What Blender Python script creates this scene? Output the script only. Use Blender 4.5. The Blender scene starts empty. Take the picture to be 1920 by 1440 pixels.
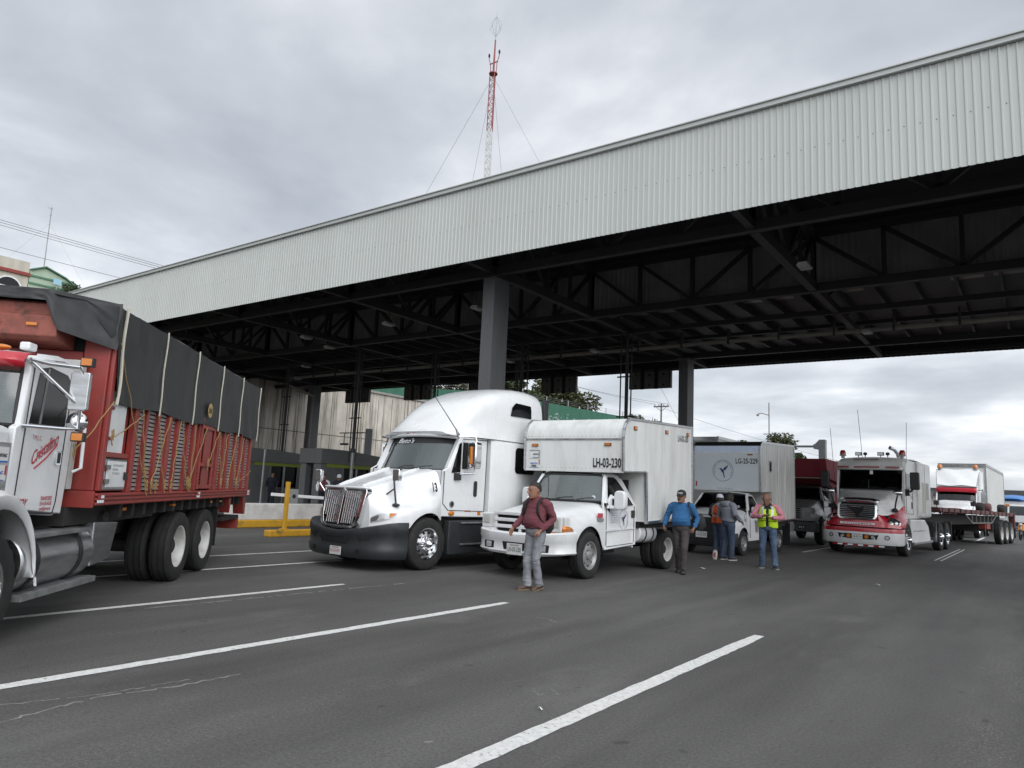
import bpy, bmesh, math, random
from mathutils import Vector, Matrix, noise
from mathutils.bvhtree import BVHTree
random.seed(7)
PI = math.pi
rad = math.radians
SC = bpy.context.scene
COL = SC.collection

# ---------------------------------------------------------------- camera
cam_d = bpy.data.cameras.new('camera')
cam = bpy.data.objects.new('camera', cam_d)
COL.objects.link(cam)
cam_d.sensor_width = 36.0
cam_d.lens = 1345.0 / 1920.0 * 36.0
cam_d.clip_start = 0.05
cam_d.clip_end = 3000
_r = ((0.80852885, 0.04757248, 0.58653044),
      (0.58661334, -0.14398691, -0.79696459),
      (0.04653912, 0.98843544, -0.14432422))
cam.matrix_world = Matrix.Translation((0, 0, 1.6)) @ Matrix(_r).to_4x4()
SC.camera = cam

# ---------------------------------------------------------------- light
SUN_AZ, SUN_EL = rad(118), rad(40)          # azimuth from +Y towards +X : behind the camera
sdir = Vector((math.sin(SUN_AZ) * math.cos(SUN_EL), math.cos(SUN_AZ) * math.cos(SUN_EL), math.sin(SUN_EL)))
sun_d = bpy.data.lights.new('sun', 'SUN')
sun_d.energy = 1.3
sun_d.angle = rad(60)
sun_d.color = (1.0, 0.98, 0.95)
sun = bpy.data.objects.new('sun', sun_d)
COL.objects.link(sun)
sun.rotation_euler = (-sdir).to_track_quat('-Z', 'Y').to_euler()

world = bpy.data.worlds.new('World')
SC.world = world
world.use_nodes = True
SC.view_settings.view_transform = 'Standard'
SC.view_settings.look = 'None'
SC.view_settings.exposure = 0.28
SC.view_settings.gamma = 1.0


def _sky():
    nt = world.node_tree
    N, L = nt.nodes, nt.links
    N.clear()
    out = N.new('ShaderNodeOutputWorld')
    tc = N.new('ShaderNodeTexCoord')
    sep = N.new('ShaderNodeSeparateXYZ')
    L.new(tc.outputs['Generated'], sep.inputs[0])

    def mth(op, a, b=None, c=None):
        n = N.new('ShaderNodeMath')
        n.operation = op
        for i, v in enumerate((a, b, c)):
            if v is None:
                continue
            if isinstance(v, (int, float)):
                n.inputs[i].default_value = v
            else:
                L.new(v, n.inputs[i])
        return n.outputs[0]
    zc = mth('MAXIMUM', sep.outputs[2], 0.0)
    den = mth('ADD', zc, 0.16)
    px = mth('DIVIDE', sep.outputs[0], den)
    py = mth('DIVIDE', sep.outputs[1], den)
    comb = N.new('ShaderNodeCombineXYZ')
    L.new(px, comb.inputs[0])
    L.new(py, comb.inputs[1])

    def nz(scale, detail, rough, off, dist=0.0, sx=1.0, sy=1.0, rot=0.0):
        mp = N.new('ShaderNodeMapping')
        mp.inputs['Location'].default_value = off
        mp.inputs['Scale'].default_value = (sx, sy, 1)
        mp.inputs['Rotation'].default_value = (0, 0, rot)
        L.new(comb.outputs[0], mp.inputs[0])
        n = N.new('ShaderNodeTexNoise')
        n.inputs['Scale'].default_value = scale
        n.inputs['Detail'].default_value = detail
        n.inputs['Roughness'].default_value = rough
        n.inputs['Distortion'].default_value = dist
        L.new(mp.outputs[0], n.inputs[0])
        return n.outputs['Fac']
    big = nz(0.8, 4, 0.55, (3.1, 1.7, 0), 0.4, 0.9, 1.1, 0.5)
    med = nz(1.35, 6, 0.54, (0.4, 5.2, 0), 0.25, 0.95, 1.05, 0.6)
    fine = nz(4.0, 5, 0.55, (7.0, 2.0, 0), 0.2, 1.0, 1.0, 0.6)
    f = mth('ADD', mth('MULTIPLY', big, 0.5), mth('ADD', mth('MULTIPLY', med, 0.42), mth('MULTIPLY', fine, 0.1)))
    ramp = N.new('ShaderNodeValToRGB')
    cr = ramp.color_ramp
    cr.elements[0].position = 0.36
    cr.elements[0].color = (0.40, 0.43, 0.48, 1)
    cr.elements[1].position = 0.61
    cr.elements[1].color = (0.96, 0.965, 0.975, 1)
    for p_, c_ in ((0.465, (0.53, 0.56, 0.605)), (0.515, (0.64, 0.665, 0.71)), (0.56, (0.77, 0.79, 0.825))):
        e = cr.elements.new(p_)
        e.color = (*c_, 1)
    L.new(f, ramp.inputs[0])
    # a clear-sky tint from the Nishita sky shows faintly through the thin places
    sky = N.new('ShaderNodeTexSky')
    sky.sky_type = 'NISHITA'
    sky.sun_disc = False
    sky.sun_elevation = SUN_EL
    sky.sun_rotation = SUN_AZ
    sk = N.new('ShaderNodeMixRGB')
    sk.blend_type = 'MULTIPLY'
    sk.inputs[0].default_value = 1.0
    sk.inputs[2].default_value = (0.1, 0.1, 0.1, 1)
    L.new(sky.outputs[0], sk.inputs[1])
    mix = N.new('ShaderNodeMixRGB')
    mix.inputs[0].default_value = 0.9
    L.new(sk.outputs[0], mix.inputs[1])
    L.new(ramp.outputs[0], mix.inputs[2])
    # thin cloud lit from behind: brighter around the hidden sun
    dt = N.new('ShaderNodeVectorMath')
    dt.operation = 'DOT_PRODUCT'
    L.new(tc.outputs['Generated'], dt.inputs[0])
    dt.inputs[1].default_value = tuple(sdir)
    g = mth('POWER', mth('MAXIMUM', dt.outputs['Value'], 0.0), 2.0)
    # low band near the horizon is a little brighter where the cloud deck thins out
    hz = mth('POWER', mth('SUBTRACT', 1.0, mth('MINIMUM', mth('MULTIPLY', zc, 2.6), 1.0)), 2.0)
    gain = mth('ADD', mth('ADD', 1.0, mth('MULTIPLY', g, 1.2)), mth('MULTIPLY', hz, 0.14))
    bg = N.new('ShaderNodeBackground')
    L.new(mix.outputs[0], bg.inputs[0])
    L.new(gain, bg.inputs[1])
    L.new(bg.outputs[0], out.inputs[0])


_sky()

# ---------------------------------------------------------------- materials
MATS = {}


def mat(name, col, rough=0.5, metal=0.0, var=0.0, vscale=4.0, stretch=(1, 1, 1), dirt=None, dscale=1.5, damt=0.5, bump=0.0, bscale=60.0, coat=0.0, spec=0.5, dlo=0.45, dhi=0.75):
    if name in MATS:
        return MATS[name]
    m = bpy.data.materials.new(name)
    m.use_nodes = True
    nt = m.node_tree
    N, L = nt.nodes, nt.links
    b = N['Principled BSDF']
    b.inputs['Base Color'].default_value = (*col, 1)
    b.inputs['Roughness'].default_value = rough
    b.inputs['Metallic'].default_value = metal
    b.inputs['Coat Weight'].default_value = coat
    b.inputs['Coat Roughness'].default_value = 0.08
    b.inputs['Specular IOR Level'].default_value = spec
    tc = N.new('ShaderNodeTexCoord')
    mp = N.new('ShaderNodeMapping')
    mp.inputs['Scale'].default_value = stretch
    L.new(tc.outputs['Object'], mp.inputs[0])
    cur = None
    if var > 0:
        n = N.new('ShaderNodeTexNoise')
        n.inputs['Scale'].default_value = vscale
        n.inputs['Detail'].default_value = 5
        n.inputs['Roughness'].default_value = 0.6
        L.new(mp.outputs[0], n.inputs[0])
        r = N.new('ShaderNodeValToRGB')
        r.color_ramp.elements[0].position = 0.3
        r.color_ramp.elements[1].position = 0.7
        r.color_ramp.elements[0].color = (*[max(0, c * (1 - var)) for c in col], 1)
        r.color_ramp.elements[1].color = (*[min(1, c * (1 + var * 0.6)) for c in col], 1)
        L.new(n.outputs['Fac'], r.inputs[0])
        cur = r.outputs[0]
        rr = N.new('ShaderNodeMapRange')
        rr.inputs['To Min'].default_value = max(0.03, rough - 0.08)
        rr.inputs['To Max'].default_value = min(1, rough + 0.12)
        L.new(n.outputs['Fac'], rr.inputs[0])
        L.new(rr.outputs[0], b.inputs['Roughness'])
    if dirt:
        n2 = N.new('ShaderNodeTexNoise')
        n2.inputs['Scale'].default_value = dscale
        n2.inputs['Detail'].default_value = 8
        n2.inputs['Roughness'].default_value = 0.68
        L.new(mp.outputs[0], n2.inputs[0])
        r2 = N.new('ShaderNodeValToRGB')
        r2.color_ramp.elements[0].position = dlo
        r2.color_ramp.elements[1].position = dhi
        r2.color_ramp.elements[0].color = (0, 0, 0, 1)
        r2.color_ramp.elements[1].color = (damt, damt, damt, 1)
        L.new(n2.outputs['Fac'], r2.inputs[0])
        mx = N.new('ShaderNodeMixRGB')
        L.new(r2.outputs[0], mx.inputs[0])
        if cur:
            L.new(cur, mx.inputs[1])
        else:
            mx.inputs[1].default_value = (*col, 1)
        mx.inputs[2].default_value = (*dirt, 1)
        cur = mx.outputs[0]
    if cur:
        L.new(cur, b.inputs['Base Color'])
    if bump > 0:
        n3 = N.new('ShaderNodeTexNoise')
        n3.inputs['Scale'].default_value = bscale
        n3.inputs['Detail'].default_value = 4
        L.new(mp.outputs[0], n3.inputs[0])
        bp = N.new('ShaderNodeBump')
        bp.inputs['Strength'].default_value = bump
        bp.inputs['Distance'].default_value = 0.02
        L.new(n3.outputs['Fac'], bp.inputs['Height'])
        L.new(bp.outputs[0], b.inputs['Normal'])
    MATS[name] = m
    return m


def glass(name, tint, refl=1.7, body=0.0, bodycol=(0.2, 0.25, 0.25)):
    if name in MATS:
        return MATS[name]
    m = bpy.data.materials.new(name)
    m.use_nodes = True
    nt = m.node_tree
    N, L = nt.nodes, nt.links
    N.clear()
    out = N.new('ShaderNodeOutputMaterial')
    tr = N.new('ShaderNodeBsdfTransparent')
    tr.inputs[0].default_value = (*tint, 1)
    gl = N.new('ShaderNodeBsdfGlossy')
    gl.inputs['Roughness'].default_value = 0.03
    gl.inputs[0].default_value = (1, 1, 1, 1)
    fr = N.new('ShaderNodeFresnel')
    fr.inputs[0].default_value = refl
    mx = N.new('ShaderNodeMixShader')
    L.new(fr.outputs[0], mx.inputs[0])
    if body > 0:
        df = N.new('ShaderNodeBsdfDiffuse')
        df.inputs[0].default_value = (*bodycol, 1)
        m2 = N.new('ShaderNodeMixShader')
        m2.inputs[0].default_value = body
        L.new(tr.outputs[0], m2.inputs[1])
        L.new(df.outputs[0], m2.inputs[2])
        L.new(m2.outputs[0], mx.inputs[1])
    else:
        L.new(tr.outputs[0], mx.inputs[1])
    L.new(gl.outputs[0], mx.inputs[2])
    L.new(mx.outputs[0], out.inputs[0])
    MATS[name] = m
    return m


W_PAINT = mat('white_paint', (0.68, 0.695, 0.7), 0.3, 0, 0.05, 2.5, (1, 1, .7), (0.42, 0.4, 0.36), 2.0, 0.5, coat=0.5, dlo=.5)
W_CLEAN = mat('white_gloss_paint', (0.72, 0.735, 0.74), 0.25, 0, 0.03, 2.0, (1, 1, .6), (0.5, 0.48, 0.44), 1.6, 0.35, coat=0.6, dlo=.5)
W_BOX = mat('white_box_panel', (0.66, 0.675, 0.66), 0.42, 0, 0.05, 1.5, (1.5, 1.5, 0.3), (0.42, 0.41, 0.37), 2.4, 0.65, bump=.04, bscale=3)
W_OLD = mat('worn_silver_panel', (0.68, 0.68, 0.65), 0.4, 0.2, 0.15, 1.6, (3, 3, 0.25), (0.3, 0.3, 0.28), 3.0, 0.7)
RED = mat('red_oxide_paint', (0.27, 0.036, 0.03), 0.42, 0, 0.2, 5, (1, 1, 1), (0.13, 0.06, 0.045), 3.5, 0.5)
RUST = mat('rusty_red_paint', (0.25, 0.075, 0.055), 0.65, 0, 0.25, 5, (1, 1, 1), (0.06, 0.035, 0.025), 4.2, 0.9, bump=0.3, dlo=0.52, dhi=0.66)
RED2 = mat('bright_red_paint', (0.42, 0.008, 0.022), 0.25, 0, 0.08, 3, coat=0.6)
MAROON = mat('maroon_canvas', (0.17, 0.01, 0.02), 0.75, 0, 0.12, 5, bump=0.15, bscale=14)
TARP = mat('black_tarpaulin', (0.026, 0.028, 0.03), 0.5, 0, 0.22, 3, (1, 1, 0.4), (0.05, 0.05, 0.05), 6, 0.6, bump=0.1, bscale=10)
CREAM = mat('cream_rope_edge', (0.5, 0.48, 0.4), 0.8, 0, 0.1, 9)
ROPE = mat('yellow_rope', (0.32, 0.21, 0.085), 0.9, 0, 0.2, 30)
CHROME = mat('chrome', (0.78, 0.79, 0.8), 0.09, 1.0, 0.06, 6)
ALU = mat('brushed_aluminium', (0.52, 0.53, 0.54), 0.32, 1.0, 0.15, 4, (1, 1, 6), (0.2, 0.19, 0.17), 3, 0.5)
STEEL = mat('galvanised_steel', (0.34, 0.35, 0.35), 0.45, 0.7, 0.2, 6, dirt=(0.12, 0.11, 0.1), dscale=4, damt=0.5)
BLK = mat('black_plastic', (0.018, 0.018, 0.02), 0.45, 0, 0.15, 8)
BLKM = mat('matte_black', (0.01, 0.01, 0.011), 0.85, 0, 0.2, 5)
CHASSIS = mat('chassis_black', (0.022, 0.021, 0.02), 0.75, 0, 0.35, 6, dirt=(0.08, 0.07, 0.06), dscale=5, damt=0.4)
BUMPER = mat('grey_plastic_bumper', (0.024, 0.028, 0.031), 0.45, 0, 0.15, 5, dirt=(0.06, 0.057, 0.054), dscale=3, damt=0.35)
TYRE = mat('tyre_rubber', (0.014, 0.014, 0.014), 0.8, 0, 0.25, 8, dirt=(0.05, 0.047, 0.043), dscale=5, damt=0.4, bump=0.15, bscale=40)
RIMW = mat('white_steel_wheel', (0.55, 0.55, 0.53), 0.45, 0, 0.1, 6, dirt=(0.2, 0.17, 0.13), dscale=5, damt=0.6)
RIMG = mat('grey_steel_wheel', (0.38, 0.38, 0.38), 0.4, 0.6, 0.1, 6, dirt=(0.12, 0.11, 0.1), dscale=6, damt=0.6)
AMBER = mat('amber_lens', (0.55, 0.17, 0.01), 0.2, 0, 0.1, 20, coat=0.6)
ORANGE_D = mat('dark_amber_lens', (0.2, 0.05, 0.01), 0.3, 0, 0.1, 20)
REDL = mat('red_lens', (0.3, 0.012, 0.012), 0.2, 0, 0.1, 20, coat=0.5)
CLEAR = mat('clear_lamp_lens', (0.55, 0.56, 0.56), 0.12, 0.35, 0.2, 9, coat=0.8)
WHT = mat('white_lettering', (0.75, 0.76, 0.78), 0.5)
BLKL = mat('black_lettering', (0.012, 0.012, 0.014), 0.5)
REDT = mat('red_lettering', (0.42, 0.05, 0.07), 0.5)
BLUE_L = mat('navy_emblem', (0.012, 0.02, 0.12), 0.5)
BLUE_S = mat('blue_sticker', (0.03, 0.12, 0.42), 0.45)
GREYB = mat('grey_truck_paint', (0.27, 0.275, 0.275), 0.35, 0, 0.08, 3, dirt=(0.15, 0.145, 0.14), dscale=2.5, damt=0.5, coat=0.3)
PLATE = mat('plate_white', (0.62, 0.63, 0.62), 0.45, 0, 0.06, 20)
GL_L = glass('windshield_glass', (0.45, 0.5, 0.48), 2.0, 0.2, (0.24, 0.31, 0.3))
GL_D = glass('dark_window_glass', (0.05, 0.055, 0.055), 1.5)
GL_M = glass('tinted_glass', (0.22, 0.25, 0.25), 1.6)
MIRR = mat('mirror_glass', (0.75, 0.77, 0.8), 0.02, 1.0)
INT = mat('cab_interior', (0.045, 0.045, 0.047), 0.8, 0, 0.3, 4)
SEAT = mat('cab_seat', (0.14, 0.14, 0.14), 0.85, 0, 0.2, 6)


# ---------------------------------------------------------------- mesh builder
class M:
    def __init__(self):
        self.v, self.f, self.fm, self.ms = [], [], [], []
        self.keep = False

    def mi(self, m):
        if m not in self.ms:
            self.ms.append(m)
        return self.ms.index(m)

    def face(self, idx, m):
        self.f.append(idx)
        self.fm.append(self.mi(m))

    def poly(self, pts, m):
        i = len(self.v)
        self.v += [tuple(p) for p in pts]
        self.face(tuple(range(i, i + len(pts))), m)

    def box(self, x0, x1, y0, y1, z0, z1, m):
        i = len(self.v)
        self.v += [(x0, y0, z0), (x1, y0, z0), (x1, y1, z0), (x0, y1, z0), (x0, y0, z1), (x1, y0, z1), (x1, y1, z1), (x0, y1, z1)]
        for q in ((3, 2, 1, 0), (4, 5, 6, 7), (0, 1, 5, 4), (1, 2, 6, 5), (2, 3, 7, 6), (3, 0, 4, 7)):
            self.face(tuple(i + k for k in q), m)
        return self

    def hexa(self, p, m):
        i = len(self.v)
        self.v += [tuple(q) for q in p]
        for q in ((3, 2, 1, 0), (4, 5, 6, 7), (0, 1, 5, 4), (1, 2, 6, 5), (2, 3, 7, 6), (3, 0, 4, 7)):
            self.face(tuple(i + k for k in q), m)
        return self

    def beam(self, a, b, w, h, m, up=(0, 0, 1)):
        a, b = Vector(a), Vector(b)
        d = (b - a).normalized()
        u = Vector(up)
        s = d.cross(u)
        if s.length < 1e-4:
            s = d.cross(Vector((1, 0, 0)))
        s.normalize()
        u = s.cross(d).normalized()
        s *= w / 2
        u *= h / 2
        self.hexa([a - s - u, a + s - u, b + s - u, b - s - u, a - s + u, a + s + u, b + s + u, b - s + u], m)
        return self

    def rings(self, rings, m, cap0=True, cap1=True, close=True):
        i = len(self.v)
        n = len(rings[0])
        for r in rings:
            self.v += [tuple(p) for p in r]
        k = n if close else n - 1
        for a in range(len(rings) - 1):
            for j in range(k):
                j2 = (j + 1) % n
                self.face((i + a * n + j, i + a * n + j2, i + (a + 1) * n + j2, i + (a + 1) * n + j), m)
        if cap0:
            self.face(tuple(i + j for j in reversed(range(n))), m)
        if cap1:
            self.face(tuple(i + (len(rings) - 1) * n + j for j in range(n)), m)
        return self

    def cyl(self, a, b, r0, m, r1=None, n=12, caps=True):
        a, b = Vector(a), Vector(b)
        r1 = r0 if r1 is None else r1
        d = (b - a).normalized()
        s = d.orthogonal().normalized()
        u = d.cross(s)
        R = []
        for p, r in ((a, r0), (b, r1)):
            R.append([p + s * math.cos(2 * PI * j / n) * r + u * math.sin(2 * PI * j / n) * r for j in range(n)])
        return self.rings(R, m, caps, caps)

    def tube(self, pts, r, m, n=8, caps=True):
        pts = [Vector(p) for p in pts]
        R = []
        s = None
        for k, p in enumerate(pts):
            d = (pts[min(k + 1, len(pts) - 1)] - pts[max(k - 1, 0)]).normalized()
            if s is None:
                s = d.orthogonal().normalized()
            s = (s - d * s.dot(d)).normalized()
            u = d.cross(s)
            rr = r[k] if isinstance(r, (list, tuple)) else r
            R.append([p + s * math.cos(2 * PI * j / n) * rr + u * math.sin(2 * PI * j / n) * rr for j in range(n)])
        return self.rings(R, m, caps, caps)

    def prism(self, poly, ax, a, b, m):
        def P(p, t):
            return {'x': (t, p[0], p[1]), 'y': (p[0], t, p[1]), 'z': (p[0], p[1], t)}[ax]
        return self.rings([[P(p, a) for p in poly], [P(p, b) for p in poly]], m)

    def ell(self, c, rx, ry, rz, m, nu=12, nv=8):
        R = []
        for k in range(1, nv):
            t = PI * k / nv
            R.append([(c[0] + rx * math.sin(t) * math.cos(2 * PI * j / nu), c[1] + ry * math.sin(t) * math.sin(2 * PI * j / nu), c[2] - rz * math.cos(t)) for j in range(nu)])
        return self.rings(R, m)

    def lathe(self, prof, c, m, ax='x', n=32):
        """prof: list of (radius, axial)"""
        R = []
        for r, a in prof:
            ring = []
            for j in range(n):
                t = 2 * PI * j / n
                q = (math.cos(t) * r, math.sin(t) * r)
                p = {'x': (a, q[0], q[1]), 'y': (q[1], a, q[0]), 'z': (q[0], q[1], a)}[ax]
                ring.append((c[0] + p[0], c[1] + p[1], c[2] + p[2]))
            R.append(ring)
        return self.rings(R, m, False, False)

    def grid(self, rows, m):
        return self.rings(rows, m, False, False, False)

    def xf(self, mtx, start=0):
        for k in range(start, len(self.v)):
            self.v[k] = tuple(mtx @ Vector(self.v[k]))
        return self

    def mesh(self, name):
        me = bpy.data.meshes.new(name)
        me.from_pydata(self.v, [], self.f)
        for m in self.ms:
            me.materials.append(m)
        me.polygons.foreach_set('material_index', self.fm)
        bm = bmesh.new()
        bm.from_mesh(me)
        if not self.keep:
            bmesh.ops.recalc_face_normals(bm, faces=bm.faces)
        bm.to_mesh(me)
        bm.free()
        return me

    def build(self, name, parent=None, smooth=35, bevel=0.0, seg=2, sub=0, solid=0.0, loc=None):
        me = self.mesh(name)
        if smooth:
            me.polygons.foreach_set('use_smooth', [True] * len(me.polygons))
            me.set_sharp_from_angle(angle=rad(smooth))
        me.update()
        o = bpy.data.objects.new(name, me)
        COL.objects.link(o)
        if parent:
            o.parent = parent
        if loc:
            o.location = loc
        if solid:
            md = o.modifiers.new('solid', 'SOLIDIFY')
            md.thickness = solid
            md.offset = -1
        if bevel:
            md = o.modifiers.new('bevel', 'BEVEL')
            md.width = bevel
            md.segments = seg
            md.limit_method = 'ANGLE'
            md.angle_limit = rad(40)
        if sub:
            md = o.modifiers.new('sub', 'SUBSURF')
            md.levels = sub
            md.render_levels = sub
        return o


def build2(mm, name, parent, **kw):
    """builds the left and the right piece of a mirrored pair as two objects"""
    for sgn in (-1, 1):
        p = M()
        used = {}
        for f, k in zip(mm.f, mm.fm):
            cx = sum(mm.v[i][0] for i in f) / len(f)
            if (cx >= 0) != (sgn > 0):
                continue
            idx = []
            for i in f:
                if i not in used:
                    used[i] = len(p.v)
                    p.v.append(mm.v[i])
                idx.append(used[i])
            p.face(tuple(idx), mm.ms[k])
        if p.f:
            p.build(name, parent, **kw)


def tag(o, label, cat, group=None, kind=None):
    if label:
        o['label'] = label
    if cat:
        o['category'] = cat
    if group:
        o['group'] = group
    if kind:
        o['kind'] = kind
    return o


def thing(name, loc, az, label, cat, group=None):
    o = bpy.data.objects.new(name, None)
    o.empty_display_size = 0.2
    COL.objects.link(o)
    o.location = loc
    o.rotation_euler = (0, 0, -rad(az))
    return tag(o, label, cat, group)


def struct(o):
    o['kind'] = 'structure'
    return o


def copy_tree(o, parent=None):
    c = o.copy()
    COL.objects.link(c)
    if parent:
        c.parent = parent
        c.matrix_parent_inverse = o.matrix_parent_inverse
    for ch in list(o.children):
        copy_tree(ch, c)
    return c


def rrect(w0, w1, h0, h1, r, n=4):
    """rounded rectangle outline in 2D, counter-clockwise"""
    P = []
    for cx, cy, a0 in ((w1 - r, h1 - r, 0), (w0 + r, h1 - r, 90), (w0 + r, h0 + r, 180), (w1 - r, h0 + r, 270)):
        for k in range(n + 1):
            a = rad(a0 + 90 * k / n)
            P.append((cx + r * math.cos(a), cy + r * math.sin(a)))
    return P


def text_mesh(txt, size, m, squash=1.0, shear=0.0, bold=0.0, spacing=1.0):
    """flat lettering in local XY (x right, y up), left-bottom at 0, returned as a mesh"""
    cu = bpy.data.curves.new('lettering', 'FONT')
    cu.body = txt
    cu.size = size
    cu.shear = shear
    cu.offset = bold
    cu.space_character = spacing
    cu.resolution_u = 3
    ob = bpy.data.objects.new('lettering', cu)
    COL.objects.link(ob)
    dg = bpy.context.evaluated_depsgraph_get()
    me = bpy.data.meshes.new_from_object(ob.evaluated_get(dg))
    bpy.data.objects.remove(ob)
    bpy.data.curves.remove(cu)
    for v in me.vertices:
        v.co.x *= squash
    me.materials.clear()
    me.materials.append(m)
    return me


def lettering(txt, size, m, parent, origin, xdir, ydir, squash=1.0, shear=0.0, bold=0.0, name='lettering', width=None, spacing=1.0):
    """text placed in the parent's local frame: origin = left-bottom, xdir along the text, ydir up"""
    me = text_mesh(txt, size, m, squash, shear, bold, spacing)
    xs = [v.co.x for v in me.vertices]
    if width and xs:
        k = width / (max(xs) - min(xs))
        for v in me.vertices:
            v.co.x *= k
    x, y = Vector(xdir).normalized(), Vector(ydir).normalized()
    z = x.cross(y)
    mt = Matrix((x, y, z)).transposed().to_4x4()
    mt.translation = Vector(origin)
    me.transform(mt)
    me.name = name
    o = bpy.data.objects.new(name, me)
    COL.objects.link(o)
    if parent:
        o.parent = parent
    return o

# ================================================================ ROAD AND GROUND
def asphalt():
    m = bpy.data.materials.new('asphalt')
    m.use_nodes = True
    nt = m.node_tree
    N, L = nt.nodes, nt.links
    b = N['Principled BSDF']
    tc = N.new('ShaderNodeTexCoord')

    def nz(scale, detail, st=(1, 1, 1), rough=0.6):
        mp = N.new('ShaderNodeMapping')
        mp.inputs['Scale'].default_value = st
        L.new(tc.outputs['Object'], mp.inputs[0])
        n = N.new('ShaderNodeTexNoise')
        n.inputs['Scale'].default_value = scale
        n.inputs['Detail'].default_value = detail
        n.inputs['Roughness'].default_value = rough
        L.new(mp.outputs[0], n.inputs[0])
        return n.outputs['Fac']

    def ramp(f, p0, c0, p1, c1):
        r = N.new('ShaderNodeValToRGB')
        r.color_ramp.elements[0].position = p0
        r.color_ramp.elements[1].position = p1
        r.color_ramp.elements[0].color = (*c0, 1)
        r.color_ramp.elements[1].color = (*c1, 1)
        L.new(f, r.inputs[0])
        return r.outputs[0]

    def mix(mode, fac, a, c):
        x = N.new('ShaderNodeMixRGB')
        x.blend_type = mode
        if isinstance(fac, float):
            x.inputs[0].default_value = fac
        else:
            L.new(fac, x.inputs[0])
        L.new(a, x.inputs[1])
        if isinstance(c, tuple):
            x.inputs[2].default_value = (*c, 1)
        else:
            L.new(c, x.inputs[2])
        return x.outputs[0]
    base = ramp(nz(0.5, 6, (1, 0.35, 1)), 0.35, (0.062, 0.061, 0.060), 0.68, (0.096, 0.095, 0.093))
    bands = ramp(nz(0.75, 3, (1, 0.03, 1)), 0.35, (0.8, 0.8, 0.8), 0.65, (1.14, 1.14, 1.13))
    base = mix('MULTIPLY', 1.0, base, bands)
    speck = ramp(nz(130, 2, (1, 1, 1), 0.8), 0.3, (0.55, 0.55, 0.56), 0.75, (1.5, 1.48, 1.45))
    base = mix('MULTIPLY', 0.75, base, speck)
    grain = ramp(nz(38, 4, (1, 1, 1), 0.85), 0.32, (0.55, 0.55, 0.56), 0.7, (1.5, 1.48, 1.45))
    base = mix('MULTIPLY', 0.8, base, grain)
    # worn aggregate showing paler in the wheel path at the right and along the near lane
    worn = ramp(nz(1.1, 7, (1.3, 0.16, 1), 0.7), 0.5, (0, 0, 0), 0.68, (0.75, 0.75, 0.75))
    grit = ramp(nz(60, 3, (1, 1, 1), 0.8), 0.48, (0, 0, 0), 0.66, (1, 1, 1))
    wf = mix('MULTIPLY', 1.0, worn, grit)
    base = mix('MIX', wf, base, (0.165, 0.158, 0.145))
    # polished wheel paths where the pale stone shows through
    sx = N.new('ShaderNodeSeparateXYZ')
    L.new(tc.outputs['Object'], sx.inputs[0])
    tot = None
    for x0, w_, k_ in ((-0.35, .45, 1.0), (-4.3, .5, .55), (-5.2, .3, .3), (-7.4, .4, .35)):
        def mth(op, p, q):
            n = N.new('ShaderNodeMath')
            n.operation = op
            for i_, v_ in enumerate((p, q)):
                if isinstance(v_, (int, float)):
                    n.inputs[i_].default_value = v_
                else:
                    L.new(v_, n.inputs[i_])
            return n.outputs[0]
        d_ = mth('DIVIDE', mth('ABSOLUTE', mth('SUBTRACT', sx.outputs[0], x0), 0), w_)
        g_ = mth('MULTIPLY', mth('MAXIMUM', mth('SUBTRACT', 1.0, d_), 0.0), k_)
        tot = g_ if tot is None else mth('ADD', tot, g_)
    patch = ramp(nz(1.4, 5, (1, .3, 1), .7), .4, (0, 0, 0), .62, (1, 1, 1))
    pale = ramp(nz(48, 3, (1, .6, 1), .85), .5, (0, 0, 0), .62, (.9, .9, .9))
    wp = mix('MULTIPLY', 1.0, patch, pale)
    wp = mix('MULTIPLY', 1.0, wp, tot)
    base = mix('MIX', wp, base, (0.2, 0.192, 0.178))
    # dusty pale smears
    dust = ramp(nz(0.8, 8, (0.9, 0.4, 1), 0.72), 0.56, (0, 0, 0), 0.76, (0.4, 0.4, 0.4))
    base = mix('MIX', dust, base, (0.19, 0.185, 0.18))
    spots = ramp(nz(5.5, 2, (1, .8, 1), .4), .7, (0, 0, 0), .76, (.55, .55, .55))
    base = mix('MIX', spots, base, (0.03, 0.03, 0.03))
    # oil darkened centre strips
    oil = ramp(nz(1.7, 5, (1, 0.08, 1)), 0.6, (0, 0, 0), 0.78, (0.5, 0.5, 0.5))
    base = mix('MIX', oil, base, (0.045, 0.045, 0.046))
    L.new(base, b.inputs['Base Color'])
    b.inputs['Roughness'].default_value = 0.82
    b.inputs['Specular IOR Level'].default_value = 0.35
    bp = N.new('ShaderNodeBump')
    bp.inputs['Strength'].default_value = 0.45
    bp.inputs['Distance'].default_value = 0.006
    L.new(nz(95, 4, (1, 1, 1), 0.75), bp.inputs['Height'])
    L.new(bp.outputs[0], b.inputs['Normal'])
    return m


ASPH = asphalt()
m = M()
m.poly([(-1500, -300, 0), (1500, -300, 0), (1500, 2200, 0), (-1500, 2200, 0)], ASPH)
struct(m.build('road', smooth=0))

LINE = mat('worn_road_paint', (0.62, 0.62, 0.6), 0.7, 0, 0.16, 14, (1, 1, 1), (0.1, 0.1, 0.1), 26, 0.95, bump=0.35, bscale=120, dlo=0.56, dhi=0.7)


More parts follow.
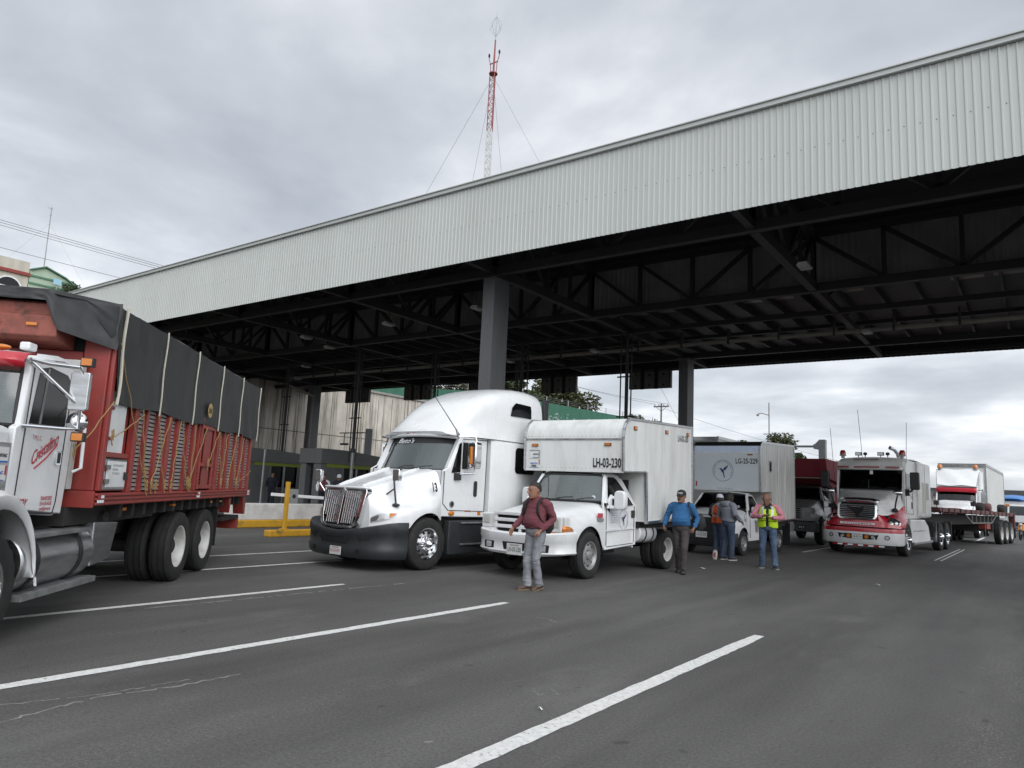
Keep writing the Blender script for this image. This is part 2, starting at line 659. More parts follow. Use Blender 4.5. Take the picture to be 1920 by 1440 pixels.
def rough_strip(x, y0, y1, w, m, seed=0):
    """a painted line with slightly ragged edges"""
    rnd = random.Random(seed)
    mm = M()
    n = max(4, int((y1 - y0) / 0.12))
    L_, R_ = [], []
    for k in range(n + 1):
        y = y0 + (y1 - y0) * k / n
        t = min(1.0, 4.0 * min(k, n - k) / n + 0.75)
        L_.append((x - w / 2 * t + rnd.uniform(-.006, .006), y, 0.004))
        R_.append((x + w / 2 * t + rnd.uniform(-.006, .006), y, 0.004))
    mm.grid([L_, R_], m)
    return mm


k = 0
for x, y0, y1, w in ((-2.78, -1.0, 9.0, 0.15), (-2.72, 26.3, 35.2, 0.06), (-2.56, 26.3, 35.2, 0.06), (-6.17, -1.5, 8.5, 0.14), (-6.3, 24.9, 33, 0.13),
                     (-8.86, -2.0, 7.85, 0.12), (-11.5, 4.0, 10.1, 0.1), (-13.35, 3.0, 12.0, 0.1), (-11.75, 24, 32, 0.1), (-2.8, 44, 53, 0.15), (-6.3, 42, 50, 0.13), (0.9, 26.5, 35, 0.15), (0.9, 44, 53, 0.15)):
    k += 1
    o = rough_strip(x, y0, y1, w, LINE, k).build('lane_marking', smooth=0)
    struct(o)

CRACK = mat('pale_crack_seal', (0.24, 0.235, 0.22), 0.85, 0, 0.3, 18, dirt=(0.09, 0.09, 0.09), dscale=20, damt=0.8)


def crack(pts, w, seed):
    rnd = random.Random(seed)
    mm = M()
    P = []
    for a, b in zip(pts[:-1], pts[1:]):
        n = max(2, int((Vector(b) - Vector(a)).length / 0.05))
        for q in range(n):
            t = q / n
            P.append((a[0] + (b[0] - a[0]) * t + rnd.uniform(-.02, .02), a[1] + (b[1] - a[1]) * t + rnd.uniform(-.02, .02)))
    A, B = [], []
    for q, p in enumerate(P):
        d = Vector(P[min(q + 1, len(P) - 1)]) - Vector(P[max(q - 1, 0)])
        nrm = Vector((-d.y, d.x)).normalized() * w * rnd.uniform(.15, .8)
        A.append((p[0] + nrm.x, p[1] + nrm.y, 0.0015))
        B.append((p[0] - nrm.x, p[1] - nrm.y, 0.0015))
    for q in range(len(A) - 1):
        if rnd.random() < .82:
            mm.poly([A[q], A[q + 1], B[q + 1], B[q]], CRACK)
    struct(mm.build('road_crack', smooth=0))


crack([(-5.32, 1.95), (-5.43, 2.38), (-5.46, 2.71), (-5.36, 3.2), (-5.34, 3.76)], 0.018, 1)
crack([(-5.9, 1.9), (-5.7, 2.19), (-5.55, 2.6), (-5.5, 3.0), (-5.47, 3.4)], 0.012, 2)
crack([(-5.46, 2.71), (-5.57, 2.62)], 0.014, 3)
crack([(-5.45, 7.75), (-5.2, 7.9), (-4.93, 7.82), (-4.85, 7.7)], 0.014, 4)
crack([(-3.2, 3.58), (-3.15, 3.66)], 0.016, 5)
crack([(-3.42, 5.08), (-3.3, 5.2), (-3.17, 5.12), (-3.28, 5.0), (-3.42, 5.08)], 0.012, 6)
crack([(-8.6, 4.6), (-8.55, 5.4), (-8.5, 6.5), (-8.45, 7.6), (-8.4, 8.8)], 0.03, 7)

PAPER = mat('paper_litter', (0.72, 0.72, 0.7), 0.8, 0, 0.08, 30)
for (x, y, s, lb) in ((-3.04, 4.67, 0.035, 'small white paper scrap on asphalt beside the widest lane line'),
                      (-6.31, 16.2, 0.14, 'flat white paper scrap on asphalt between blue sweater man and men at truck'),
                      (-2.75, 16.6, 0.1, 'pale crushed wrapper lying alone on dark asphalt right of vest man')):
    m = M()
    m.grid([[(x - s / 2, y - s * .3, .006), (x, y - s * .35, .03), (x + s / 2, y - s * .2, .008)],
            [(x - s * .45, y + s * .3, .01), (x + s * .05, y + s * .25, .018), (x + s * .55, y + s * .3, .007)]], PAPER)
    tag(m.build('paper_scrap', solid=0.002), lb, 'litter', 'litter on the road')

# ================================================================ TOLL CANOPY
FASC = mat('pale_corrugated_sheet', (0.53, 0.555, 0.525), 0.42, 0.0, 0.07, 0.6, (1, 1, 0.3), (0.5, 0.51, 0.48), 1.1, 0.3)
FCAP = mat('fascia_cap', (0.5, 0.52, 0.5), 0.4, 0.2, 0.05, 1.0)
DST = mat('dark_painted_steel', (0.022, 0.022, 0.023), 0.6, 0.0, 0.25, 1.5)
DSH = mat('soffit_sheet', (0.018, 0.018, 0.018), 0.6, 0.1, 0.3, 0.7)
COLM = mat('grey_column_paint', (0.105, 0.108, 0.112), 0.55, 0, 0.12, 1.2, (3, 3, 0.5), (0.05, 0.05, 0.05), 5, 0.7, dlo=0.58, dhi=0.66)
PIPEM = mat('pale_pvc_pipe', (0.2, 0.19, 0.17), 0.6, 0, 0.15, 3, dirt=(0.15, 0.13, 0.11), dscale=4, damt=0.6)
LIGHTM = mat('luminaire_lens', (0.3, 0.3, 0.29), 0.4, 0, 0.1, 6)

X0, X1 = -46.0, 6.6  # unseen right end, cut short so more light gets under the canopy
canopy = thing('toll_canopy', (-13, 15, 0), 0, 'long flat toll plaza canopy with pale corrugated fascia on grey columns', 'canopy')
OFF = Vector((13, -15, 0))


def cbuild(mm, name, **kw):
    o = mm.build(name, canopy, **kw)
    o.location = OFF
    return o


def corrugated(x0, x1, y, z0, z1, m, pitch=0.138, depth=0.019, dirn=-1):
    mm = M()
    lo, hi = [], []
    x = x0
    while x < x1:
        for dx, dd in ((0, 0), (0.092, 0), (0.102, depth), (0.128, depth)):
            lo.append((x + dx, y + dirn * dd, z0))
            hi.append((x + dx, y + dirn * dd, z1))
        x += pitch
    mm.grid([lo, hi], m)
    return mm


f = corrugated(X0, X1, 15.0, 7.92, 10.12, FASC)
x = X0 + 0.045
i = 0
while x < X1:
    if i % 2 == 0:
        f.cyl((x, 15.004, 8.98), (x, 14.992, 8.98), 0.010, BLK, n=6)
    x += 0.138
    i += 1
cbuild(f, 'front_fascia', smooth=20)
c = M()
c.box(X0, X1, 14.9, 15.3, 10.13, 10.24, FCAP)
xx = X0
while xx < X1:
    c.box(xx, xx + 0.03, 14.893, 14.9, 10.125, 10.247, FCAP)
    xx += 6.1
c.box(X0, X1, 14.86, 14.9, 10.235, 10.26, FCAP)
cbuild(c, 'cap_flashing', smooth=0)
f = corrugated(X0, X1, 34.0, 7.95, 10.1, DSH, 0.2, 0.03, -1)
cbuild(f, 'rear_fascia', smooth=20)
f = M()
f.box(X0, X0 + 0.06, 15.05, 33.9, 7.95, 10.1, FASC)
f.box(X1, X1 + 0.06, 15.05, 33.9, 7.95, 10.1, FASC)
cbuild(f, 'end_fascia', smooth=0)
f = M()
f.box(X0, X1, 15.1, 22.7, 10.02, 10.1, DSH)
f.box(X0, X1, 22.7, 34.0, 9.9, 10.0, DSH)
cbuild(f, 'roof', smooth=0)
f = corrugated(X0, X1, 22.95, 8.3, 10.0, mat('inner_wall_sheet', (0.24, 0.24, 0.24), 0.6, 0.1, 0.2, 0.8), 0.19, 0.035, -1)
cbuild(f, 'inner_wall_panel', smooth=20)
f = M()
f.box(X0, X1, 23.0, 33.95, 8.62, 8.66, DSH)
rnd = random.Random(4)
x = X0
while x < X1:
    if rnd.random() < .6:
        f.box(x + .12, x + .98, 23.2, 25.2, 8.60, 8.62, mat('soffit_painted_bounce', (0.2, 0.17, 0.14), 0.5, 0.2, 0.3, 2))  # paler sheets: light bounced up from the ground, painted into the colour
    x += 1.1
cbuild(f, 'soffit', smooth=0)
x = X0 + 0.3
for q in range(48):
    pm = M()
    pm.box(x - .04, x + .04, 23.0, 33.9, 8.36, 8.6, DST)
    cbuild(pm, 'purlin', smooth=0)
    x += 1.1
FRAMES = [-45.7, -39.3, -32.7, -26.15, -19.5, -13.04, -5.25, 2.5, 6.4]


def truss_line(a, b, z0, z1, n, big=.2, small=.12, flip=False):
    mm = M()
    a, b = Vector(a), Vector(b)
    L_ = (b - a).length

    def P(t, z):
        p = a.lerp(b, t)
        return (p.x, p.y, z)
    mm.beam(P(0, z0 + big / 2), P(1, z0 + big / 2), big, big * 1.3, DST)
    mm.beam(P(0, z1 - big / 2), P(1, z1 - big / 2), big, big, DST)
    for q in range(n + 1):
        t = q / n
        mm.beam(P(t, z0 + big), P(t, z1 - big), small, small, DST, up=(1, 0, 0))
        if q < n:
            u = (q + 1) / n
            up = (q % 2 == 0) ^ flip
            if q < n / 2:
                mm.beam(P(t, z1 - big), P(u, z0 + big), small, small, DST)
            else:
                mm.beam(P(t, z0 + big), P(u, z1 - big), small, small, DST)
    return mm


for xa, xb in zip(FRAMES[:-1], FRAMES[1:]):
    for y, z1 in ((16.55, 9.9), (22.45, 9.9)):
        cbuild(truss_line((xa, y, 0), (xb, y, 0), 7.98, z1, 4), 'longitudinal_truss', smooth=0)
    for y, z, w_, h_ in ((25.45, 8.05, .14, .18), (31.2, 8.05, .2, .25), (15.2, 8.1, .08, .12), (33.8, 8.1, .1, .16), (28.4, 8.25, .1, .14)):
        mm = M()
        mm.beam((xa, y, z), (xb, y, z), w_, h_, DST)
        cbuild(mm, 'edge_beam', smooth=0)
for xa in FRAMES:
    mm = truss_line((xa, 16.7, 0), (xa, 22.3, 0), 7.99, 9.85, 4, .22, .1)
    mm.beam((xa, 15.15, 8.1), (xa, 16.6, 8.1), .18, .2, DST)
    mm.beam((xa, 22.3, 8.1), (xa, 33.9, 8.1), .2, .24, DST)
    for y in (24, 26.9, 29.8):
        mm.beam((xa, y, 8.2), (xa, y + .9, 8.6), .06, .06, DST)
    cbuild(mm, 'cross_truss', smooth=0)
for x, y in ((-13.2, 16.9), (-13.0, 31.3), (-39.75, 31.3), (-39.75, 16.9), (6.0, 16.9), (6.0, 31.3)):
    mm = M()
    mm.box(x - .22, x + .22, y - .38, y + .38, 0, 7.97, COLM)
    mm.box(x - .34, x + .34, y - .5, y + .5, 0, .04, DST)
    mm.box(x - .3, x + .3, y - .46, y + .46, 7.93, 7.985, DST)
    cbuild(mm, 'column', smooth=0, bevel=.012)
mm = M()
pts = [(-36.5 + 5.3 * q, 26.75, 7.6 + .02 * (q % 2)) for q in range(9)]
mm.tube(pts, .085, PIPEM, 8)
for q in range(22):
    xx = -36 + q * 1.9
    mm.box(xx - .03, xx + .03, 26.63, 26.87, 7.48, 8.1, DST)
mm.tube([(-36.5, 26.75, 7.6), (-37.2, 27.2, 7.3), (-38.9, 30.6, 7.1), (-39.3, 30.8, 6.4), (-39.3, 30.8, .3)], .085, PIPEM, 8)
cbuild(mm, 'drain_pipe', smooth=40)

# luminaires hanging under the canopy
lum = []
LUM = [(-19.4, 18.4), (-14.8, 18.0), (-24.6, 18.7), (-4.5, 18.3), (-14.8, 25.9), (-19.7, 26.5), (-31, 23.7), (-4.5, 26.5), (-25.4, 20.6), (-35.2, 26.4), (3.5, 18.3)]
LUMTXT = ['above the left truss bay behind the white semi roof', 'just left of the front grey column', 'high over the tarped truck tail', 'at the crossing of dark beams on the right', 'behind the front column near the pale pipe',
          'deep under the roof above the white sleeper roof', 'over the first toll booth', 'farthest right near the rear canopy edge', 'between two trusses above the second booth', 'at the far left end near the concrete wall', 'near the right end of the canopy']
for q, (x, y) in enumerate(LUM):
    t = thing('canopy_light', (x, y, 7.4), 0, 'pale hanging luminaire ' + LUMTXT[q], 'light fixture', 'luminaires under the canopy')
    mm = M()
    mm.prism([(-.15, .06), (-.1, .14), (.1, .14), (.15, .06)], 'y', -.24, .24, GREYB)
    mm.build('housing', t, bevel=.01)
    mm = M()
    mm.box(-.13, .13, -.2, .2, 0.035, .058, LIGHTM)
    mm.build('lens', t, smooth=0)
    mm = M()
    mm.cyl((0, 0, .16), (0, 0, .6), .015, DST, n=6)
    mm.build('stem', t)

# overhead sign boxes seen from behind
SGN = mat('sign_box_back', (0.075, 0.072, 0.068), 0.6, 0.2, 0.2, 3)
SGL = ['hung far left above the concrete wall', 'hung above the second toll booth', 'hung half behind the front grey column', 'hung in front of the trees beyond', 'hung beside the rear column against the sky']
for q, (xa, xb) in enumerate(((-39.07, -36.7), (-33.35, -31.0), (-27.9, -25.5), (-22.53, -20.25), (-17.03, -14.7))):
    xc = (xa + xb) / 2
    hw = (xb - xa) / 2
    t = thing('lane_sign', (xc, 33.5, 7.0), 0, 'dark three panel overhead lane sign ' + SGL[q], 'lane sign', 'overhead lane signs')
    mm = M()
    mm.box(-hw, hw, -.08, .12, 0, .9, SGN)
    mm.build('cabinet', t, smooth=0, bevel=.015)
    for c_ in (-1, 0, 1):
        mm = M()
        mm.box(c_ * hw * .66 - hw * .25, c_ * hw * .66 + hw * .25, -.1, -.082, .06, .84, mat('sign_panel', (0.12, 0.115, 0.11), .55, .2, .2, 4))
        for zz in (.16, .7):
            mm.cyl((c_ * hw * .66, -.104, zz), (c_ * hw * .66, -.09, zz), .06, BLKM, n=10)
        mm.build('panel', t, smooth=0)
    mm = M()
    for s in (-1, 1):
        mm.box(s * hw * .33 - .09, s * hw * .33 + .09, -.13, -.083, -.04, 1.1, BLKM)
    build2(mm, 'hanger', t, smooth=0)

# conduit poles standing on the islands
PT = ['rising behind the box truck roof edge', 'rising behind the front column', 'rising behind the white semi roof', 'standing by the second booth', 'standing by the first booth at left']
for q, (x, y) in enumerate(((-13.04, 25.4), (-18.2, 25.4), (-23.3, 25.4), (-26.5, 23.4), (-34.7, 25.4))):
    t = thing('conduit_pole', (x, y, 0), 0, 'dark steel conduit pole ' + PT[q], 'pole', 'conduit poles under the canopy')
    mm = M()
    mm.cyl((0, 0, 0), (0, 0, 8.0), .075, DST if q != 3 else DST, n=10)
    mm.cyl((0, 0, 2.95), (0, 0, 3.15), .12, BLK, n=10)
    if q == 3:
        mm.cyl((0, 0, 0), (0, 0, 2.95), .085, STEEL, n=10)
    mm.build('shaft', t)
    mm = M()
    for dx in ((-.3, .17) if q != 1 else (-.35, -.22, .3)):
        mm.cyl((dx, .05, 2.5), (dx, .05, 8.0), .028, DST, n=6)
    mm.build('conduit', t)
    for zz in (4.6, 6.2):
        mm = M()
        mm.box(-.42, .35, -.03, .03, zz, zz + .05, DST)
        mm.build('bracket', t, smooth=0)

# ================================================================ BOOTHS AND ISLANDS
BOO = mat('booth_grey_paint', (0.12, 0.122, 0.124), 0.5, 0, 0.1, 2)
GRN = mat('lime_green_band', (0.2, 0.25, 0.02), 0.5, 0, 0.1, 4)
for q, (x0, x1, y0, lb) in enumerate(((-33.9, -32.4, 21.8, 'grey toll booth with lime band just behind the tarped truck'), (-28.5, -27.0, 22.0, 'grey toll booth with lime band and open doorway beside the white semi'))):
    xc = (x0 + x1) / 2
    t = thing('toll_booth', (xc, y0, 0), 0, lb, 'toll booth', 'grey toll booths')
    hw = (x1 - x0) / 2
    mm = M()
    mm.box(-hw, hw, .4, .55, .15, 2.35, BOO)
    mm.box(-hw, -hw + .12, .56, 3.2, .15, 2.35, BOO)
    mm.box(-hw + .12, hw, 3.05, 3.2, .15, 2.35, BOO)
    mm.box(hw - .08, hw, .56, 3.04, .15, 1.1, BOO)
    mm.box(hw - .08, hw, .56, 1.3, 1.1, 2.35, BOO)
    mm.box(-hw, -hw + .4, .0, .39, .15, 2.35, BOO)
    mm.box(hw - .55, hw, .0, .39, .15, 2.35, BOO)
    mm.box(-hw + .13, hw - .09, .56, 3.0, .15, .3, BLKM)
    mm.box(-hw + .4, hw - .56, .3, .39, .15, 2.2, BLKM)
    mm.build('wall', t, smooth=0)
    mm = M()
    mm.prism([(-.08, 2.36), (-.08, 3.06), (1.4, 3.05), (3.95, 2.86), (3.6, 2.36)], 'x', -hw - .06, hw + .06, BOO)
    mm.build('roof', t, smooth=0, bevel=.02)
    mm = M()
    mm.box(hw + .002, hw + .03, .3, 3.3, 2.2, 2.4, GRN)
    mm.build('band', t, smooth=0)
    mm = M()
    mm.box(hw - .05, hw - .03, 1.3, 3.04, 1.1, 2.2, GL_D)
    mm.build('window', t, smooth=0)
    mm = M()
    for yy in (1.25, 2.1, 3.0):
        mm.box(hw + .032, hw + .1, yy - .05, yy + .05, .15, 2.2, BOO if yy != 2.1 else STEEL)
    mm.build('post', t, smooth=0)

for q, (x, y, h, lb) in enumerate(((-31.0, 21.7, 2.9, 'thin pale post in front of the left booth'), (-30.0, 24.2, 2.3, 'thin pale post between the two toll booths'))):
    mm = M()
    mm.cyl((0, 0, 0), (0, 0, h), .05, STEEL, n=10)
    mm.cyl((0, 0, h), (0, 0, h + .06), .07, STEEL, n=10)
    mm.cyl((0, 0, 0), (0, 0, .03), .12, STEEL, n=10)
    o = mm.build('island_post', loc=(x, y, 0))
    tag(o, lb, 'post')

YEL = mat('worn_yellow_paint', (0.55, 0.3, 0.02), 0.6, 0, 0.15, 4, dirt=(0.1, 0.07, 0.03), dscale=3, damt=0.85, dlo=0.55, dhi=0.68)
BARW = mat('painted_concrete', (0.55, 0.54, 0.52), 0.75, 0, 0.1, 2, dirt=(0.25, 0.23, 0.2), dscale=2.5, damt=0.6)
CONC = mat('island_concrete', (0.3, 0.29, 0.27), 0.85, 0, 0.2, 3)
t = thing('traffic_barrier', (-20.3, 13.1, 0), 0, 'white concrete barrier with yellow kerb base along the toll island', 'barrier')
mm = M()
mm.prism([(-.25, .24), (.1, .24), (.04, .74), (-.2, .76)], 'y', 0, 12, BARW)
mm.build('wall', t, smooth=0, bevel=.02)
mm = M()
mm.box(-1.2, .16, -.25, 12, 0, .24, YEL)
mm.build('kerb', t, smooth=0, bevel=.03)
t = thing('kerb_block', (-17.0, 12.2, 0), 0, 'low yellow painted kerb block beside the white semi bumper', 'kerb')
mm = M()
mm.box(-.14, .14, 0, 7, 0, .18, YEL)
mm.build('block', t, smooth=0, bevel=.025)
for x, y0, y1, lb in ((-29.6, 18, 30, 'concrete island under the right toll booth'), (-34.9, 18, 30, 'concrete island under the left toll booth'), (-13.9, 14.5, 33, 'concrete island around the front column')):
    mm = M()
    mm.box(0, 3.2 if x < -20 else 1.4, 0, y1 - y0, 0, .15, CONC)
    o = mm.build('traffic_island', smooth=0, bevel=.03, loc=(x, y0, 0))
    o['kind'] = 'structure'
t = thing('barrier_gate', (-17.0, 12.75, 0.18), 0, 'yellow gate post holding a white boom arm', 'barrier gate')
mm = M()
mm.box(-.05, .05, -.05, .05, 0, 1.32, YEL)
mm.box(-.1, .1, -.1, .1, 0, .03, YEL)
mm.build('post', t, smooth=0, bevel=.01)
mm = M()
mm.beam((-.1, -.45, .96), (-.1, 2.6, .84), .05, .085, WHT)
mm.build('boom', t, smooth=0, bevel=.008)
mm = M()
mm.box(-.14, -.06, .15, .42, .72, 1.12, GREYB)
mm.cyl((-.2, .28, .92), (-.05, .28, .92), .06, BLK, n=12)
mm.build('hinge_box', t, smooth=0, bevel=.01)

# small street light arm and camera between the booths and the wall
t = thing('signal_mast', (-28.2, 25.9, 0), 0, 'grey mast with a thin side arm and hanging lamp by the wall', 'mast')
mm = M()
mm.box(-.13, .13, -.13, .13, 0, 4.35, mat('mast_grey', (.2, .21, .22), .5, .3, .1, 3))
mm.build('post', t, smooth=0, bevel=.01)
mm = M()
mm.beam((-.1, 0, 4.15), (-2.3, 0, 4.15), .05, .05, DST)
mm.cyl((-1.9, 0, 4.15), (-1.9, 0, 3.6), .02, DST, n=6)
mm.box(-2.1, -1.6, -.08, .08, 3.5, 3.6, DST)
mm.build('arm', t, smooth=0)

# ================================================================ RETAINING WALL, FENCE, TREES
def streaked():
    m = bpy.data.materials.new('streaked_concrete')
    m.use_nodes = True
    nt = m.node_tree
    N, L = nt.nodes, nt.links
    b = N['Principled BSDF']
    b.inputs['Roughness'].default_value = 0.85
    tc = N.new('ShaderNodeTexCoord')

    def nz(scale, st, det=6, rough=.6):
        mp = N.new('ShaderNodeMapping')
        mp.inputs['Scale'].default_value = st
        L.new(tc.outputs['Object'], mp.inputs[0])
        n = N.new('ShaderNodeTexNoise')
        n.inputs['Scale'].default_value = scale
        n.inputs['Detail'].default_value = det
        n.inputs['Roughness'].default_value = rough
        L.new(mp.outputs[0], n.inputs[0])
        return n.outputs['Fac']
    base = N.new('ShaderNodeValToRGB')
    base.color_ramp.elements[0].color = (0.4, 0.365, 0.31, 1)
    base.color_ramp.elements[1].color = (0.66, 0.61, 0.53, 1)
    base.color_ramp.elements[0].position = .3
    base.color_ramp.elements[1].position = .7
    L.new(nz(1.2, (1, 1, .5)), base.inputs[0])
    st = N.new('ShaderNodeValToRGB')
    st.color_ramp.elements[0].position = .49
    st.color_ramp.elements[1].position = .64
    st.color_ramp.elements[0].color = (0, 0, 0, 1)
    st.color_ramp.elements[1].color = (.85, .85, .85, 1)
    L.new(nz(2.6, (1, 1, .035), 7, .72), st.inputs[0])
    mx = N.new('ShaderNodeMixRGB')
    L.new(st.outputs[0], mx.inputs[0])
    L.new(base.outputs[0], mx.inputs[1])
    mx.inputs[2].default_value = (.07, .062, .052, 1)
    L.new(mx.outputs[0], b.inputs['Base Color'])
    return m


STREAK = streaked()
SEAM = mat('wall_joint', (0.06, 0.055, 0.05), 0.9)
t = thing('retaining_wall', (-44, 39.4, 0), 0, 'tall stained concrete retaining wall behind the toll booths', 'retaining wall')
OFFW = Vector((44, -39.4, 0))
mm = M()
mm.box(-44.6, -44, 8, 39.4, 0, 8.62, STREAK)
mm.box(-44.4, -43.8, 39.41, 66, 0, 8.83, STREAK)
mm.prism([(66.01, 0), (110, 0), (110, 5.5), (66.01, 8.83)], 'x', -44.4, -43.8, STREAK)
o = mm.build('face', t, smooth=0)
o.location = OFFW
mm = M()
y = 8.5
while y < 66:
    xs = -44 if y < 39.3 else -43.8
    mm.box(xs - .01, xs + .006, y - .02, y + .02, 0, 8.6, SEAM)
    y += 1.55
for zz in (2.45, 5.02):
    mm.box(-44.01, -43.995, 8, 39.38, zz - .025, zz + .025, SEAM)
    mm.box(-43.81, -43.793, 39.43, 66, zz - .025, zz + .025, SEAM)
o = mm.build('joint', t, smooth=0)
o.location = OFFW
mm = M()
mm.box(-44.7, -43.9, 8, 39.35, 8.63, 8.8, CONC)
mm.box(-44.5, -43.65, 39.45, 66, 8.84, 9.02, CONC)
o = mm.build('coping', t, smooth=0)
o.location = OFFW

EARTH = mat('dry_hill_grass', (0.09, 0.095, 0.045), 0.95, 0, 0.4, 0.4, dirt=(0.16, 0.12, 0.08), dscale=0.3, damt=0.8)
mm = M()
rows = []
for x, z in ((-44.7, 8.5), (-50, 9.2), (-60, 11.5), (-75, 16), (-88, 19.5), (-110, 23), (-160, 27), (-240, 24), (-300, 0)):
    rows.append([(x, y, max(-.3, (z + noise.noise((x * .05, y * .05, 0)) * .6) * max(0, min(1, (200 - y) / 110)))) for y in range(-40, 261, 12)])
mm.grid(rows, EARTH)
struct(mm.build('hill', smooth=60))

GFEN = mat('green_fence_mesh', (0.03, 0.125, 0.08), 0.7, 0, 0.18, 2, (1, 1, .4), (0.09, 0.2, 0.15), 1.6, .5)
t = thing('green_fence', (-46, 66, 9), 0, 'long green screened fence with scribbled graffiti above the concrete wall', 'fence')
rows = [[], []]
ys = [36 + 2.4 * q for q in range(27)]


def ftop(y):
    return 9.4 + (y - 39) * .11 if y < 58 else 11.5 + (y - 58) * .022


for y in ys:
    rows[0].append((0, y - 66, 0 if y > 60 else -.2))
    rows[1].append((0, y - 66, ftop(y) - 9))
mm = M()
mm.grid(rows, GFEN)
mm.build('screen', t, smooth=0, solid=.03)
for y in ys[::2]:
    mm = M()
    mm.cyl((-.08, y - 66, -1.0), (-.08, y - 66, ftop(y) - 9 + .75), .05, STEEL, n=6)
    mm.build('post', t)
mm = M()
for zz in (.25, .45, .65):
    mm.tube([(-.08, y - 66, ftop(y) - 9 + zz) for y in ys], .012, STEEL, 4)
mm.build('barbed_wire', t)
GRAF = mat('pale_graffiti_paint', (0.42, 0.5, 0.46), 0.7, 0, 0.2, 8)
mm = M()
rnd = random.Random(11)
for q in range(40):
    yc = rnd.uniform(62, 92) - 66
    zc = rnd.uniform(.5, 1.5)
    a = rnd.uniform(0, 6)
    P = []
    ra, rb = rnd.uniform(.3, .8), rnd.uniform(.3, .55)
    for s in range(12):
        a += rnd.uniform(.4, .9)
        P.append((.035, yc + s * .07 + ra * math.cos(a), max(.12, zc + rb * math.sin(a))))
    A = [(p[0], p[1], p[2] - .04) for p in P]
    B = [(p[0], p[1], p[2] + .04) for p in P]
    mm.grid([A, B], GRAF)
mm.build('graffiti', t, smooth=0)

BARK = mat('bark', (0.09, 0.07, 0.05), 0.9, 0, 0.3, 6)


def leaf_mats(base):
    out = []
    for q, k_ in enumerate((.55, .85, 1.2)):
        out.append(mat('foliage_%d_%d' % (int(base[1] * 1000), q), tuple(c * k_ for c in base), .7, 0, .25, 2))
    return out


def tree(x, y, z, h, r, base, label, seed, n=2600, kind='tree', group=None, trunk=.3, leaf=.3, shape=1.0):
    rnd = random.Random(seed)
    t = thing(kind, (x, y, z), 0, label, 'tree' if kind != 'shrub' else 'shrub', group)
    mm = M()
    th = h * trunk
    top = (rnd.uniform(-.3, .3), rnd.uniform(-.3, .3), h * .75)
    mm.tube([(0, 0, 0), (top[0] * .3, top[1] * .3, th), top], [h * .03, h * .022, h * .006], BARK, 8)
    cl = []
    for q in range(14):
        a = rnd.uniform(0, 2 * PI)
        e = rnd.uniform(.0, 1)
        zz = th + (h - th) * (.1 + .8 * e)
        rr = r * (1 - abs(e - .35) * .9) * rnd.uniform(.45, .95) * shape
        p = (math.cos(a) * rr, math.sin(a) * rr, zz)
        cl.append((p, r * rnd.uniform(.25, .5)))
        s = th * rnd.uniform(.7, 1.1)
        mm.tube([(0, 0, s), (p[0] * .5, p[1] * .5, (s + zz) / 2 + .1), p], [h * .012, h * .008, h * .003], BARK, 5)
    mm.build('trunk', t)
    cl.append(((0, 0, h * .8), r * .45))
    LM = leaf_mats(base)
    mm = M()
    for q in range(n):
        (cx, cy, cz), cr = rnd.choice(cl)
        while True:
            d = Vector((rnd.uniform(-1, 1), rnd.uniform(-1, 1), rnd.uniform(-1, 1)))
            if d.length < 1:
                break
        d *= (0.55 + .45 * d.length)
        p = Vector((cx, cy, cz)) + Vector((d.x * cr, d.y * cr, d.z * cr * .8))
        if p.z > h:
            p.z = h - rnd.random() * .2
        a, b2 = rnd.uniform(0, 2 * PI), rnd.uniform(-.9, .9)
        u = Vector((math.cos(a), math.sin(a), b2)).normalized() * leaf * rnd.uniform(.6, 1.3)
        w = u.cross(Vector((rnd.uniform(-1, 1), rnd.uniform(-1, 1), rnd.uniform(-1, 1)))).normalized() * leaf * .45
        mm.poly([p - u, p + w, p + u, p - w], LM[rnd.choice((0, 0, 1, 1, 1, 2))])
    mm.build('crown', t, smooth=0)
    return t


G1, G2, G3 = (0.075, 0.085, 0.03), (0.055, 0.08, 0.025), (0.1, 0.1, 0.045)
tree(-53, 83, 9, 8.6, 5.0, G1, 'large olive green tree beyond the green fence, its crown against the sky', 1, 7000, leaf=.3)
tree(-55, 74, 9.5, 7.6, 4.6, G2, 'dark olive tree beyond the fence just right of the front column', 2, 6000, leaf=.3)
tree(-56, 64, 10, 7.5, 4.2, G3, 'yellowish tree beyond the fence partly behind the front column', 3, 5000, leaf=.3)
tree(-47.5, 96, 8, 5.6, 2.0, G2, 'small round tree at the far end of the green fence', 4, 900, leaf=.2)
for q, (x, y, h, r, b_, lb) in enumerate(((-26.5, 80, 8.6, 2.3, G2, 'green treetop left of the lamp mast above the second box truck'), (-23.2, 82, 9.1, 2.6, G1, 'sparse treetop right of the lamp mast above the second box truck'), (-20.4, 78, 6.9, 1.6, G2, 'small treetop just above the maroon canvas at its left'), (-18.3, 84, 6.6, 1.5, G1, 'small spiky treetop above the middle of the maroon canvas'),
                                           (-17.2, 80, 6.0, 2.3, G3, 'dry bushy tree left of the red and white tractor'), (-15.4, 82, 6.6, 2.0, G1, 'dry bushy tree beside the tractor roof at left'), (-14.6, 76, 5.0, 2.0, G3, 'low dry bush behind the tractor mirror'), (-18.6, 76, 4.4, 2.0, G1, 'low olive bush behind the grey gantry post'))):
    tree(x, y, 0, h, r, b_, lb, 20 + q, 2200, leaf=.22, trunk=.22, group='roadside trees far beyond the trucks')

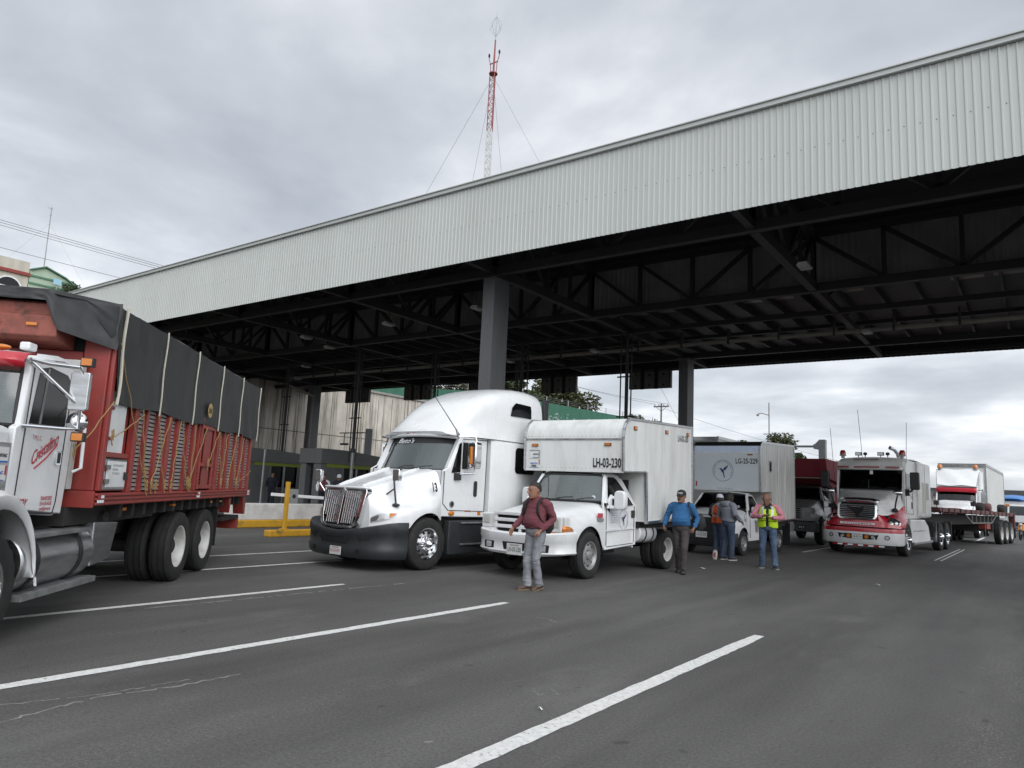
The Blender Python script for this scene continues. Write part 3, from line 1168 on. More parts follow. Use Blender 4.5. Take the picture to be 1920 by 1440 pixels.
# ================================================================ HOUSES
BEI = mat('beige_render', (0.5, 0.47, 0.4), 0.85, 0, 0.12, 1.5, (1, 1, .3), (.3, .27, .22), 1.2, .5)
GRE = mat('mint_render', (0.38, 0.47, 0.36), 0.85, 0, 0.1, 1.5)
GRT = mat('green_trim', (0.09, 0.2, 0.13), 0.7)
RTR = mat('red_cornice', (0.25, 0.05, 0.04), 0.8)
t = thing('beige_house', (-90, 26, 15), 0, 'beige house with red cornice and arched white window', 'house')
mm = M()
mm.box(-8, 0, -6, 4.43, 0, 7.5, BEI)
mm.box(-8, 0, -6, 4.43, 7.85, 9.1, BEI)
mm.build('wall', t, smooth=0)
mm = M()
mm.box(-8.1, .25, -6.1, 4.5, 7.5, 7.85, RTR)
mm.build('cornice', t, smooth=0)
arch = [(2.6 + 1.25 * math.cos(a), 5.75 + 1.25 * math.sin(a)) for a in [PI * q / 14 for q in range(15)]]
mm = M()
mm.prism([(3.85, 4.4)] + arch + [(1.35, 4.4)], 'x', 0.003, .05, GL_D)
w = mm.build('window', t, smooth=0)
mm = M()
for q in range(15):
    if q < 14:
        mm.beam((.08, *arch[q]), (.08, *arch[q + 1]), .1, .14, WHT)
for q in range(5):
    yy = 1.4 + q * .6
    mm.box(.052, .1, yy - .05, yy + .05, 4.4, 5.9, WHT)
mm.box(.052, .1, 1.35, 3.85, 5.85, 5.97, WHT)
mm.build('frame', w, smooth=0)
t = thing('green_house', (-90, 30.5, 15), 0, 'mint green gabled house with darker green trim', 'house')
mm = M()
mm.prism([(0, 0), (5.4, 0), (5.4, 7.0), (3.6, 8.15), (1.45, 8.9), (0, 8.25)], 'x', -7, 0, GRE)
mm.build('wall', t, smooth=0)
mm = M()
for a, b in (((0, 8.28), (1.45, 8.95)), ((1.45, 8.95), (3.6, 8.2)), ((3.6, 8.2), (5.6, 6.98))):
    mm.hexa([(-7.2, a[0], a[1]), (.3, a[0], a[1]), (.3, b[0], b[1]), (-7.2, b[0], b[1]), (-7.2, a[0], a[1] + .14), (.3, a[0], a[1] + .14), (.3, b[0], b[1] + .14), (-7.2, b[0], b[1] + .14)], GRT)
mm.build('roof', t, smooth=0)
mm = M()
mm.box(.003, .12, 0, 4.6, 7.6, 7.8, GRT)
mm.box(.003, .12, 0, 5.4, 6.75, 6.95, GRT)
mm.build('trim', t, smooth=0)
mm = M()
mm.box(.003, .05, 3.4, 4.0, 7.05, 7.5, GL_D)
mm.build('window', t, smooth=0)
t = thing('water_tank', (-90.6, 35.1, 22.1), 0, 'black plastic water tank on the green house roof edge', 'water tank')
mm = M()
mm.lathe([(.02, 1.15), (.2, 1.15), (.25, 1.02), (.4, .95), (.5, .8), (.5, .65), (.53, .62), (.5, .58), (.5, .35), (.53, .32), (.5, .28), (.5, 0), (.02, 0)], (0, 0, 0), BLK, 'z', 20)
mm.build('tank_body', t)
t = thing('backboard', (-89.3, 33.1, 21.2), 0, 'light blue basketball backboard in front of the green house', 'backboard')
mm = M()
mm.box(-.03, .03, -.42, .42, .95, 1.6, mat('blue_board', (.3, .5, .62), .5))
mm.build('board', t, smooth=0)
mm = M()
mm.cyl((-.1, 0, -2), (-.1, 0, 1.2), .05, STEEL, n=8)
mm.build('pole', t)
t = thing('rooftop_mast', (-90.5, 31.95, 23.7), 0, 'thin leaning antenna mast above the green house gable', 'antenna')
mm = M()
mm.cyl((0, 0, 0), (.1, -.1, 7.5), .05, STEEL, n=6)
mm.build('mast', t)
mm = M()
mm.beam((.1, -.5, 7.3), (.1, .05, 7.35), .05, .05, STEEL)
mm.cyl((.1, -.1, 6.5), (.1, -.1, 6.7), .09, STEEL, n=8)
mm.build('head', t)
mm = M()
for q in ((-2, -3.4, .3), (2, 3.6, -1.0), (-4, 1.5, 0)):
    mm.cyl((.05, -.05, 5.6), q, .008, STEEL, n=4)
mm.build('guy_wire', t)
tree(-86, 33.2, 19.3, 2.5, 1.5, G2, 'small green tree in front of the green house', 41, 900, leaf=.13)
tree(-92, 37.6, 19.5, 3.9, .35, (0.03, 0.045, 0.02), 'tiny dark cypress beside the canopy roof edge', 42, 500, leaf=.12, kind='cypress_tree', trunk=.1)

WIRE = mat('cable_black', (0.03, 0.03, 0.033), 0.6)
for q, z in enumerate((19.2, 19.02, 18.82, 17.2)):
    mm = M()
    P = []
    for s in range(25):
        y = -45 + s * 6
        P.append((-60, y, z + .00035 * (y - 25) ** 2 - .05 + (.0 if q < 3 else 0.003 * (y - 20))))
    mm.tube(P, .016, WIRE, 5)
    tag(mm.build('power_cable'), ('upper of the three cables crossing the sky at left', 'middle of the three cables crossing the sky at left', 'lower of the three cables crossing the sky at left', 'lone cable crossing the sky below the other three at left')[q], 'cable', 'cables at the left edge')

# ================================================================ TOWER
TR, TW = mat('tower_red', (0.3, 0.085, 0.08), 0.5, .2, .2, 4), mat('tower_white', (0.55, 0.55, 0.54), 0.5, .2, .1, 4)
t = thing('radio_tower', (-40.8, 50, 0), 0, 'slim red and white lattice radio tower with guy wires behind the canopy', 'radio tower')
tri = [(.33 * math.cos(a), .33 * math.sin(a)) for a in (rad(90), rad(210), rad(330))]
for q in range(7):
    z0, z1 = q * 5.9, (q + 1) * 5.9
    mc = TR if q % 2 == 0 else TW
    mm = M()
    for p in tri:
        mm.cyl((*p, z0), (*p, z1), .048, mc, n=6)
    n_ = 9
    for s in range(n_):
        za, zb = z0 + (z1 - z0) * s / n_, z0 + (z1 - z0) * (s + 1) / n_
        for e in range(3):
            a, b = tri[e], tri[(e + 1) % 3]
            if s % 2:
                a, b = b, a
            mm.cyl((*a, za), (*b, zb), .022, mc, n=4, caps=False)
            mm.cyl((*a, zb), (*b, zb), .02, mc, n=4, caps=False)
    mm.build('lattice_section', t, smooth=0)
mm = M()
mm.cyl((0, 0, 41.2), (0, 0, 41.3), .42, TR, n=12)
mm.cyl((0, 0, 41.3), (.05, 0, 44.8), .1, TR, r1=.07, n=8)
mm.cyl((.05, 0, 44.8), (.05, 0, 47.8), .04, STEEL, r1=.015, n=6)
for s in (-1, 1):
    mm.tube([(s * .35, 0, 41.3), (s * .4, 0, 42.4), (s * .6, 0, 42.9), (s * .62, 0, 43.1)], .04, TR, 6)
    mm.ell((s * .62, 0, 43.35), .1, .1, .24, CHASSIS, 8, 6)
mm.box(-.5, .5, -.03, .03, 42.35, 42.45, TR)
mm.build('beacon_head', t)
mm = M()
for s in range(4):
    a = PI / 2 * s
    P = [(.05, 0, 45.1), (.05 + .75 * math.cos(a), .75 * math.sin(a), 46.2), (.05, 0, 47.3)]
    mm.tube(P, .012, STEEL, 4)
mm.build('antenna_loop', t)
mm = M()
for q in ((-28, -2, 1), (23, 0, 1), (-10, 3, 1), (-2, 12, 1)):
    mm.cyl((0, 0, 41), q, .014, STEEL, n=4)
mm.build('guy_wire', t)

# ================================================================ POLES AND GANTRY BEYOND
WOOD = mat('weathered_pole', (0.13, 0.12, 0.11), 0.85, 0, .2, 3)
for q, (x, y, h, lb) in enumerate(((-40.9, 90, 14.0, 'nearer utility pole with crossarm between the hung sign and rear column'), (-44.6, 96, 12.6, 'shorter farther utility pole beside the taller one'))):
    t = thing('utility_pole', (x, y, 0), 0, lb, 'utility pole', 'utility poles beyond the toll plaza')
    mm = M()
    mm.cyl((0, 0, 0), (0, 0, h), .16, WOOD, r1=.11, n=8)
    mm.build('pole', t)
    mm = M()
    mm.box(-1.1, 1.1, -.07, .07, h - .5, h - .34, WOOD)
    mm.build('crossarm', t, smooth=0)
    for s in (-.95, -.35, .35, .95):
        mm = M()
        mm.cyl((s, 0, h - .34), (s, 0, h - .08), .07, STEEL, n=8)
        mm.build('insulator', t)
    if q == 0:
        mm = M()
        for s in (-1.1, 1.1):
            mm.beam((0, 0, h - 1.1), (s * .7, 0, h - .45), .05, .05, WOOD)
        mm.build('brace', t, smooth=0)
for q, (a, b, lb) in enumerate((((-41.8, 90, 13.9), (-58, 60, 19.0), 'cable running from the taller utility pole to the trees'), ((-40, 90, 13.9), (-57, 58, 18.0), 'second cable from the taller pole toward the trees'), ((-40.2, 90, 13.2), (-14, 130, 6), 'slack cable running right from the taller utility pole'))):
    mm = M()
    P = []
    for s in range(11):
        u = s / 10
        p = Vector(a).lerp(Vector(b), u)
        p.z -= 4 * u * (1 - u) * .8
        P.append(p)
    mm.tube(P, .02, WIRE, 4)
    tag(mm.build('power_cable'), lb, 'cable', 'cables beyond the toll plaza')
t = thing('lamp_mast', (-23.6, 80, 0), 0, 'tall thin lamp mast with short side arm rising from the treetops', 'street lamp')
mm = M()
mm.cyl((0, 0, 0), (0, 0, 12.3), .08, WOOD, r1=.05, n=8)
mm.build('pole', t)
mm = M()
mm.tube([(0, 0, 10.9), (-.8, 0, 11.15), (-1.2, 0, 11.1)], .04, WOOD, 6)
mm.box(-1.35, -1.1, -.1, .1, 10.85, 11.05, STEEL)
mm.build('lamp_arm', t)
mm = M()
mm.box(-.6, .6, -.03, .03, 8.8, 8.88, WOOD)
mm.box(-.25, .25, -.15, .15, 7.2, 7.8, STEEL)
mm.build('crossarm', t, smooth=0)
GANT = mat('gantry_grey', (0.2, 0.215, 0.22), 0.5, .2, .1, 2)
t = thing('height_gantry', (-9.05, 40, 0), 0, 'grey gantry post with a thin arm over the maroon canvas truck', 'gantry')
mm = M()
mm.box(-.17, .17, -.17, .17, 0, 4.8, GANT)
mm.build('post', t, smooth=0, bevel=.02)
mm = M()
mm.prism([(-.42, 4.42), (-.17, 4.38), (.172, 4.74), (.172, 4.9), (-.12, 4.9), (-.35, 4.66), (-.42, 4.66)], 'y', -.18, .18, GANT)
mm.build('bracket', t, smooth=0, bevel=.01)
mm = M()
mm.cyl((-.4, 0, 4.55), (-6.0, 0, 4.55), .06, GANT, n=8)
mm.build('arm', t)

# far buildings on the right
t = thing('warehouse', (6, 175, 0), 0, 'low far warehouse with dark roof at the right edge of the road', 'warehouse')
mm = M()
mm.box(-26, 30, 0, 14, 0, 4.5, mat('pale_far_wall', (.42, .41, .37), .8, 0, .1, .5))
mm.build('wall', t, smooth=0)
mm = M()
mm.prism([(-27, 4.51), (31, 4.51), (31, 5.9), (-27, 5.9)], 'y', -1, 15, mat('far_roof', (.07, .075, .08), .7, 0, .3, .6))
mm.build('roof', t, smooth=0)

# ================================================================ VEHICLE HELPERS
def side_poly(mm, pts, x, th, m):
    """plate in the local yz plane at x, thickness th towards +x"""
    mm.prism(pts, 'x', x, x + th, m)


def lerp_tab(tab, y):
    if y <= tab[0][0]:
        return tab[0][1:]
    for a, b in zip(tab[:-1], tab[1:]):
        if y <= b[0]:
            t = (y - a[0]) / (b[0] - a[0])
            return tuple(p + (q - p) * t for p, q in zip(a[1:], b[1:]))
    return tab[-1][1:]


def hood_rows(tab, arch, ny, zlow):
    """tab: (y, ztop, wtop, ws, zs, wf, zf). returns rows of points across the hood; the wheel arch is cut out of the flank"""
    yc, zc, R = arch
    y0, y1 = tab[0][0], tab[-1][0]
    rows = []
    for k in range(ny + 1):
        y = y0 + (y1 - y0) * k / ny
        zt, wt, ws, zs, wf, zf = lerp_tab(tab, y)
        zl = zlow
        if abs(y - yc) < R:
            zl = max(zlow, zc + math.sqrt(max(0, R * R - (y - yc) ** 2)))
        zl = min(zl, zf - .03)
        h = [(0, zt + .012), (wt * .35, zt + .01), (wt * .65, zt + .004), (wt * .88, zt - .02), (wt, zt - .06), ((wt + ws) / 2, (zt - .06) * .45 + zs * .55), (ws, zs), ((ws + wf) / 2, (zs + zf) / 2 + .02), (wf * .985, zf + .02), (wf, zf - (zf - zl) * .25), (wf, zl)]
        rows.append([(-a, y, b) for a, b in reversed(h)] + [(a, y, b) for a, b in h[1:]])
    return rows


def tyre_mesh(r, w, m, n=40, lugs=True):
    rr = r * .58
    h = w / 2
    gr = []
    for a in (-.22, 0.0, .22):
        c_ = a * w * 1.3
        gr += [(r, c_ - .012), (r - .014, c_ - .009), (r - .014, c_ + .009), (r, c_ + .012)]
    prof = [(rr, -h * .8), (rr * 1.06, -h * .92), (rr * 1.28, -h), (r * .9, -h), (r * .965, -h * .93), (r * .992, -h * .8)] + gr + [(r * .992, h * .8), (r * .965, h * .93), (r * .9, h), (rr * 1.3, h), (rr * 1.26, h * 1.015), (rr * 1.06, h * .94), (rr, h * .8)]
    mm = M()
    R = []
    for q, (pr, pa) in enumerate(prof):
        ring = []
        for j in range(n):
            t = 2 * PI * j / n
            k = pr
            if lugs and j % 2 and abs(pa) > h * .7 and pr > r * .94:
                k = pr - .016
            ring.append((pa, math.cos(t) * k, math.sin(t) * k))
        R.append(ring)
    mm.rings(R, m, False, False)
    return mm


def rim_mesh(r, w, style):
    rr = r * .585
    h = w / 2
    mm = M()
    if style == 'dish':      # deep white dual wheel
        m = RIMW
        mm.lathe([(rr, h * .86), (rr * 1.03, h * .9), (rr * .97, h * .86), (rr * .9, h * .5), (rr * .86, -h * .1), (rr * .7, -h * .3), (rr * .5, -h * .3), (rr * .46, -h * .15)], (0, 0, 0), m, 'x', 36)
        mm.lathe([(rr * .46, -h * .15), (rr * .4, -h * .15), (rr * .36, h * .25), (rr * .2, h * .4), (.01, h * .42)], (0, 0, 0), CHASSIS, 'x', 16)
        for k in range(8):
            a = 2 * PI * k / 8
            p = (math.cos(a) * rr * .62, math.sin(a) * rr * .62)
            mm.cyl((-h * .31, *p), (-h * .27, *p), rr * .085, BLKM, n=10)
        for k in range(10):
            a = 2 * PI * k / 10
            p = (math.cos(a) * rr * .49, math.sin(a) * rr * .49)
            mm.cyl((-h * .3, *p), (-h * .05, *p), rr * .04, STEEL, n=6)
    elif style in ('alu', 'chromedual'):
        m = CHROME
        if style == 'alu':
            mm.lathe([(rr, h * .84), (rr * 1.04, h * .92), (rr * .97, h * .9), (rr * .9, h * .62), (rr * .8, h * .55), (rr * .62, h * .62), (rr * .5, h * .72), (rr * .46, h * .72)], (0, 0, 0), m, 'x', 40)
            z1 = h * .72
            mm.lathe([(rr * .46, z1), (rr * .33, z1 + .02), (rr * .27, z1 + .09), (rr * .15, z1 + .13), (.01, z1 + .15)], (0, 0, 0), m, 'x', 20)
            hr, hz = rr * .72, h * .58
        else:
            mm.lathe([(rr, h * .86), (rr * 1.03, h * .9), (rr * .97, h * .86), (rr * .9, h * .4), (rr * .86, -h * .1), (rr * .7, -h * .2), (rr * .48, -h * .2)], (0, 0, 0), m, 'x', 36)
            z1 = -h * .2
            mm.lathe([(rr * .5, z1), (rr * .42, z1 + .16), (rr * .36, z1 + .2), (rr * .2, z1 + .25), (.01, z1 + .26)], (0, 0, 0), m, 'x', 20)
            hr, hz = rr * .66, -h * .2
        for k in range(10):
            a = 2 * PI * k / 10
            p = (math.cos(a) * hr, math.sin(a) * hr)
            mm.cyl((hz - .02, *p), (hz + .012, *p), rr * .085, BLKM, n=12)
            a += PI / 10
            p = (math.cos(a) * rr * .4, math.sin(a) * rr * .4)
            mm.cyl((z1, *p), (z1 + .07, *p), rr * .06, m, r1=rr * .035, n=8)
    else:
        m = RIMG
        mm.lathe([(rr, h * .84), (rr * 1.04, h * .92), (rr * .97, h * .9), (rr * .88, h * .5), (rr * .74, h * .55), (rr * .6, h * .68), (rr * .42, h * .66), (rr * .36, h * .6)], (0, 0, 0), m, 'x', 36)
        mm.lathe([(rr * .36, h * .6), (rr * .3, h * .95), (rr * .2, h * 1.0), (.01, h * 1.02)], (0, 0, 0), m, 'x', 16)
        for k in range(8):
            a = 2 * PI * k / 8
            p = (math.cos(a) * rr * .72, math.sin(a) * rr * .72)
            mm.cyl((h * .5, *p), (h * .585, *p), rr * .11, BLKM, n=10)
        for k in range(8):
            a = 2 * PI * (k + .5) / 8
            p = (math.cos(a) * rr * .43, math.sin(a) * rr * .43)
            mm.cyl((h * .6, *p), (h * .8, *p), rr * .05, STEEL, n=6)
    return mm


_wheel = {}


def wheel(parent, x, y, r, w, style, side=1, steer=0):
    """x is the outer face of the tyre"""
    key = (r, w, style)
    if key not in _wheel:
        a = tyre_mesh(r, w, TYRE).build('wheel')
        b = rim_mesh(r, w, style).build('rim', a, smooth=30)
        a.parent = parent
        _wheel[key] = (a, b)
    else:
        pa, pb = _wheel[key]
        a = pa.copy()
        COL.objects.link(a)
        a.parent = parent
        b = pb.copy()
        COL.objects.link(b)
        b.parent = a
    a.location = (x - side * w / 2, y, r)
    a.rotation_euler = (rad(11 * y), 0, (0 if side > 0 else PI) + steer)
    return a


def project_patch(target_mesh, poly, origin, xd, yd, m, off=.008, rings=5, mm=None):
    """polygon given in a local plane is laid onto a mesh along the plane normal"""
    bv = BVHTree.FromPolygons([v for v in target_mesh.v], [f for f in target_mesh.f])
    xd, yd = Vector(xd).normalized(), Vector(yd).normalized()
    n = xd.cross(yd).normalized()
    o = Vector(origin)
    cx = sum(p[0] for p in poly) / len(poly)
    cy = sum(p[1] for p in poly) / len(poly)
    mm = mm or M()
    R = []
    for k in range(rings + 1):
        t = k / rings
        t = max(t, .02)
        row = []
        for px, py in poly:
            q = o + xd * (cx + (px - cx) * t) + yd * (cy + (py - cy) * t)
            hit = bv.ray_cast(q + n * 1.0, -n, 3.0)
            if hit[0] is None:
                near = bv.find_nearest(q)
                pt = near[0] if near[0] is not None else q
                nn = n
            else:
                pt, nn = hit[0], hit[1]
                if nn.dot(n) < 0:
                    nn = -nn
            row.append(tuple(pt + n * off))
        R.append(row)
    mm.rings(R, m, True, False)
    return mm


def dense(poly, k=4):
    out = []
    for a, b in zip(poly, poly[1:] + poly[:1]):
        for q in range(k):
            t = q / k
            out.append((a[0] + (b[0] - a[0]) * t, a[1] + (b[1] - a[1]) * t))
    return out


def windshield(parent, base_y, base_c, base_w, zb, top_y, top_c, top_w, zt, m, dash=True, wiper=True):
    """curved screen; *_c is the y of the centre, *_y of the corners"""
    rows = []
    for k in range(7):
        t = k / 6
        row = []
        for j in range(13):
            s = -1 + 2 * j / 12
            w = base_w + (top_w - base_w) * t
            yc = base_c + (top_c - base_c) * t
            ye = base_y + (top_y - base_y) * t
            row.append((w * s, yc + (ye - yc) * abs(s) ** 2.2, zb + (zt - zb) * t - .0 * s))
        rows.append(row)
    mm = M()
    mm.keep = True
    mm.grid(rows, m)
    g = mm.build('windshield', parent, smooth=60)
    # rubber seal
    mm = M()
    edge = rows[0] + [r[-1] for r in rows[1:-1]] + list(reversed(rows[-1])) + [r[0] for r in reversed(rows[1:-1])]
    mm.tube(edge + [edge[0]], .018, BLK, 6)
    mm.build('seal', g)
    if wiper:
        mm = M()
        for s in (-.1, .45):
            a = Vector((s * base_w, base_c - .02, zb + .02))
            b = Vector((s * base_w + base_w * .42, base_c + .02, zb + .07))
            mm.tube([a, (a + b) / 2 + Vector((0, -.03, .01)), b], .011, BLK, 5)
        mm.build('wiper', g)
    return rows


def interior(parent, y0, y1, hw, z0, z1, zt):
    mm = M()
    mm.box(-hw, hw, y0, y0 + .4, z0, z1, INT)                     # dashboard
    mm.box(-hw, hw, y1, y1 + .04, z0, zt, INT)
    mm.box(-hw, hw, y0, y1, z0 - .05, z0, INT)
    for s in (-1, 1):
        mm.box(s * hw - .012, s * hw - .004, y0 + .41, y1 - .01, z0 + .01, z1 - .02, INT)
    for s in (-1, 1):
        x = s * hw * .5
        mm.box(x - .24, x + .24, y1 - .35, y1 - .18, z0, z1 + .22, SEAT)
        mm.box(x - .13, x + .13, y1 - .33, y1 - .2, z1 + .24, z1 + .42, SEAT)
    mm.build('cab_interior', parent, smooth=0, bevel=.03)
    mm = M()
    cx = hw * .48
    mm.tube([(cx + .2 * math.cos(a), y0 + .52 + .08 * math.sin(a), z1 + .02 + .18 * math.sin(a)) for a in [2 * PI * q / 18 for q in range(19)]], .016, BLK, 6)
    mm.build('steering_wheel', parent)


def plate(parent, x, y, z, w, h, txt, tcol=BLKL, tilt=0):
    mm = M()
    mm.box(x - w / 2, x + w / 2, y, y + .008, z - h / 2, z + h / 2, PLATE)
    p = mm.build('licence_plate', parent, smooth=0)
    lettering(txt, h * .58, tcol, p, (x - w * .42, y - .003, z - h * .22), (1, 0, 0), (0, 0, 1), width=w * .84)
    mm = M()
    mm.box(x - w * .3, x + w * .3, y - .003, y - .001, z + h * .3, z + h * .42, mat('plate_band', (.35, .3, .3), .5))
    mm.build('band', p, smooth=0)
    return p


def emblem(parent, cx, cz, R, y=None, x=None, words='AGRUPAMIENTO METROPOLITANO', name='emblem', squash=1.0):
    """round badge: ring, lettering round the rim and a small flying bird"""
    def P(a, b):
        return (cx + a, y, cz + b) if y is not None else (x, cx + a, cz + b)
    mm = M()
    A, B = [], []
    for k in range(49):
        t = 2 * PI * k / 48
        A.append(P(R * math.cos(t) * squash, R * math.sin(t)))
        B.append(P(R * .965 * math.cos(t) * squash, R * .965 * math.sin(t)))
    mm.grid([A, B], BLUE_L)
    bird = [[(-.52, .16), (-.3, .2), (-.22, .26), (-.1, .2), (.02, .06), (.1, -.1), (.12, -.3), (.02, -.26), (-.12, -.12), (-.24, .08), (-.3, .16)],
            [(0, .06), (.14, .3), (.32, .4), (.52, .56), (.46, .36), (.34, .18), (.12, -.02)],
            [(.0, -.2), (.1, -.22), (.16, -.5), (.2, -.66), (.1, -.62), (.04, -.46)]]
    for pl in bird:
        mm.poly([P(a * R * squash, b * R) for a, b in pl], BLUE_L)
    o = mm.build(name, parent, smooth=0)
    n = len(words)
    for k, ch in enumerate(words):
        if ch == ' ':
            continue
        t = rad(205) - rad(230) * k / (n - 1)
        rr = R * .78
        c = P(rr * math.cos(t) * squash, rr * math.sin(t))
        tx = Vector(P(math.sin(t), -math.cos(t))) - Vector(P(0, 0))
        ty = Vector(P(math.cos(t), math.sin(t))) - Vector(P(0, 0))
        letters.append((ch, R * .17, c, tx, ty))
    me_objs = []
    for ch, s, c, tx, ty in letters:
        l = lettering(ch, s, BLUE_L, None, c, tx, ty)
        me_objs.append(l)
    letters.clear()
    # join the rim lettering into one mesh
    bm = bmesh.new()
    for l in me_objs:
        bm.from_mesh(l.data)
        d = l.data
        bpy.data.objects.remove(l)
        bpy.data.meshes.remove(d)
    me = bpy.data.meshes.new('lettering')
    bm.to_mesh(me)
    bm.free()
    me.materials.append(BLUE_L)
    lo = bpy.data.objects.new('lettering', me)
    COL.objects.link(lo)
    lo.parent = o
    return o


letters = []


def stickers(parent, x0, x1, z0, z1, y=None, x=None, blue=True):
    """two association permit stickers, one above the other"""
    def place(a0, a1, b0, b1, d, m, mm):
        if y is not None:
            mm.box(a0, a1, y - d, y - d + .001, b0, b1, m)
        else:
            mm.box(x + d - .001, x + d, a0, a1, b0, b1, m)
    w, h = x1 - x0, (z1 - z0)
    zm = z0 + h * .5
    for (b0, b1, top) in ((zm + h * .01, z1, True), (z0, zm - h * .03, False)):
        mm = M()
        place(x0, x1, b0, b1, .002, PLATE, mm)
        s = mm.build('sticker', parent, smooth=0)
        mm = M()
        hh = b1 - b0
        if top:
            bl = BLUE_S if blue else mat('grey_green_print', (.2, .25, .25), .6)
            if blue:
                place(x0 + w * .01, x0 + w * .28, b0 + hh * .04, b1 - hh * .04, .004, bl, mm)
            else:
                place(x1 - w * .12, x1 - w * .02, b0 + hh * .17, b1 - hh * .16, .004, bl, mm)
                place(x0 + w * .02, x1 - w * .02, b1 - hh * .15, b1 - hh * .02, .004, bl, mm)
            place(x0 + w * .281, x1 - w * .02, b0 + hh * .04, b0 + hh * .16, .004, bl, mm)
        else:
            place(x1 - w * .1, x1 - w * .01, b0 + hh * .35, b1 - hh * .03, .004, REDT, mm)
            place(x0, x1 - w * .12, b0 + hh * .001, b0 + hh * .05, .004, BLUE_S, mm)
        mm.build('print', s, smooth=0)
        yy = (lambda a, b: (a, y - .006, b)) if y is not None else (lambda a, b: (x + .006, a, b))
        xd = (1, 0, 0) if y is not None else (0, 1, 0)
        if top:
            lettering('AMOTAC', hh * .26, BLKL, s, yy(x0 + w * .34, b0 + hh * .4), xd, (0, 0, 1), width=w * .58, bold=.002)
        else:
            lettering('AMOTAC', hh * .24, BLUE_S, s, yy(x0 + w * .08, b0 + hh * .42), xd, (0, 0, 1), width=w * .76, bold=.002)
            lettering('2026', hh * .28, BLKL, s, yy(x0 + w * .2, b0 + hh * .12), xd, (0, 0, 1), width=w * .5, bold=.003)


WIN = mat('black_window', (0.005, 0.006, 0.006), 0.06, 0, 0.1, 2, spec=0.28)

# ================================================================ WHITE SLEEPER SEMI
t = thing('semi_truck', (-10.6, 10.35, 0), 2, 'big white sleeper semi with chrome vertical bar grille and number 13 on its door', 'semi truck')
tab = [(-1.02, 1.50, .56, .64, 1.3, .72, 1.02), (-.9, 1.53, .6, .72, 1.25, .92, 1.03), (-.7, 1.585, .64, .82, 1.22, 1.1, 1.06), (-.45, 1.66, .68, .9, 1.22, 1.19, 1.1), (-.2, 1.73, .72, .96, 1.28, 1.21, 1.13), (.05, 1.80, .77, .98, 1.36, 1.21, 1.15), (.25, 1.86, .83, 1.0, 1.46, 1.17, 1.2), (.46, 1.92, .92, 1.03, 1.6, 1.09, 1.3)]
hm = M()
hm.grid(hood_rows(tab, (.03, .49, .58), 22, .72), W_CLEAN)
_r0 = hood_rows(tab, (.03, .49, .58), 22, .72)[0]
hm.build('hood', t, smooth=60, sub=1)
mm = M()
mm.poly([(p[0], p[1] + .004, p[2]) for p in _r0], W_CLEAN)
mm.grid([[(p[0] * 1.0, p[1] + .004, p[2]) for p in _r0], [(p[0] * .97, p[1] - .012, p[2] - .006) for p in _r0]], W_CLEAN)
mm.poly([(p[0] * .97, p[1] - .012, p[2] - .006) for p in _r0], W_CLEAN)
mm.build('nose_panel', t, smooth=50)
# hood ridges
mm = M()
for s in (-1, 1):
    P = [(s * (.34 + .1 * q / 8), -.95 + 1.35 * q / 8, lerp_tab(tab, -.95 + 1.35 * q / 8)[0] + .012) for q in range(9)]
    mm.tube(P, [.012] + [.03] * 7 + [.02], W_CLEAN, 8)
mm.build('hood_ridge', t, smooth=60)
# seam line along the flank
# grille
mm = M()
gy = lambda z: -1.18 + .12 * (z - .74) / .72
outer = [(-.6, 1.47), (.6, 1.47), (.62, 1.42), (.55, .95), (.49, .8), (.38, .745), (-.38, .745), (-.49, .8), (-.55, .95), (-.62, 1.42)]
inner = [(a * .88, 1.1 + (b - 1.1) * .9) for a, b in outer]
R = []
for k, (pl, d) in enumerate(((outer, .12), (outer, 0), (inner, -.02), (inner, .06))):
    R.append([(a, gy(b) + d, b) for a, b in pl])
mm.rings(R, CHROME, False, False)
g = mm.build('grille', t, smooth=30, bevel=.006)
mm = M()
mm.poly([(a, gy(b) + .055, b) for a, b in inner], BLKM)
mm.build('grille_back', g, smooth=0)
mm = M()
for k in range(17):
    x = -.5 + k * .0625
    if k == 8:
        continue
    zt_ = 1.42
    zb_ = .80 + (.02 if abs(x) < .4 else .12 + (abs(x) - .4) * .9)
    mm.beam((x, gy(zb_) + .012, zb_), (x * 1.0, gy(zt_) + .012, zt_), .03, .05, CHROME, up=(0, 1, 0))
mm.beam((0, gy(.79), .79), (0, gy(1.42), 1.42), .035, .06, CHROME, up=(0, 1, 0))
mm.build('grille_bar', g, smooth=0, bevel=.006)
mm = M()
mm.rings([[(0, gy(1.5) - .005, 1.52), (.075, gy(1.42) - .005, 1.42), (0, gy(1.3) - .005, 1.3), (-.075, gy(1.42) - .005, 1.42)], [(0, gy(1.5) - .05, 1.49), (.05, gy(1.42) - .05, 1.42), (0, gy(1.3) - .05, 1.33), (-.05, gy(1.42) - .05, 1.42)]], STEEL)
mm.build('emblem', g, smooth=0)
mm = M()
mm.beam((-.6, -1.03, 1.485), (.6, -1.03, 1.485), .12, .045, W_CLEAN)
mm.build('nose_trim', t, smooth=30, bevel=.02)
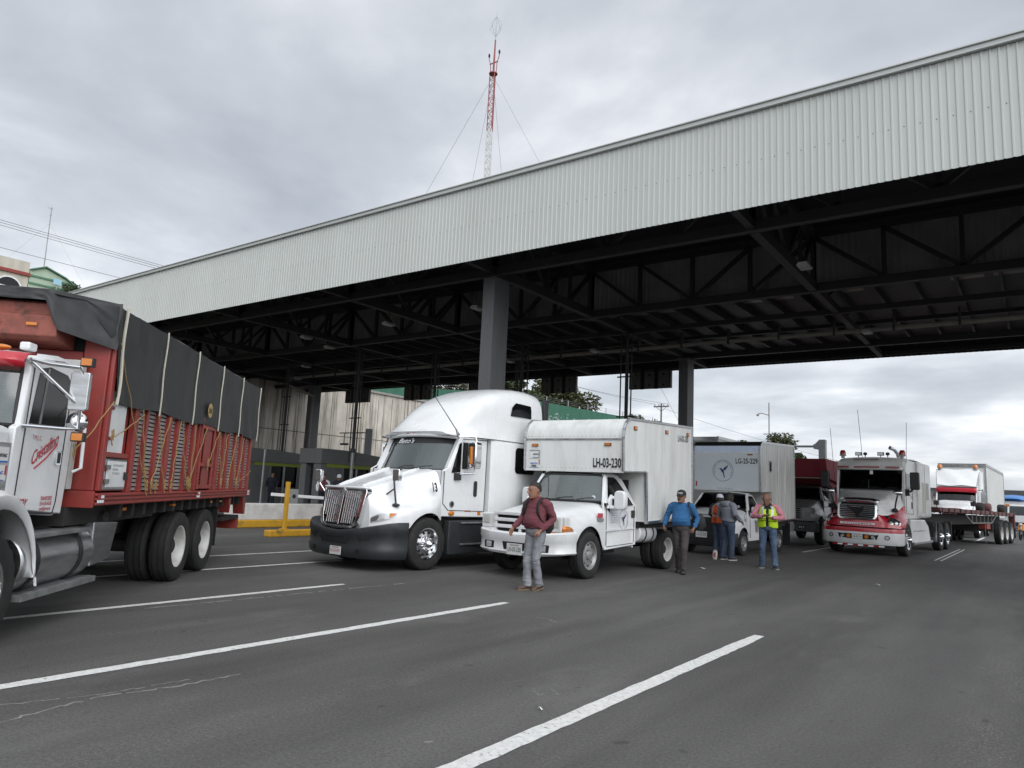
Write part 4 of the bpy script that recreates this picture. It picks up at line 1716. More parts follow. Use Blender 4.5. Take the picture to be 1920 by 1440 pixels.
# headlights laid on the fender
for s in (-1, 1):
    pl = [(0, .0), (.1, .085), (.25, .15), (.45, .185), (.62, .17), (.60, .13), (.45, .055), (.25, .015), (.1, -.01)]
    o_ = (s * .62, -1.1, .86)
    xd = (s * .72, .69, .06)
    yd = (0, 0, 1)
    if s < 0:
        pl = [(-a, b) for a, b in pl]
        xd = (.72, -.69, -.06)
    mm = project_patch(hm, dense(pl, 3), o_, xd, yd, CLEAR, .014)
    hl = mm.build('headlight', t, smooth=60)
    pin = [(a * .93 + (.02 if s > 0 else -.02), b * .86 + .01) for a, b in pl]
    amb = [p for p in ([(.47, .165), (.6, .16), (.585, .135), (.47, .075)] if s > 0 else [(-.47, .165), (-.6, .16), (-.585, .135), (-.47, .075)])]
    mm = project_patch(hm, dense(amb, 3), o_, xd, yd, AMBER, .021)
    mm.build('turn_signal', hl, smooth=60)
    dk = [(.04, .02), (.1, .07), (.24, .13), (.29, .12), (.24, .035), (.1, .01)]
    if s < 0:
        dk = [(-a, b) for a, b in dk]
    mm = project_patch(hm, dense(dk, 3), o_, xd, yd, mat('lamp_dark', (.12, .12, .12), .2, .3, .2, 8, coat=.6), .019)
    mm.build('reflector', hl, smooth=60)
# bumper
plan = [(-1.2, -.5), (-1.2, -.72), (-1.13, -.93), (-.97, -1.08), (-.7, -1.19), (-.35, -1.255), (0, -1.27), (.35, -1.255), (.7, -1.19), (.97, -1.08), (1.13, -.93), (1.2, -.72), (1.2, -.5)]


def brow(zf, k, dy=0):
    return [(a * k, b * k + dy, zf(abs(a))) for a, b in plan]


ztop = lambda a: .70 + .19 * (a / 1.2) ** 1.7
zbot = lambda a: .25 + .0 * a
mm = M()
mm.grid([brow(lambda a: ztop(a) - .01, .86), brow(ztop, .985), brow(lambda a: ztop(a) - .02, 1.0), brow(lambda a: .6 + .1 * a / 1.2, 1.005), brow(lambda a: .57 + .1 * a / 1.2, .99), brow(lambda a: .44, .985), brow(lambda a: .40, 1.0), brow(lambda a: .28, .985), brow(lambda a: .22, .95), brow(lambda a: .24, .8)], BUMPER)
bmp = mm
b_ = mm.build('bumper', t, smooth=40)
mm = M()
project_patch(bmp, dense([(-.46, .58), (.46, .58), (.36, .46), (-.36, .46)], 4), (0, -1.3, 0), (1, 0, 0), (0, 0, 1), BLKM, .004, mm=mm)
mm.build('air_intake', b_, smooth=0)
for s in (-1, 1):
    mm = M()
    project_patch(bmp, dense([(-.14, .055), (.16, .075), (.12, .0), (-.1, -.02)] if s > 0 else [(-.16, .075), (.14, .055), (.1, -.02), (-.12, .0)], 3), (s * .72, -1.3, .55), (1, 0, 0), (0, 0, 1), BLKM, .004, mm=mm)
    project_patch(bmp, dense([(-.05, .04), (.05, .04), (.05, -.04), (-.05, -.04)], 3), (s * .62, -1.3, .34), (1, 0, 0), (0, 0, 1), BLKM, .004, mm=mm)
    mm.build('fog_slot', b_, smooth=0)
plate(t, .12, -1.295, .335, .31, .15, '50-UH-4W', REDT)
# cab
mm = M()
door = [(.44, 1.0), (1.75, .98), (1.75, 2.62), (1.0, 2.62), (.94, 2.56), (.62, 1.98), (.46, 1.9)]
for s in (-1, 1):
    mm.prism(door, 'x', s * 1.02, s * 1.1, W_CLEAN)
    mm.poly([(s * 1.016, a, b) for a, b in door], INT)
    mm.hexa([(s * .93, .6, 1.9), (s * 1.05, .56, 1.9), (s * 1.05, .66, 1.9), (s * .93, .7, 1.9), (s * .92, .96, 2.6), (s * 1.05, .93, 2.6), (s * 1.05, 1.05, 2.6), (s * .92, 1.05, 2.6)], W_CLEAN)
mm.box(-1.01, 1.01, .47, .8, 1.0, 1.9, W_CLEAN)
rows = []
for y, z, w in ((.66, 2.57, 1.0), (.62, 2.6, 1.02), (.64, 2.64, 1.03), (.8, 2.69, 1.05), (1.2, 2.72, 1.08), (1.8, 2.72, 1.1)):
    rows.append([(-w * 1.02, y + .34, z - .06), (-w * .97, y + .22, z - .015), (-w * .8, y + .12, z), (-w * .4, y + .03, z + .015), (0, y, z + .02), (w * .4, y + .03, z + .015), (w * .8, y + .12, z), (w * .97, y + .22, z - .015), (w * 1.02, y + .34, z - .06)])
mm.grid(rows, W_CLEAN)
mm.build('cab', t, smooth=40, bevel=.012)
for q, x in enumerate((-.9, -.42, -.22, -.02, .62)):
    mm = M()
    mm.ell((x, .69 + .2 * (abs(x) / 1.0) ** 2, 2.655), .075, .05, .035, AMBER, 10, 6)
    mm.build('marker_lamp', t)
wr = windshield(t, .64, .36, .96, 1.91, .95, .70, .92, 2.57, GL_L)
mm = M()
top = [[(p[0], p[1] - .006, p[2]) for p in r] for r in wr[5:]]
mm.grid(top, BLKL)
ss = mm.build('sun_strip', t, smooth=60)
lettering("Beto's", .15, WHT, ss, (-.45, .615, 2.455), (1, 0, 0), (0, .37, .93), shear=.4, width=.46)
interior(t, .7, 1.75, .98, 1.2, 1.86, 2.58)
slp = rrect(-1.22, 1.22, .98, 2.64, .1, 4)
mm = M()
mm.rings([[(a * .96, 1.78, b) for a, b in slp], [(a, 1.9, b) for a, b in slp], [(a, 3.2, b) for a, b in slp], [(a, 3.62, b) for a, b in slp]], W_CLEAN)
mm.build('sleeper', t, smooth=40)
ft = [(.70, .86, 2.70), (.86, .92, 2.80), (1.02, .97, 2.95), (1.2, 1.0, 3.12), (1.45, 1.04, 3.36), (1.7, 1.07, 3.54), (2.0, 1.1, 3.69), (2.35, 1.14, 3.8), (2.7, 1.17, 3.865), (3.1, 1.18, 3.9), (3.45, 1.18, 3.9), (3.62, 1.16, 3.87)]
rows = []
for y, w, z in ft:
    h = z - 2.62
    wb = min(1.22, 1.0 + (y - .7) * .24)
    half = [(wb, 2.62), (max(w, wb - .05), 2.62 + h * .18), (w, 2.62 + h * .4), (w * .985, 2.62 + h * .62), (w * .93, 2.62 + h * .82), (w * .8, 2.62 + h * .94), (w * .55, 2.62 + h * .985), (w * .28, 2.62 + h), (0, 2.62 + h)]
    rows.append([(-a, y - .1 * (1 - (a / wb) ** 2) * (1 if y < 1.5 else .3), b) for a, b in half] + [(a, y - .1 * (1 - (a / wb) ** 2) * (1 if y < 1.5 else .3), b) for a, b in reversed(half[:-1])])
fm_ = M()
fm_.grid(rows, W_CLEAN)
fm_.poly(rows[-1], W_CLEAN)
fm_.poly(list(reversed(rows[0])), W_CLEAN)
fm_.build('roof_fairing', t, smooth=50, sub=1)
mm = M()
for s in (-1, 1):
    mm.box(s * 1.1, s * 1.19, 3.64, 3.82, .98, 3.7, BLK)
build2(mm, 'side_extender', t, smooth=0, bevel=.02)
mm = M()
for s in (-1, 1):
    x = 1.221 if s > 0 else -1.233
    mm.prism(rrect(2.57, 3.27, 1.93, 2.5, .09), 'x', x, x + .012, WIN)
build2(mm, 'sleeper_window', t, smooth=30)
for s in (-1, 1):
    up = [(-.36, -.14), (.36, -.14), (.36, .15), (-.16, .17), (-.3, .06)]
    mm = project_patch(fm_, dense(up, 3), (s * 1.3, 2.78, 3.33), (0, s, 0), (0, 0, 1), WIN, .018) if s > 0 else project_patch(fm_, dense([(-a, b) for a, b in up], 3), (s * 1.3, 2.78, 3.33), (0, s, 0), (0, 0, 1), WIN, .018)
    mm.build('upper_window', t, smooth=60)
mm = M()
for s in (-1, 1):
    x = 1.101 if s > 0 else -1.113
    mm.prism([(.66, 1.86), (.92, 1.88), (.92, 2.48), (.86, 2.46)], 'x', x, x + .012, WIN)
    mm.prism([(.97, 1.95), (1.4, 1.98), (1.4, 2.5), (.97, 2.49)], 'x', x, x + .012, WIN)
build2(mm, 'door_window', t, smooth=0)
mm = M()
for s in (-1, 1):
    x = 1.1 if s > 0 else -1.106
    for a, b in (((.46, 1.88), (.46, 1.25)), ((.46, 1.25), (.62, 1.12)), ((.62, 1.12), (1.72, 1.1)), ((1.72, 1.1), (1.73, 2.6)), ((.95, 2.56), (1.72, 2.58))):
        mm.beam((x + .003, *a), (x + .003, *b), .012, .012, BLK)
    mm.beam((x + .003, .62, .98), (x + .003, 1.75, .98), .014, .014, BLK)
build2(mm, 'door_seam', t, smooth=0)
mm = M()
mm.prism(rrect(1.36, 1.45, 1.4, 1.72, .04), 'x', 1.1, 1.125, BLK)
mm.build('door_handle', t, bevel=.004)
lettering('13', .24, BLKL, t, (1.11, .15, 1.48), (.04, 1, 0), (-.28, 0, .96), squash=.62, bold=.012)
mm = M()
mm.cyl((1.1, .72, 1.24), (1.115, .72, 1.24), .065, STEEL, n=16)
mm.cyl((1.115, .72, 1.24), (1.118, .72, 1.24), .045, BLK, n=16)
mm.build('fuel_cap', t)
mm = M()
mm.ell((1.11, .72, 1.06), .02, .09, .05, AMBER, 12, 8)
mm.build('side_marker', t)
mm = M()
mm.box(1.1, 1.103, 1.12, 1.3, 1.09, 1.12, AMBER)
mm.box(1.1, 1.103, 1.52, 1.62, 1.02, 1.1, AMBER)
mm.build('caution_sticker', t, smooth=0)
# skirts and steps
mm = M()
for s in (-1, 1):
    xa, xb = (1.0, 1.17) if s > 0 else (-1.17, -1.0)
    mm.prism([(.62, .92), (3.55, .92), (3.55, .3), (.62, .26), (.6, .5)], 'x', xa, xb, BUMPER)
build2(mm, 'side_skirt', t, smooth=0, bevel=.02)
mm = M()
for s in (-1, 1):
    for z in (.46, .88):
        x = s * 1.18
        mm.box(x - .03, x + .03, .95, 2.9, z - .02, z + .012, STEEL)
build2(mm, 'step', t, smooth=0, bevel=.006)
mm = M()
mm.box(-.85, .85, -.85, .5, .4, 1.1, CHASSIS)
mm.box(-.95, .95, .5, 3.5, .45, .98, CHASSIS)
mm.box(-.45, .45, 3.5, 6.6, .55, .95, CHASSIS)
mm.cyl((-.95, .03, .5), (.95, .03, .5), .09, CHASSIS)
mm.build('chassis', t, smooth=0)
for s in (-1, 1):
    wheel(t, s * 1.19, .03, .49, .29, 'alu', s)
    for y in (5.0, 6.3):
        wheel(t, s * 1.2, y, .49, .28, 'chromedual', s)
# mirrors
for s, y0 in ((1, .95), (-1, 1.05)):
    mm = M()
    mm.prism(rrect(1.24 * s if s > 0 else -1.47, 1.47 if s > 0 else -1.24, 1.96, 2.5, .06), 'y', y0, y0 + .2, CHROME)
    mr = mm.build('door_mirror', t, smooth=40, bevel=.025)
    mm = M()
    mm.tube([(s * 1.1, .75, 2.6), (s * 1.36, y0 + .1, 2.62), (s * 1.4, y0 + .1, 2.5)], .022, CHROME, 8)
    mm.tube([(s * 1.38, y0 + .1, 1.96), (s * 1.36, y0 + .1, 1.87), (s * 1.12, .85, 1.84)], .022, CHROME, 8)
    mm.box(s * 1.1, s * 1.16, .74, .9, 1.72, 1.86, BLK)
    mm.build('arm', mr)
    mm = M()
    mm.box(s * 1.35 - .025, s * 1.35 + .025, y0 - .03, y0 - .001, 2.05, 2.4, AMBER)
    mm.build('marker_lamp', mr, smooth=0, bevel=.008)
for s, P in ((1, [(.97, -.65, 1.2), (.85, -.6, 1.5), (.76, -.56, 1.74)]), (-1, [(-.97, -.72, 1.3), (-1.1, -.8, 1.5), (-1.2, -.86, 1.68)])):
    mm = M()
    mm.tube(P, .018, BLK if s > 0 else CHROME, 8)
    mm.ell(P[0], .09, .06, .035, BLK, 12, 6)
    hp = Vector(P[2])
    if s > 0:
        mm.tube([P[1], (.64, -.72, 1.32)], .014, BLK, 6)
        mm.ell((.64, -.72, 1.32), .035, .035, .03, BLK, 8, 6)
    st = mm.build('hood_mirror', t)
    mm = M()
    mm.prism(rrect(hp.x - .02, hp.x + .16, hp.z - .1, hp.z + .13, .03), 'y', hp.y - .02, hp.y + .07, CHROME)
    mm.build('mirror_head', st, bevel=.015)
mm = M()
mm.tube([(1.16, .78, 2.62), (1.1, .6, 2.85), (1.0, .1, 3.4), (.98, -.02, 3.52)], [.012, .01, .006, .004], BLK, 5)
mm.cyl((1.16, .76, 2.55), (1.13, .7, 2.74), .02, STEEL, n=8)
mm.build('whip_antenna', t)

# ================================================================ WHITE LH BOX TRUCK
def pick_up_box(origin, az, label, P):
    t = thing('box_truck', (*origin, 0), az, label, 'box truck')
    hm = M()
    hm.grid(hood_rows(P['hood'], P['arch'], 20, P['zlow']), P['paint'])
    hm.build('hood', t, smooth=60, sub=1)
    return t, hm


def rake(o, pv, ang):
    c_, s_ = math.cos(ang), math.sin(ang)
    y, z = pv
    o.rotation_euler = (ang, 0, 0)
    o.location = (0, y - (y * c_ - z * s_), z - (y * s_ + z * c_))


F = dict(hood=[(-.70, 1.15, .62, .8, 1.05, .9, .9), (-.6, 1.175, .66, .84, 1.08, .93, .95), (-.35, 1.23, .7, .86, 1.12, .97, 1.0), (0, 1.29, .72, .86, 1.16, .985, 1.04), (.4, 1.35, .76, .87, 1.22, .97, 1.08), (.8, 1.42, .84, .9, 1.3, .95, 1.15)], arch=(.14, .44, .53), zlow=.52, paint=W_PAINT)
t, hm = pick_up_box((-7.85, 11.9), 0, 'white box truck marked LH-03-230 with overcab cargo box and amber marker lamps', F)
mm = M()
mm.box(-.93, .93, -.68, -.5, .7, 1.13, W_PAINT)
mm.build('nose_panel', t, smooth=0, bevel=.02)
# grille : white frame, dark slots, two bars
mm = M()
mm.box(-.56, .56, -.735, -.69, .77, 1.15, BLKM)
g = mm.build('grille', t, smooth=0)
mm = M()
for z in (.775, .9, 1.02, 1.14):
    mm.box(-.6, .6, -.80, -.73, z - .032, z + .032, W_PAINT)
for x in (-.575, 0, .575):
    mm.box(x - (.035 if x else .025), x + (.035 if x else .025), -.79, -.728, .775, 1.14, W_PAINT)
mm.build('grille_bar', g, smooth=0, bevel=.012)
for s in (-1, 1):
    xa, xb = (.63, .9) if s > 0 else (-.9, -.63)
    mm = M()
    mm.box(xa - .02 if s > 0 else xa, xb if s > 0 else xb + .02, -.775, -.69, .86, 1.13, W_PAINT)
    hl = mm.build('headlight', t, smooth=0, bevel=.02)
    mm = M()
    mm.box(xa + .08 if s > 0 else xa + .05, xb - .05 if s > 0 else xb - .08, -.785, -.77, .93, 1.1, CLEAR)
    mm.build('lens', hl, smooth=0, bevel=.008)
    mm = M()
    for q in range(4):
        xq = (xa + .1 if s > 0 else xa + .07) + q * .035
        mm.box(xq, xq + .022, -.79, -.784, .95, 1.08, mat('lamp_led', (.6, .6, .55), .2, .3))
    mm.build('reflector', hl, smooth=0)
    mm = M()
    mm.rings([[(s * .6, -.76, .78), (s * .86, -.76, .78), (s * .945, -.64, .78), (s * .955, -.42, .82)], [(s * .6, -.76, .862), (s * .88, -.76, .862), (s * .945, -.64, .87), (s * .955, -.42, .89)]], AMBER if s > 0 else CLEAR, False, False, False)
    mm.rings([[(s * .9, -.745, .87), (s * .945, -.63, .88), (s * .957, -.42, .9)], [(s * .905, -.735, .98), (s * .945, -.62, .97), (s * .957, -.5, .95)]], AMBER if s > 0 else CLEAR, False, False, False)
    mm.build('turn_signal', hl, smooth=40, solid=.015)
plan = [(-1.0, -.36), (-1.0, -.55), (-.95, -.74), (-.82, -.87), (-.55, -.93), (0, -.95), (.55, -.93), (.82, -.87), (.95, -.74), (1.0, -.55), (1.0, -.36)]
rowf = lambda k, z, dz=.0: [(a * k, b * k if abs(b) > .4 else b, z + dz * abs(a) ** 2) for a, b in plan]
mm = M()
mm.grid([rowf(.82, .79, .07), rowf(.97, .80, .07), rowf(1.0, .77, .07), rowf(1.0, .66, .05), rowf(.985, .63, .05), rowf(.985, .47, .05), rowf(1.0, .45, .04), rowf(.97, .40, .06), rowf(.85, .39, .06)], W_PAINT)
bmp = mm
b_ = mm.build('bumper', t, smooth=40)
mm = M()
project_patch(bmp, dense([(-.3, .07), (.3, .07), (.26, -.07), (-.26, -.07)], 3), (.02, -1, .56), (1, 0, 0), (0, 0, 1), BLKM, .004, mm=mm)
mm.build('bumper_slot', b_, smooth=0)
for s in (-1, 1):
    mm = M()
    project_patch(bmp, dense([(-.13, .065), (.13, .065), (.12, -.065), (-.12, -.065)], 3), (s * .6, -1, .56), (1, 0, 0), (0, 0, 1), BLK, .004, mm=mm)
    fg = mm.build('fog_lamp', b_, smooth=0)
    mm = M()
    project_patch(bmp, dense([(-.07, .05), (.07, .05), (.07, -.05), (-.07, -.05)], 2), (s * .6, -1, .56), (1, 0, 0), (0, 0, 1), CLEAR, .01, mm=mm)
    mm.build('lens', fg, smooth=0)
plate(t, .04, -.985, .51, .34, .2, 'LH-03-230')
# cab
cabp = [(.76, .5), (2.1, .56), (2.12, 1.36), (1.78, 1.9), (1.6, 1.97), (1.12, 1.98), (1.03, 1.9), (.72, 1.42)]


def cab_shell(t, prof, win, hw_b, hw_t, zb, zt, y_roof, paint, belt):
    """two side skins leaning inward above the belt, roof and rear wall; win is the window outline"""
    def X(z):
        return hw_b if z <= belt else hw_b + (hw_t - hw_b) * (z - belt) / (zt - belt)
    for s in (-1, 1):
        mm = M()
        A = [(s * X(z), y, z) for y, z in prof]
        B = [(s * (X(z) - .05), y, z) for y, z in prof]
        mm.rings([A, B], paint)
        mm.poly([(s * (X(z) - .054), y, z) for y, z in prof], INT)
        d = mm.build('door', t, smooth=30, bevel=.01)
        mm = M()
        pts = [(s * (X(z) + .005), y, z) for y, z in win]
        mm.poly(pts if s > 0 else list(reversed(pts)), WIN)
        mm.build('window', d, smooth=0)
        mm = M()
        mm.tube(pts + [pts[0]], .01, BLK, 5)
        mm.build('window_seal', d)
    mm = M()
    y0, y1 = y_roof
    rows = []
    for k in range(7):
        y = y0 + (y1 - y0) * k / 6
        c = .035 * (1 - abs(2 * k / 6 - 1) ** 2)
        rows.append([(-hw_t, y, zt - .06), (-hw_t * .94, y, zt - .005 + c), (-hw_t * .6, y - .03, zt + .02 + c), (0, y - .06 if k < 3 else y, zt + .03 + c), (hw_t * .6, y - .03, zt + .02 + c), (hw_t * .94, y, zt - .005 + c), (hw_t, y, zt - .06)])
    mm.grid(rows, paint)
    yb = max(p[0] for p in prof)
    mm.hexa([(-hw_b + .06, yb - .06, zb), (hw_b - .06, yb - .06, zb), (hw_b - .06, yb, zb), (-hw_b + .06, yb, zb), (-hw_t + .06, y1 - .04, zt - .03), (hw_t - .06, y1 - .04, zt - .03), (hw_t - .06, y1, zt - .03), (-hw_t + .06, y1, zt - .03)], paint)
    mm.build('cab', t, smooth=40)


cab_shell(t, cabp, [(.82, 1.5), (.84, 1.38), (1.95, 1.38), (1.66, 1.72), (1.5, 1.88), (1.4, 1.92), (1.12, 1.92)], .95, .74, .5, 1.98, (1.04, 1.72), W_PAINT, 1.36)
windshield(t, .80, .60, .88, 1.43, 1.09, .98, .73, 1.95, GL_L)
mm = M()
for s in (-1, 1):
    mm.hexa([(s * .86, .77, 1.4), (s * .95, .74, 1.4), (s * .95, .86, 1.4), (s * .88, .9, 1.4), (s * .70, 1.07, 1.96), (s * .77, 1.05, 1.96), (s * .77, 1.15, 1.96), (s * .7, 1.16, 1.96)], W_PAINT)
build2(mm, 'roof_pillar', t, smooth=30, bevel=.015)
interior(t, .95, 2.0, .8, .9, 1.38, 1.9)
mm = M()
mm.cyl((.67, .775, 1.5), (.67, .768, 1.5), .045, WHT, n=14)
mm.build('sticker', t)
mm = M()
mm.box(.952, .975, 1.88, 2.02, 1.12, 1.27, BLK)
mm.build('door_handle', t, smooth=0, bevel=.008)
mm = M()
for s in (-1, 1):
    for a, b in (((.8, 1.36), (.82, .58)), ((2.02, 1.36), (2.0, .62)), ((.84, .56), (2.0, .6))):
        mm.beam((s * .953, *a), (s * .953, *b), .01, .01, BLK)
    mm.beam((s * .955, .8, .87), (s * .955, 2.05, .9), .03, .025, W_PAINT)
build2(mm, 'door_seam', t, smooth=0)
emblem(t, 1.54, 1.09, .2, x=.956, words='AGRUPACION METROPOLITANA')
lettering('CARGA GENERAL', .04, BLUE_L, t, (.956, 1.0, 1.26), (0, 1, 0), (0, 0, 1), width=.26)
for q in range(5):
    lettering(('SERVICIO PUBLICO', 'FEDERAL DE CARGA', 'PLACA LH-03-230', 'PESO 3500 KG', 'CAPACIDAD 4500')[q], .032, BLUE_L, t, (.956, 1.0, 1.2 - q * .045), (0, 1, 0), (0, 0, 1), width=.26)
mm = M()
mm.box(.975, .979, .42, .62, 1.12, 1.21, REDT)
mm.box(.975, .979, .42, .66, 1.05, 1.115, mat('grey_print', (.2, .2, .2), .6))
mm.build('sticker', t, smooth=0)
# towing mirrors
for s in (-1, 1):
    mm = M()
    mm.prism(rrect(s * 1.12 - .12, s * 1.12 + .12, 1.28, 1.66, .08), 'y', 1.0, 1.16, W_PAINT)
    mr = mm.build('door_mirror', t, smooth=40, bevel=.03)
    mm = M()
    mm.beam((s * .93, 1.0, 1.52), (s * 1.05, 1.06, 1.52), .05, .06, W_PAINT)
    mm.beam((s * .93, 1.0, 1.33), (s * 1.05, 1.06, 1.33), .05, .06, W_PAINT)
    mm.prism([(.85, 1.3), (1.03, 1.3), (1.03, 1.58), (.9, 1.46)], 'x', s * .93 - .03, s * .93 + .03, W_PAINT)
    mm.build('arm', mr, smooth=0, bevel=.012)
# cargo box
RK, PV = rad(2.2), (2.1, 1.06)
mm = M()
prof = [(1.05, 2.08), (1.05, 2.76), (1.08, 2.92), (1.16, 3.05), (1.32, 3.15), (4.55, 3.15), (4.55, 1.04), (2.1, 1.04), (2.1, 2.08)]
mm.prism(prof, 'x', -1.2, 1.2, W_BOX)
bx = mm.build('cargo_box', t, smooth=30)
rake(bx, PV, RK)
mm = M()
for s in (-1, 1):
    for a, b in zip(prof[:5], prof[1:6]):
        mm.beam((s * 1.19, *a), (s * 1.19, *b), .055, .05, ALU, up=(1, 0, 0))
    mm.beam((s * 1.19, 4.55, 1.02), (s * 1.19, 4.55, 3.18), .06, .06, ALU, up=(1, 0, 0))
    mm.beam((s * 1.19, 2.1, 1.03), (s * 1.19, 4.58, 1.03), .06, .09, ALU, up=(1, 0, 0))
    mm.beam((s * 1.19, 2.1, 1.0), (s * 1.19, 2.1, 2.08), .06, .06, ALU, up=(1, 0, 0))
    mm.beam((s * 1.19, 1.05, 2.08), (s * 1.19, 2.1, 2.08), .03, .03, ALU, up=(1, 0, 0))
build2(mm, 'edge_trim', bx, smooth=0, bevel=.008)
mm = M()
mm.box(-1.16, 1.16, 1.035, 1.049, 2.71, 2.745, mat('tarnished_trim', (.3, .3, .29), .5, .6, .4, 5))
mm.box(-1.2, 1.2, 1.04, 1.06, 2.055, 2.1, W_BOX)
rnd = random.Random(5)
for q in range(24):
    xx = -1.12 + q * .097
    for zz in (2.13, 2.79):
        mm.cyl((xx, 1.046, zz), (xx, 1.05, zz), .008, STEEL, n=6)
mm.build('trim_strip', bx, smooth=0)
for x, y, z in ((-.93, 1.03, 2.6), (.85, 1.03, 2.62)):
    mm = M()
    mm.box(x - .075, x + .075, 1.02, 1.048, z - .03, z + .03, ORANGE_D)
    mm.box(x - .055, x + .055, 1.012, 1.02, z - .018, z + .018, AMBER)
    mm.build('marker_lamp', bx, smooth=0, bevel=.005)
for y in (1.55, 3.1, 4.3):
    mm = M()
    mm.box(1.2, 1.222, y - .07, y + .07, 2.93, 3.01, ORANGE_D)
    mm.box(1.222, 1.228, y - .045, y + .045, 2.95, 2.99, AMBER)
    mm.build('marker_lamp', bx, smooth=0, bevel=.005)
lettering('LH-03-230', .26, BLKL, bx, (.5, 1.04, 2.16), (1, 0, 0), (0, 0, 1), width=.64, bold=.006)
lettering('LH-03-230', .2, BLKL, bx, (1.203, 3.72, 2.79), (0, 1, 0), (0, 0, 1), width=.6, bold=.004)
stickers(bx, -1.07, -.8, 2.12, 2.5, y=1.04, blue=False)
mm = M()
for q in range(9):
    xx = -.4 + q * .1
    mm.cyl((xx, 4.57, 1.2), (xx, 4.57, 1.25), .01, STEEL, n=5)
mm.box(-.5, .5, 2.2, 5.0, .45, .8, CHASSIS)
mm.box(-.4, .4, -.6, 2.2, .35, .7, CHASSIS)
mm.box(-1.0, 1.0, 2.15, 4.6, .9, 1.06, CHASSIS)
mm.box(-.9, .9, -.4, .5, .45, 1.05, BLKM)
mm.cyl((-.85, .14, .43), (.85, .14, .43), .07, CHASSIS)
mm.build('chassis', t, smooth=0)
mm = M()
mm.cyl((.82, 2.18, .8), (.82, 3.0, .78), .21, W_PAINT, n=24)
ft_ = mm.build('fuel_tank', t, smooth=40, bevel=.02)
mm = M()
for y in (2.45, 2.8):
    mm.lathe([(.212, -.02), (.222, -.02), (.222, .02), (.212, .02)], (.82, y, .79), BLK, 'y', 24)
mm.cyl((.88, 2.62, .98), (.9, 2.62, 1.04), .05, BLK, n=12)
mm.build('strap', ft_)
for s in (-1, 1):
    wheel(t, s * 1.0, .14, .43, .25, 'steel', s)
    wheel(t, s * 1.14, 3.35, .43, .24, 'dish', s)
    wheel(t, s * .88, 3.35, .43, .24, 'dish', s)
    mm = M()
    mm.box(s * 1.0 - .14, s * 1.0 + .14, 3.9, 3.92, .25, .9, BLKM)
    mm.build('mud_flap', t, smooth=0)

# ================================================================ WHITE LG PICKUP BOX TRUCK
Nn = dict(hood=[(-.78, 1.13, .55, .7, 1.05, .8, .85), (-.6, 1.17, .6, .74, 1.08, .86, .9), (-.3, 1.22, .64, .78, 1.12, .89, .95), (.05, 1.27, .68, .8, 1.16, .9, .97), (.45, 1.32, .74, .82, 1.22, .88, 1.05)], arch=(.05, .36, .44), zlow=.4, paint=W_PAINT)
t, hm = pick_up_box((-7.85, 21.1), 2, 'white pickup box truck marked LG-25-229 with blue hummingbird emblem', Nn)
mm = M()
mm.prism([(-.8, 1.12), (.8, 1.12), (.86, .95), (.88, .6), (-.88, .6), (-.86, .95)], 'y', -.84, -.6, W_PAINT)
mm.build('nose_panel', t, smooth=0, bevel=.04)
mm = M()
mm.prism([(-.52, 1.1), (.52, 1.1), (.46, .78), (.6, .62), (-.6, .62), (-.46, .78)], 'y', -.875, -.842, BLK)
g = mm.build('grille', t, smooth=0, bevel=.01)
mm = M()
mm.lathe([(.1, -.892), (.125, -.9), (.125, -.885), (.1, -.88)], (0, 0, .93), CHROME, 'y', 24)
mm.box(-.15, .15, -.905, -.88, .91, .95, CHROME)
mm.box(-.5, .5, -.885, -.876, 1.06, 1.09, W_PAINT)
mm.build('emblem', g)
for s in (-1, 1):
    mm = M()
    project_patch(hm, dense([(-.15, -.09), (.15, -.06), (.2, .08), (.02, .1), (-.14, .04)] if s > 0 else [(-.15, -.06), (.15, -.09), (.14, .04), (-.02, .1), (-.2, .08)], 3), (s * .74, -1, 1.02), (1, s * .55, 0), (0, 0, 1), CLEAR, .012, mm=mm)
    mm.build('headlight', t, smooth=60)
plan = [(-.9, -.4), (-.9, -.6), (-.84, -.8), (-.5, -.92), (0, -.95), (.5, -.92), (.84, -.8), (.9, -.6), (.9, -.4)]
mm = M()
mm.grid([[(a * k, b * k, z) for a, b in plan] for k, z in ((.85, .64), (.99, .64), (1.0, .58), (1.0, .36), (.97, .26), (.85, .24))], BLK)
b_ = mm.build('bumper', t, smooth=40)
plate(t, .03, -.975, .57, .33, .17, 'LG-25-229')
cab_shell(t, [(.44, .4), (1.42, .42), (1.45, 1.3), (1.3, 1.7), (1.2, 1.76), (.85, 1.77), (.75, 1.72), (.42, 1.32)], [(.5, 1.3), (.52, 1.24), (1.34, 1.24), (1.22, 1.62), (1.14, 1.7), (.86, 1.71)], .9, .7, .4, 1.77, (.78, 1.3), W_PAINT, 1.26)
windshield(t, .44, .3, .8, 1.32, .8, .7, .68, 1.74, GL_M)
mm = M()
for s in (-1, 1):
    mm.hexa([(s * .79, .42, 1.29), (s * .89, .4, 1.29), (s * .89, .5, 1.29), (s * .81, .54, 1.29), (s * .66, .78, 1.75), (s * .72, .76, 1.75), (s * .72, .84, 1.75), (s * .66, .86, 1.75)], W_PAINT)
build2(mm, 'roof_pillar', t, smooth=30, bevel=.012)
interior(t, .6, 1.35, .72, .85, 1.27, 1.68)
mm = M()
mm.cyl((.6, .40, 1.385), (.6, .39, 1.385), .035, WHT, n=14)
mm.build('sticker', t)
for s in (-1, 1):
    mm = M()
    mm.prism(rrect(s * 1.0 - .1, s * 1.0 + .1, 1.22, 1.4, .05), 'y', .6, .7, BLK if s < 0 else W_PAINT)
    mm.beam((s * .88, .62, 1.26), (s * .95, .65, 1.27), .04, .04, BLK)
    mm.build('door_mirror', t, smooth=40, bevel=.02)
mm = M()
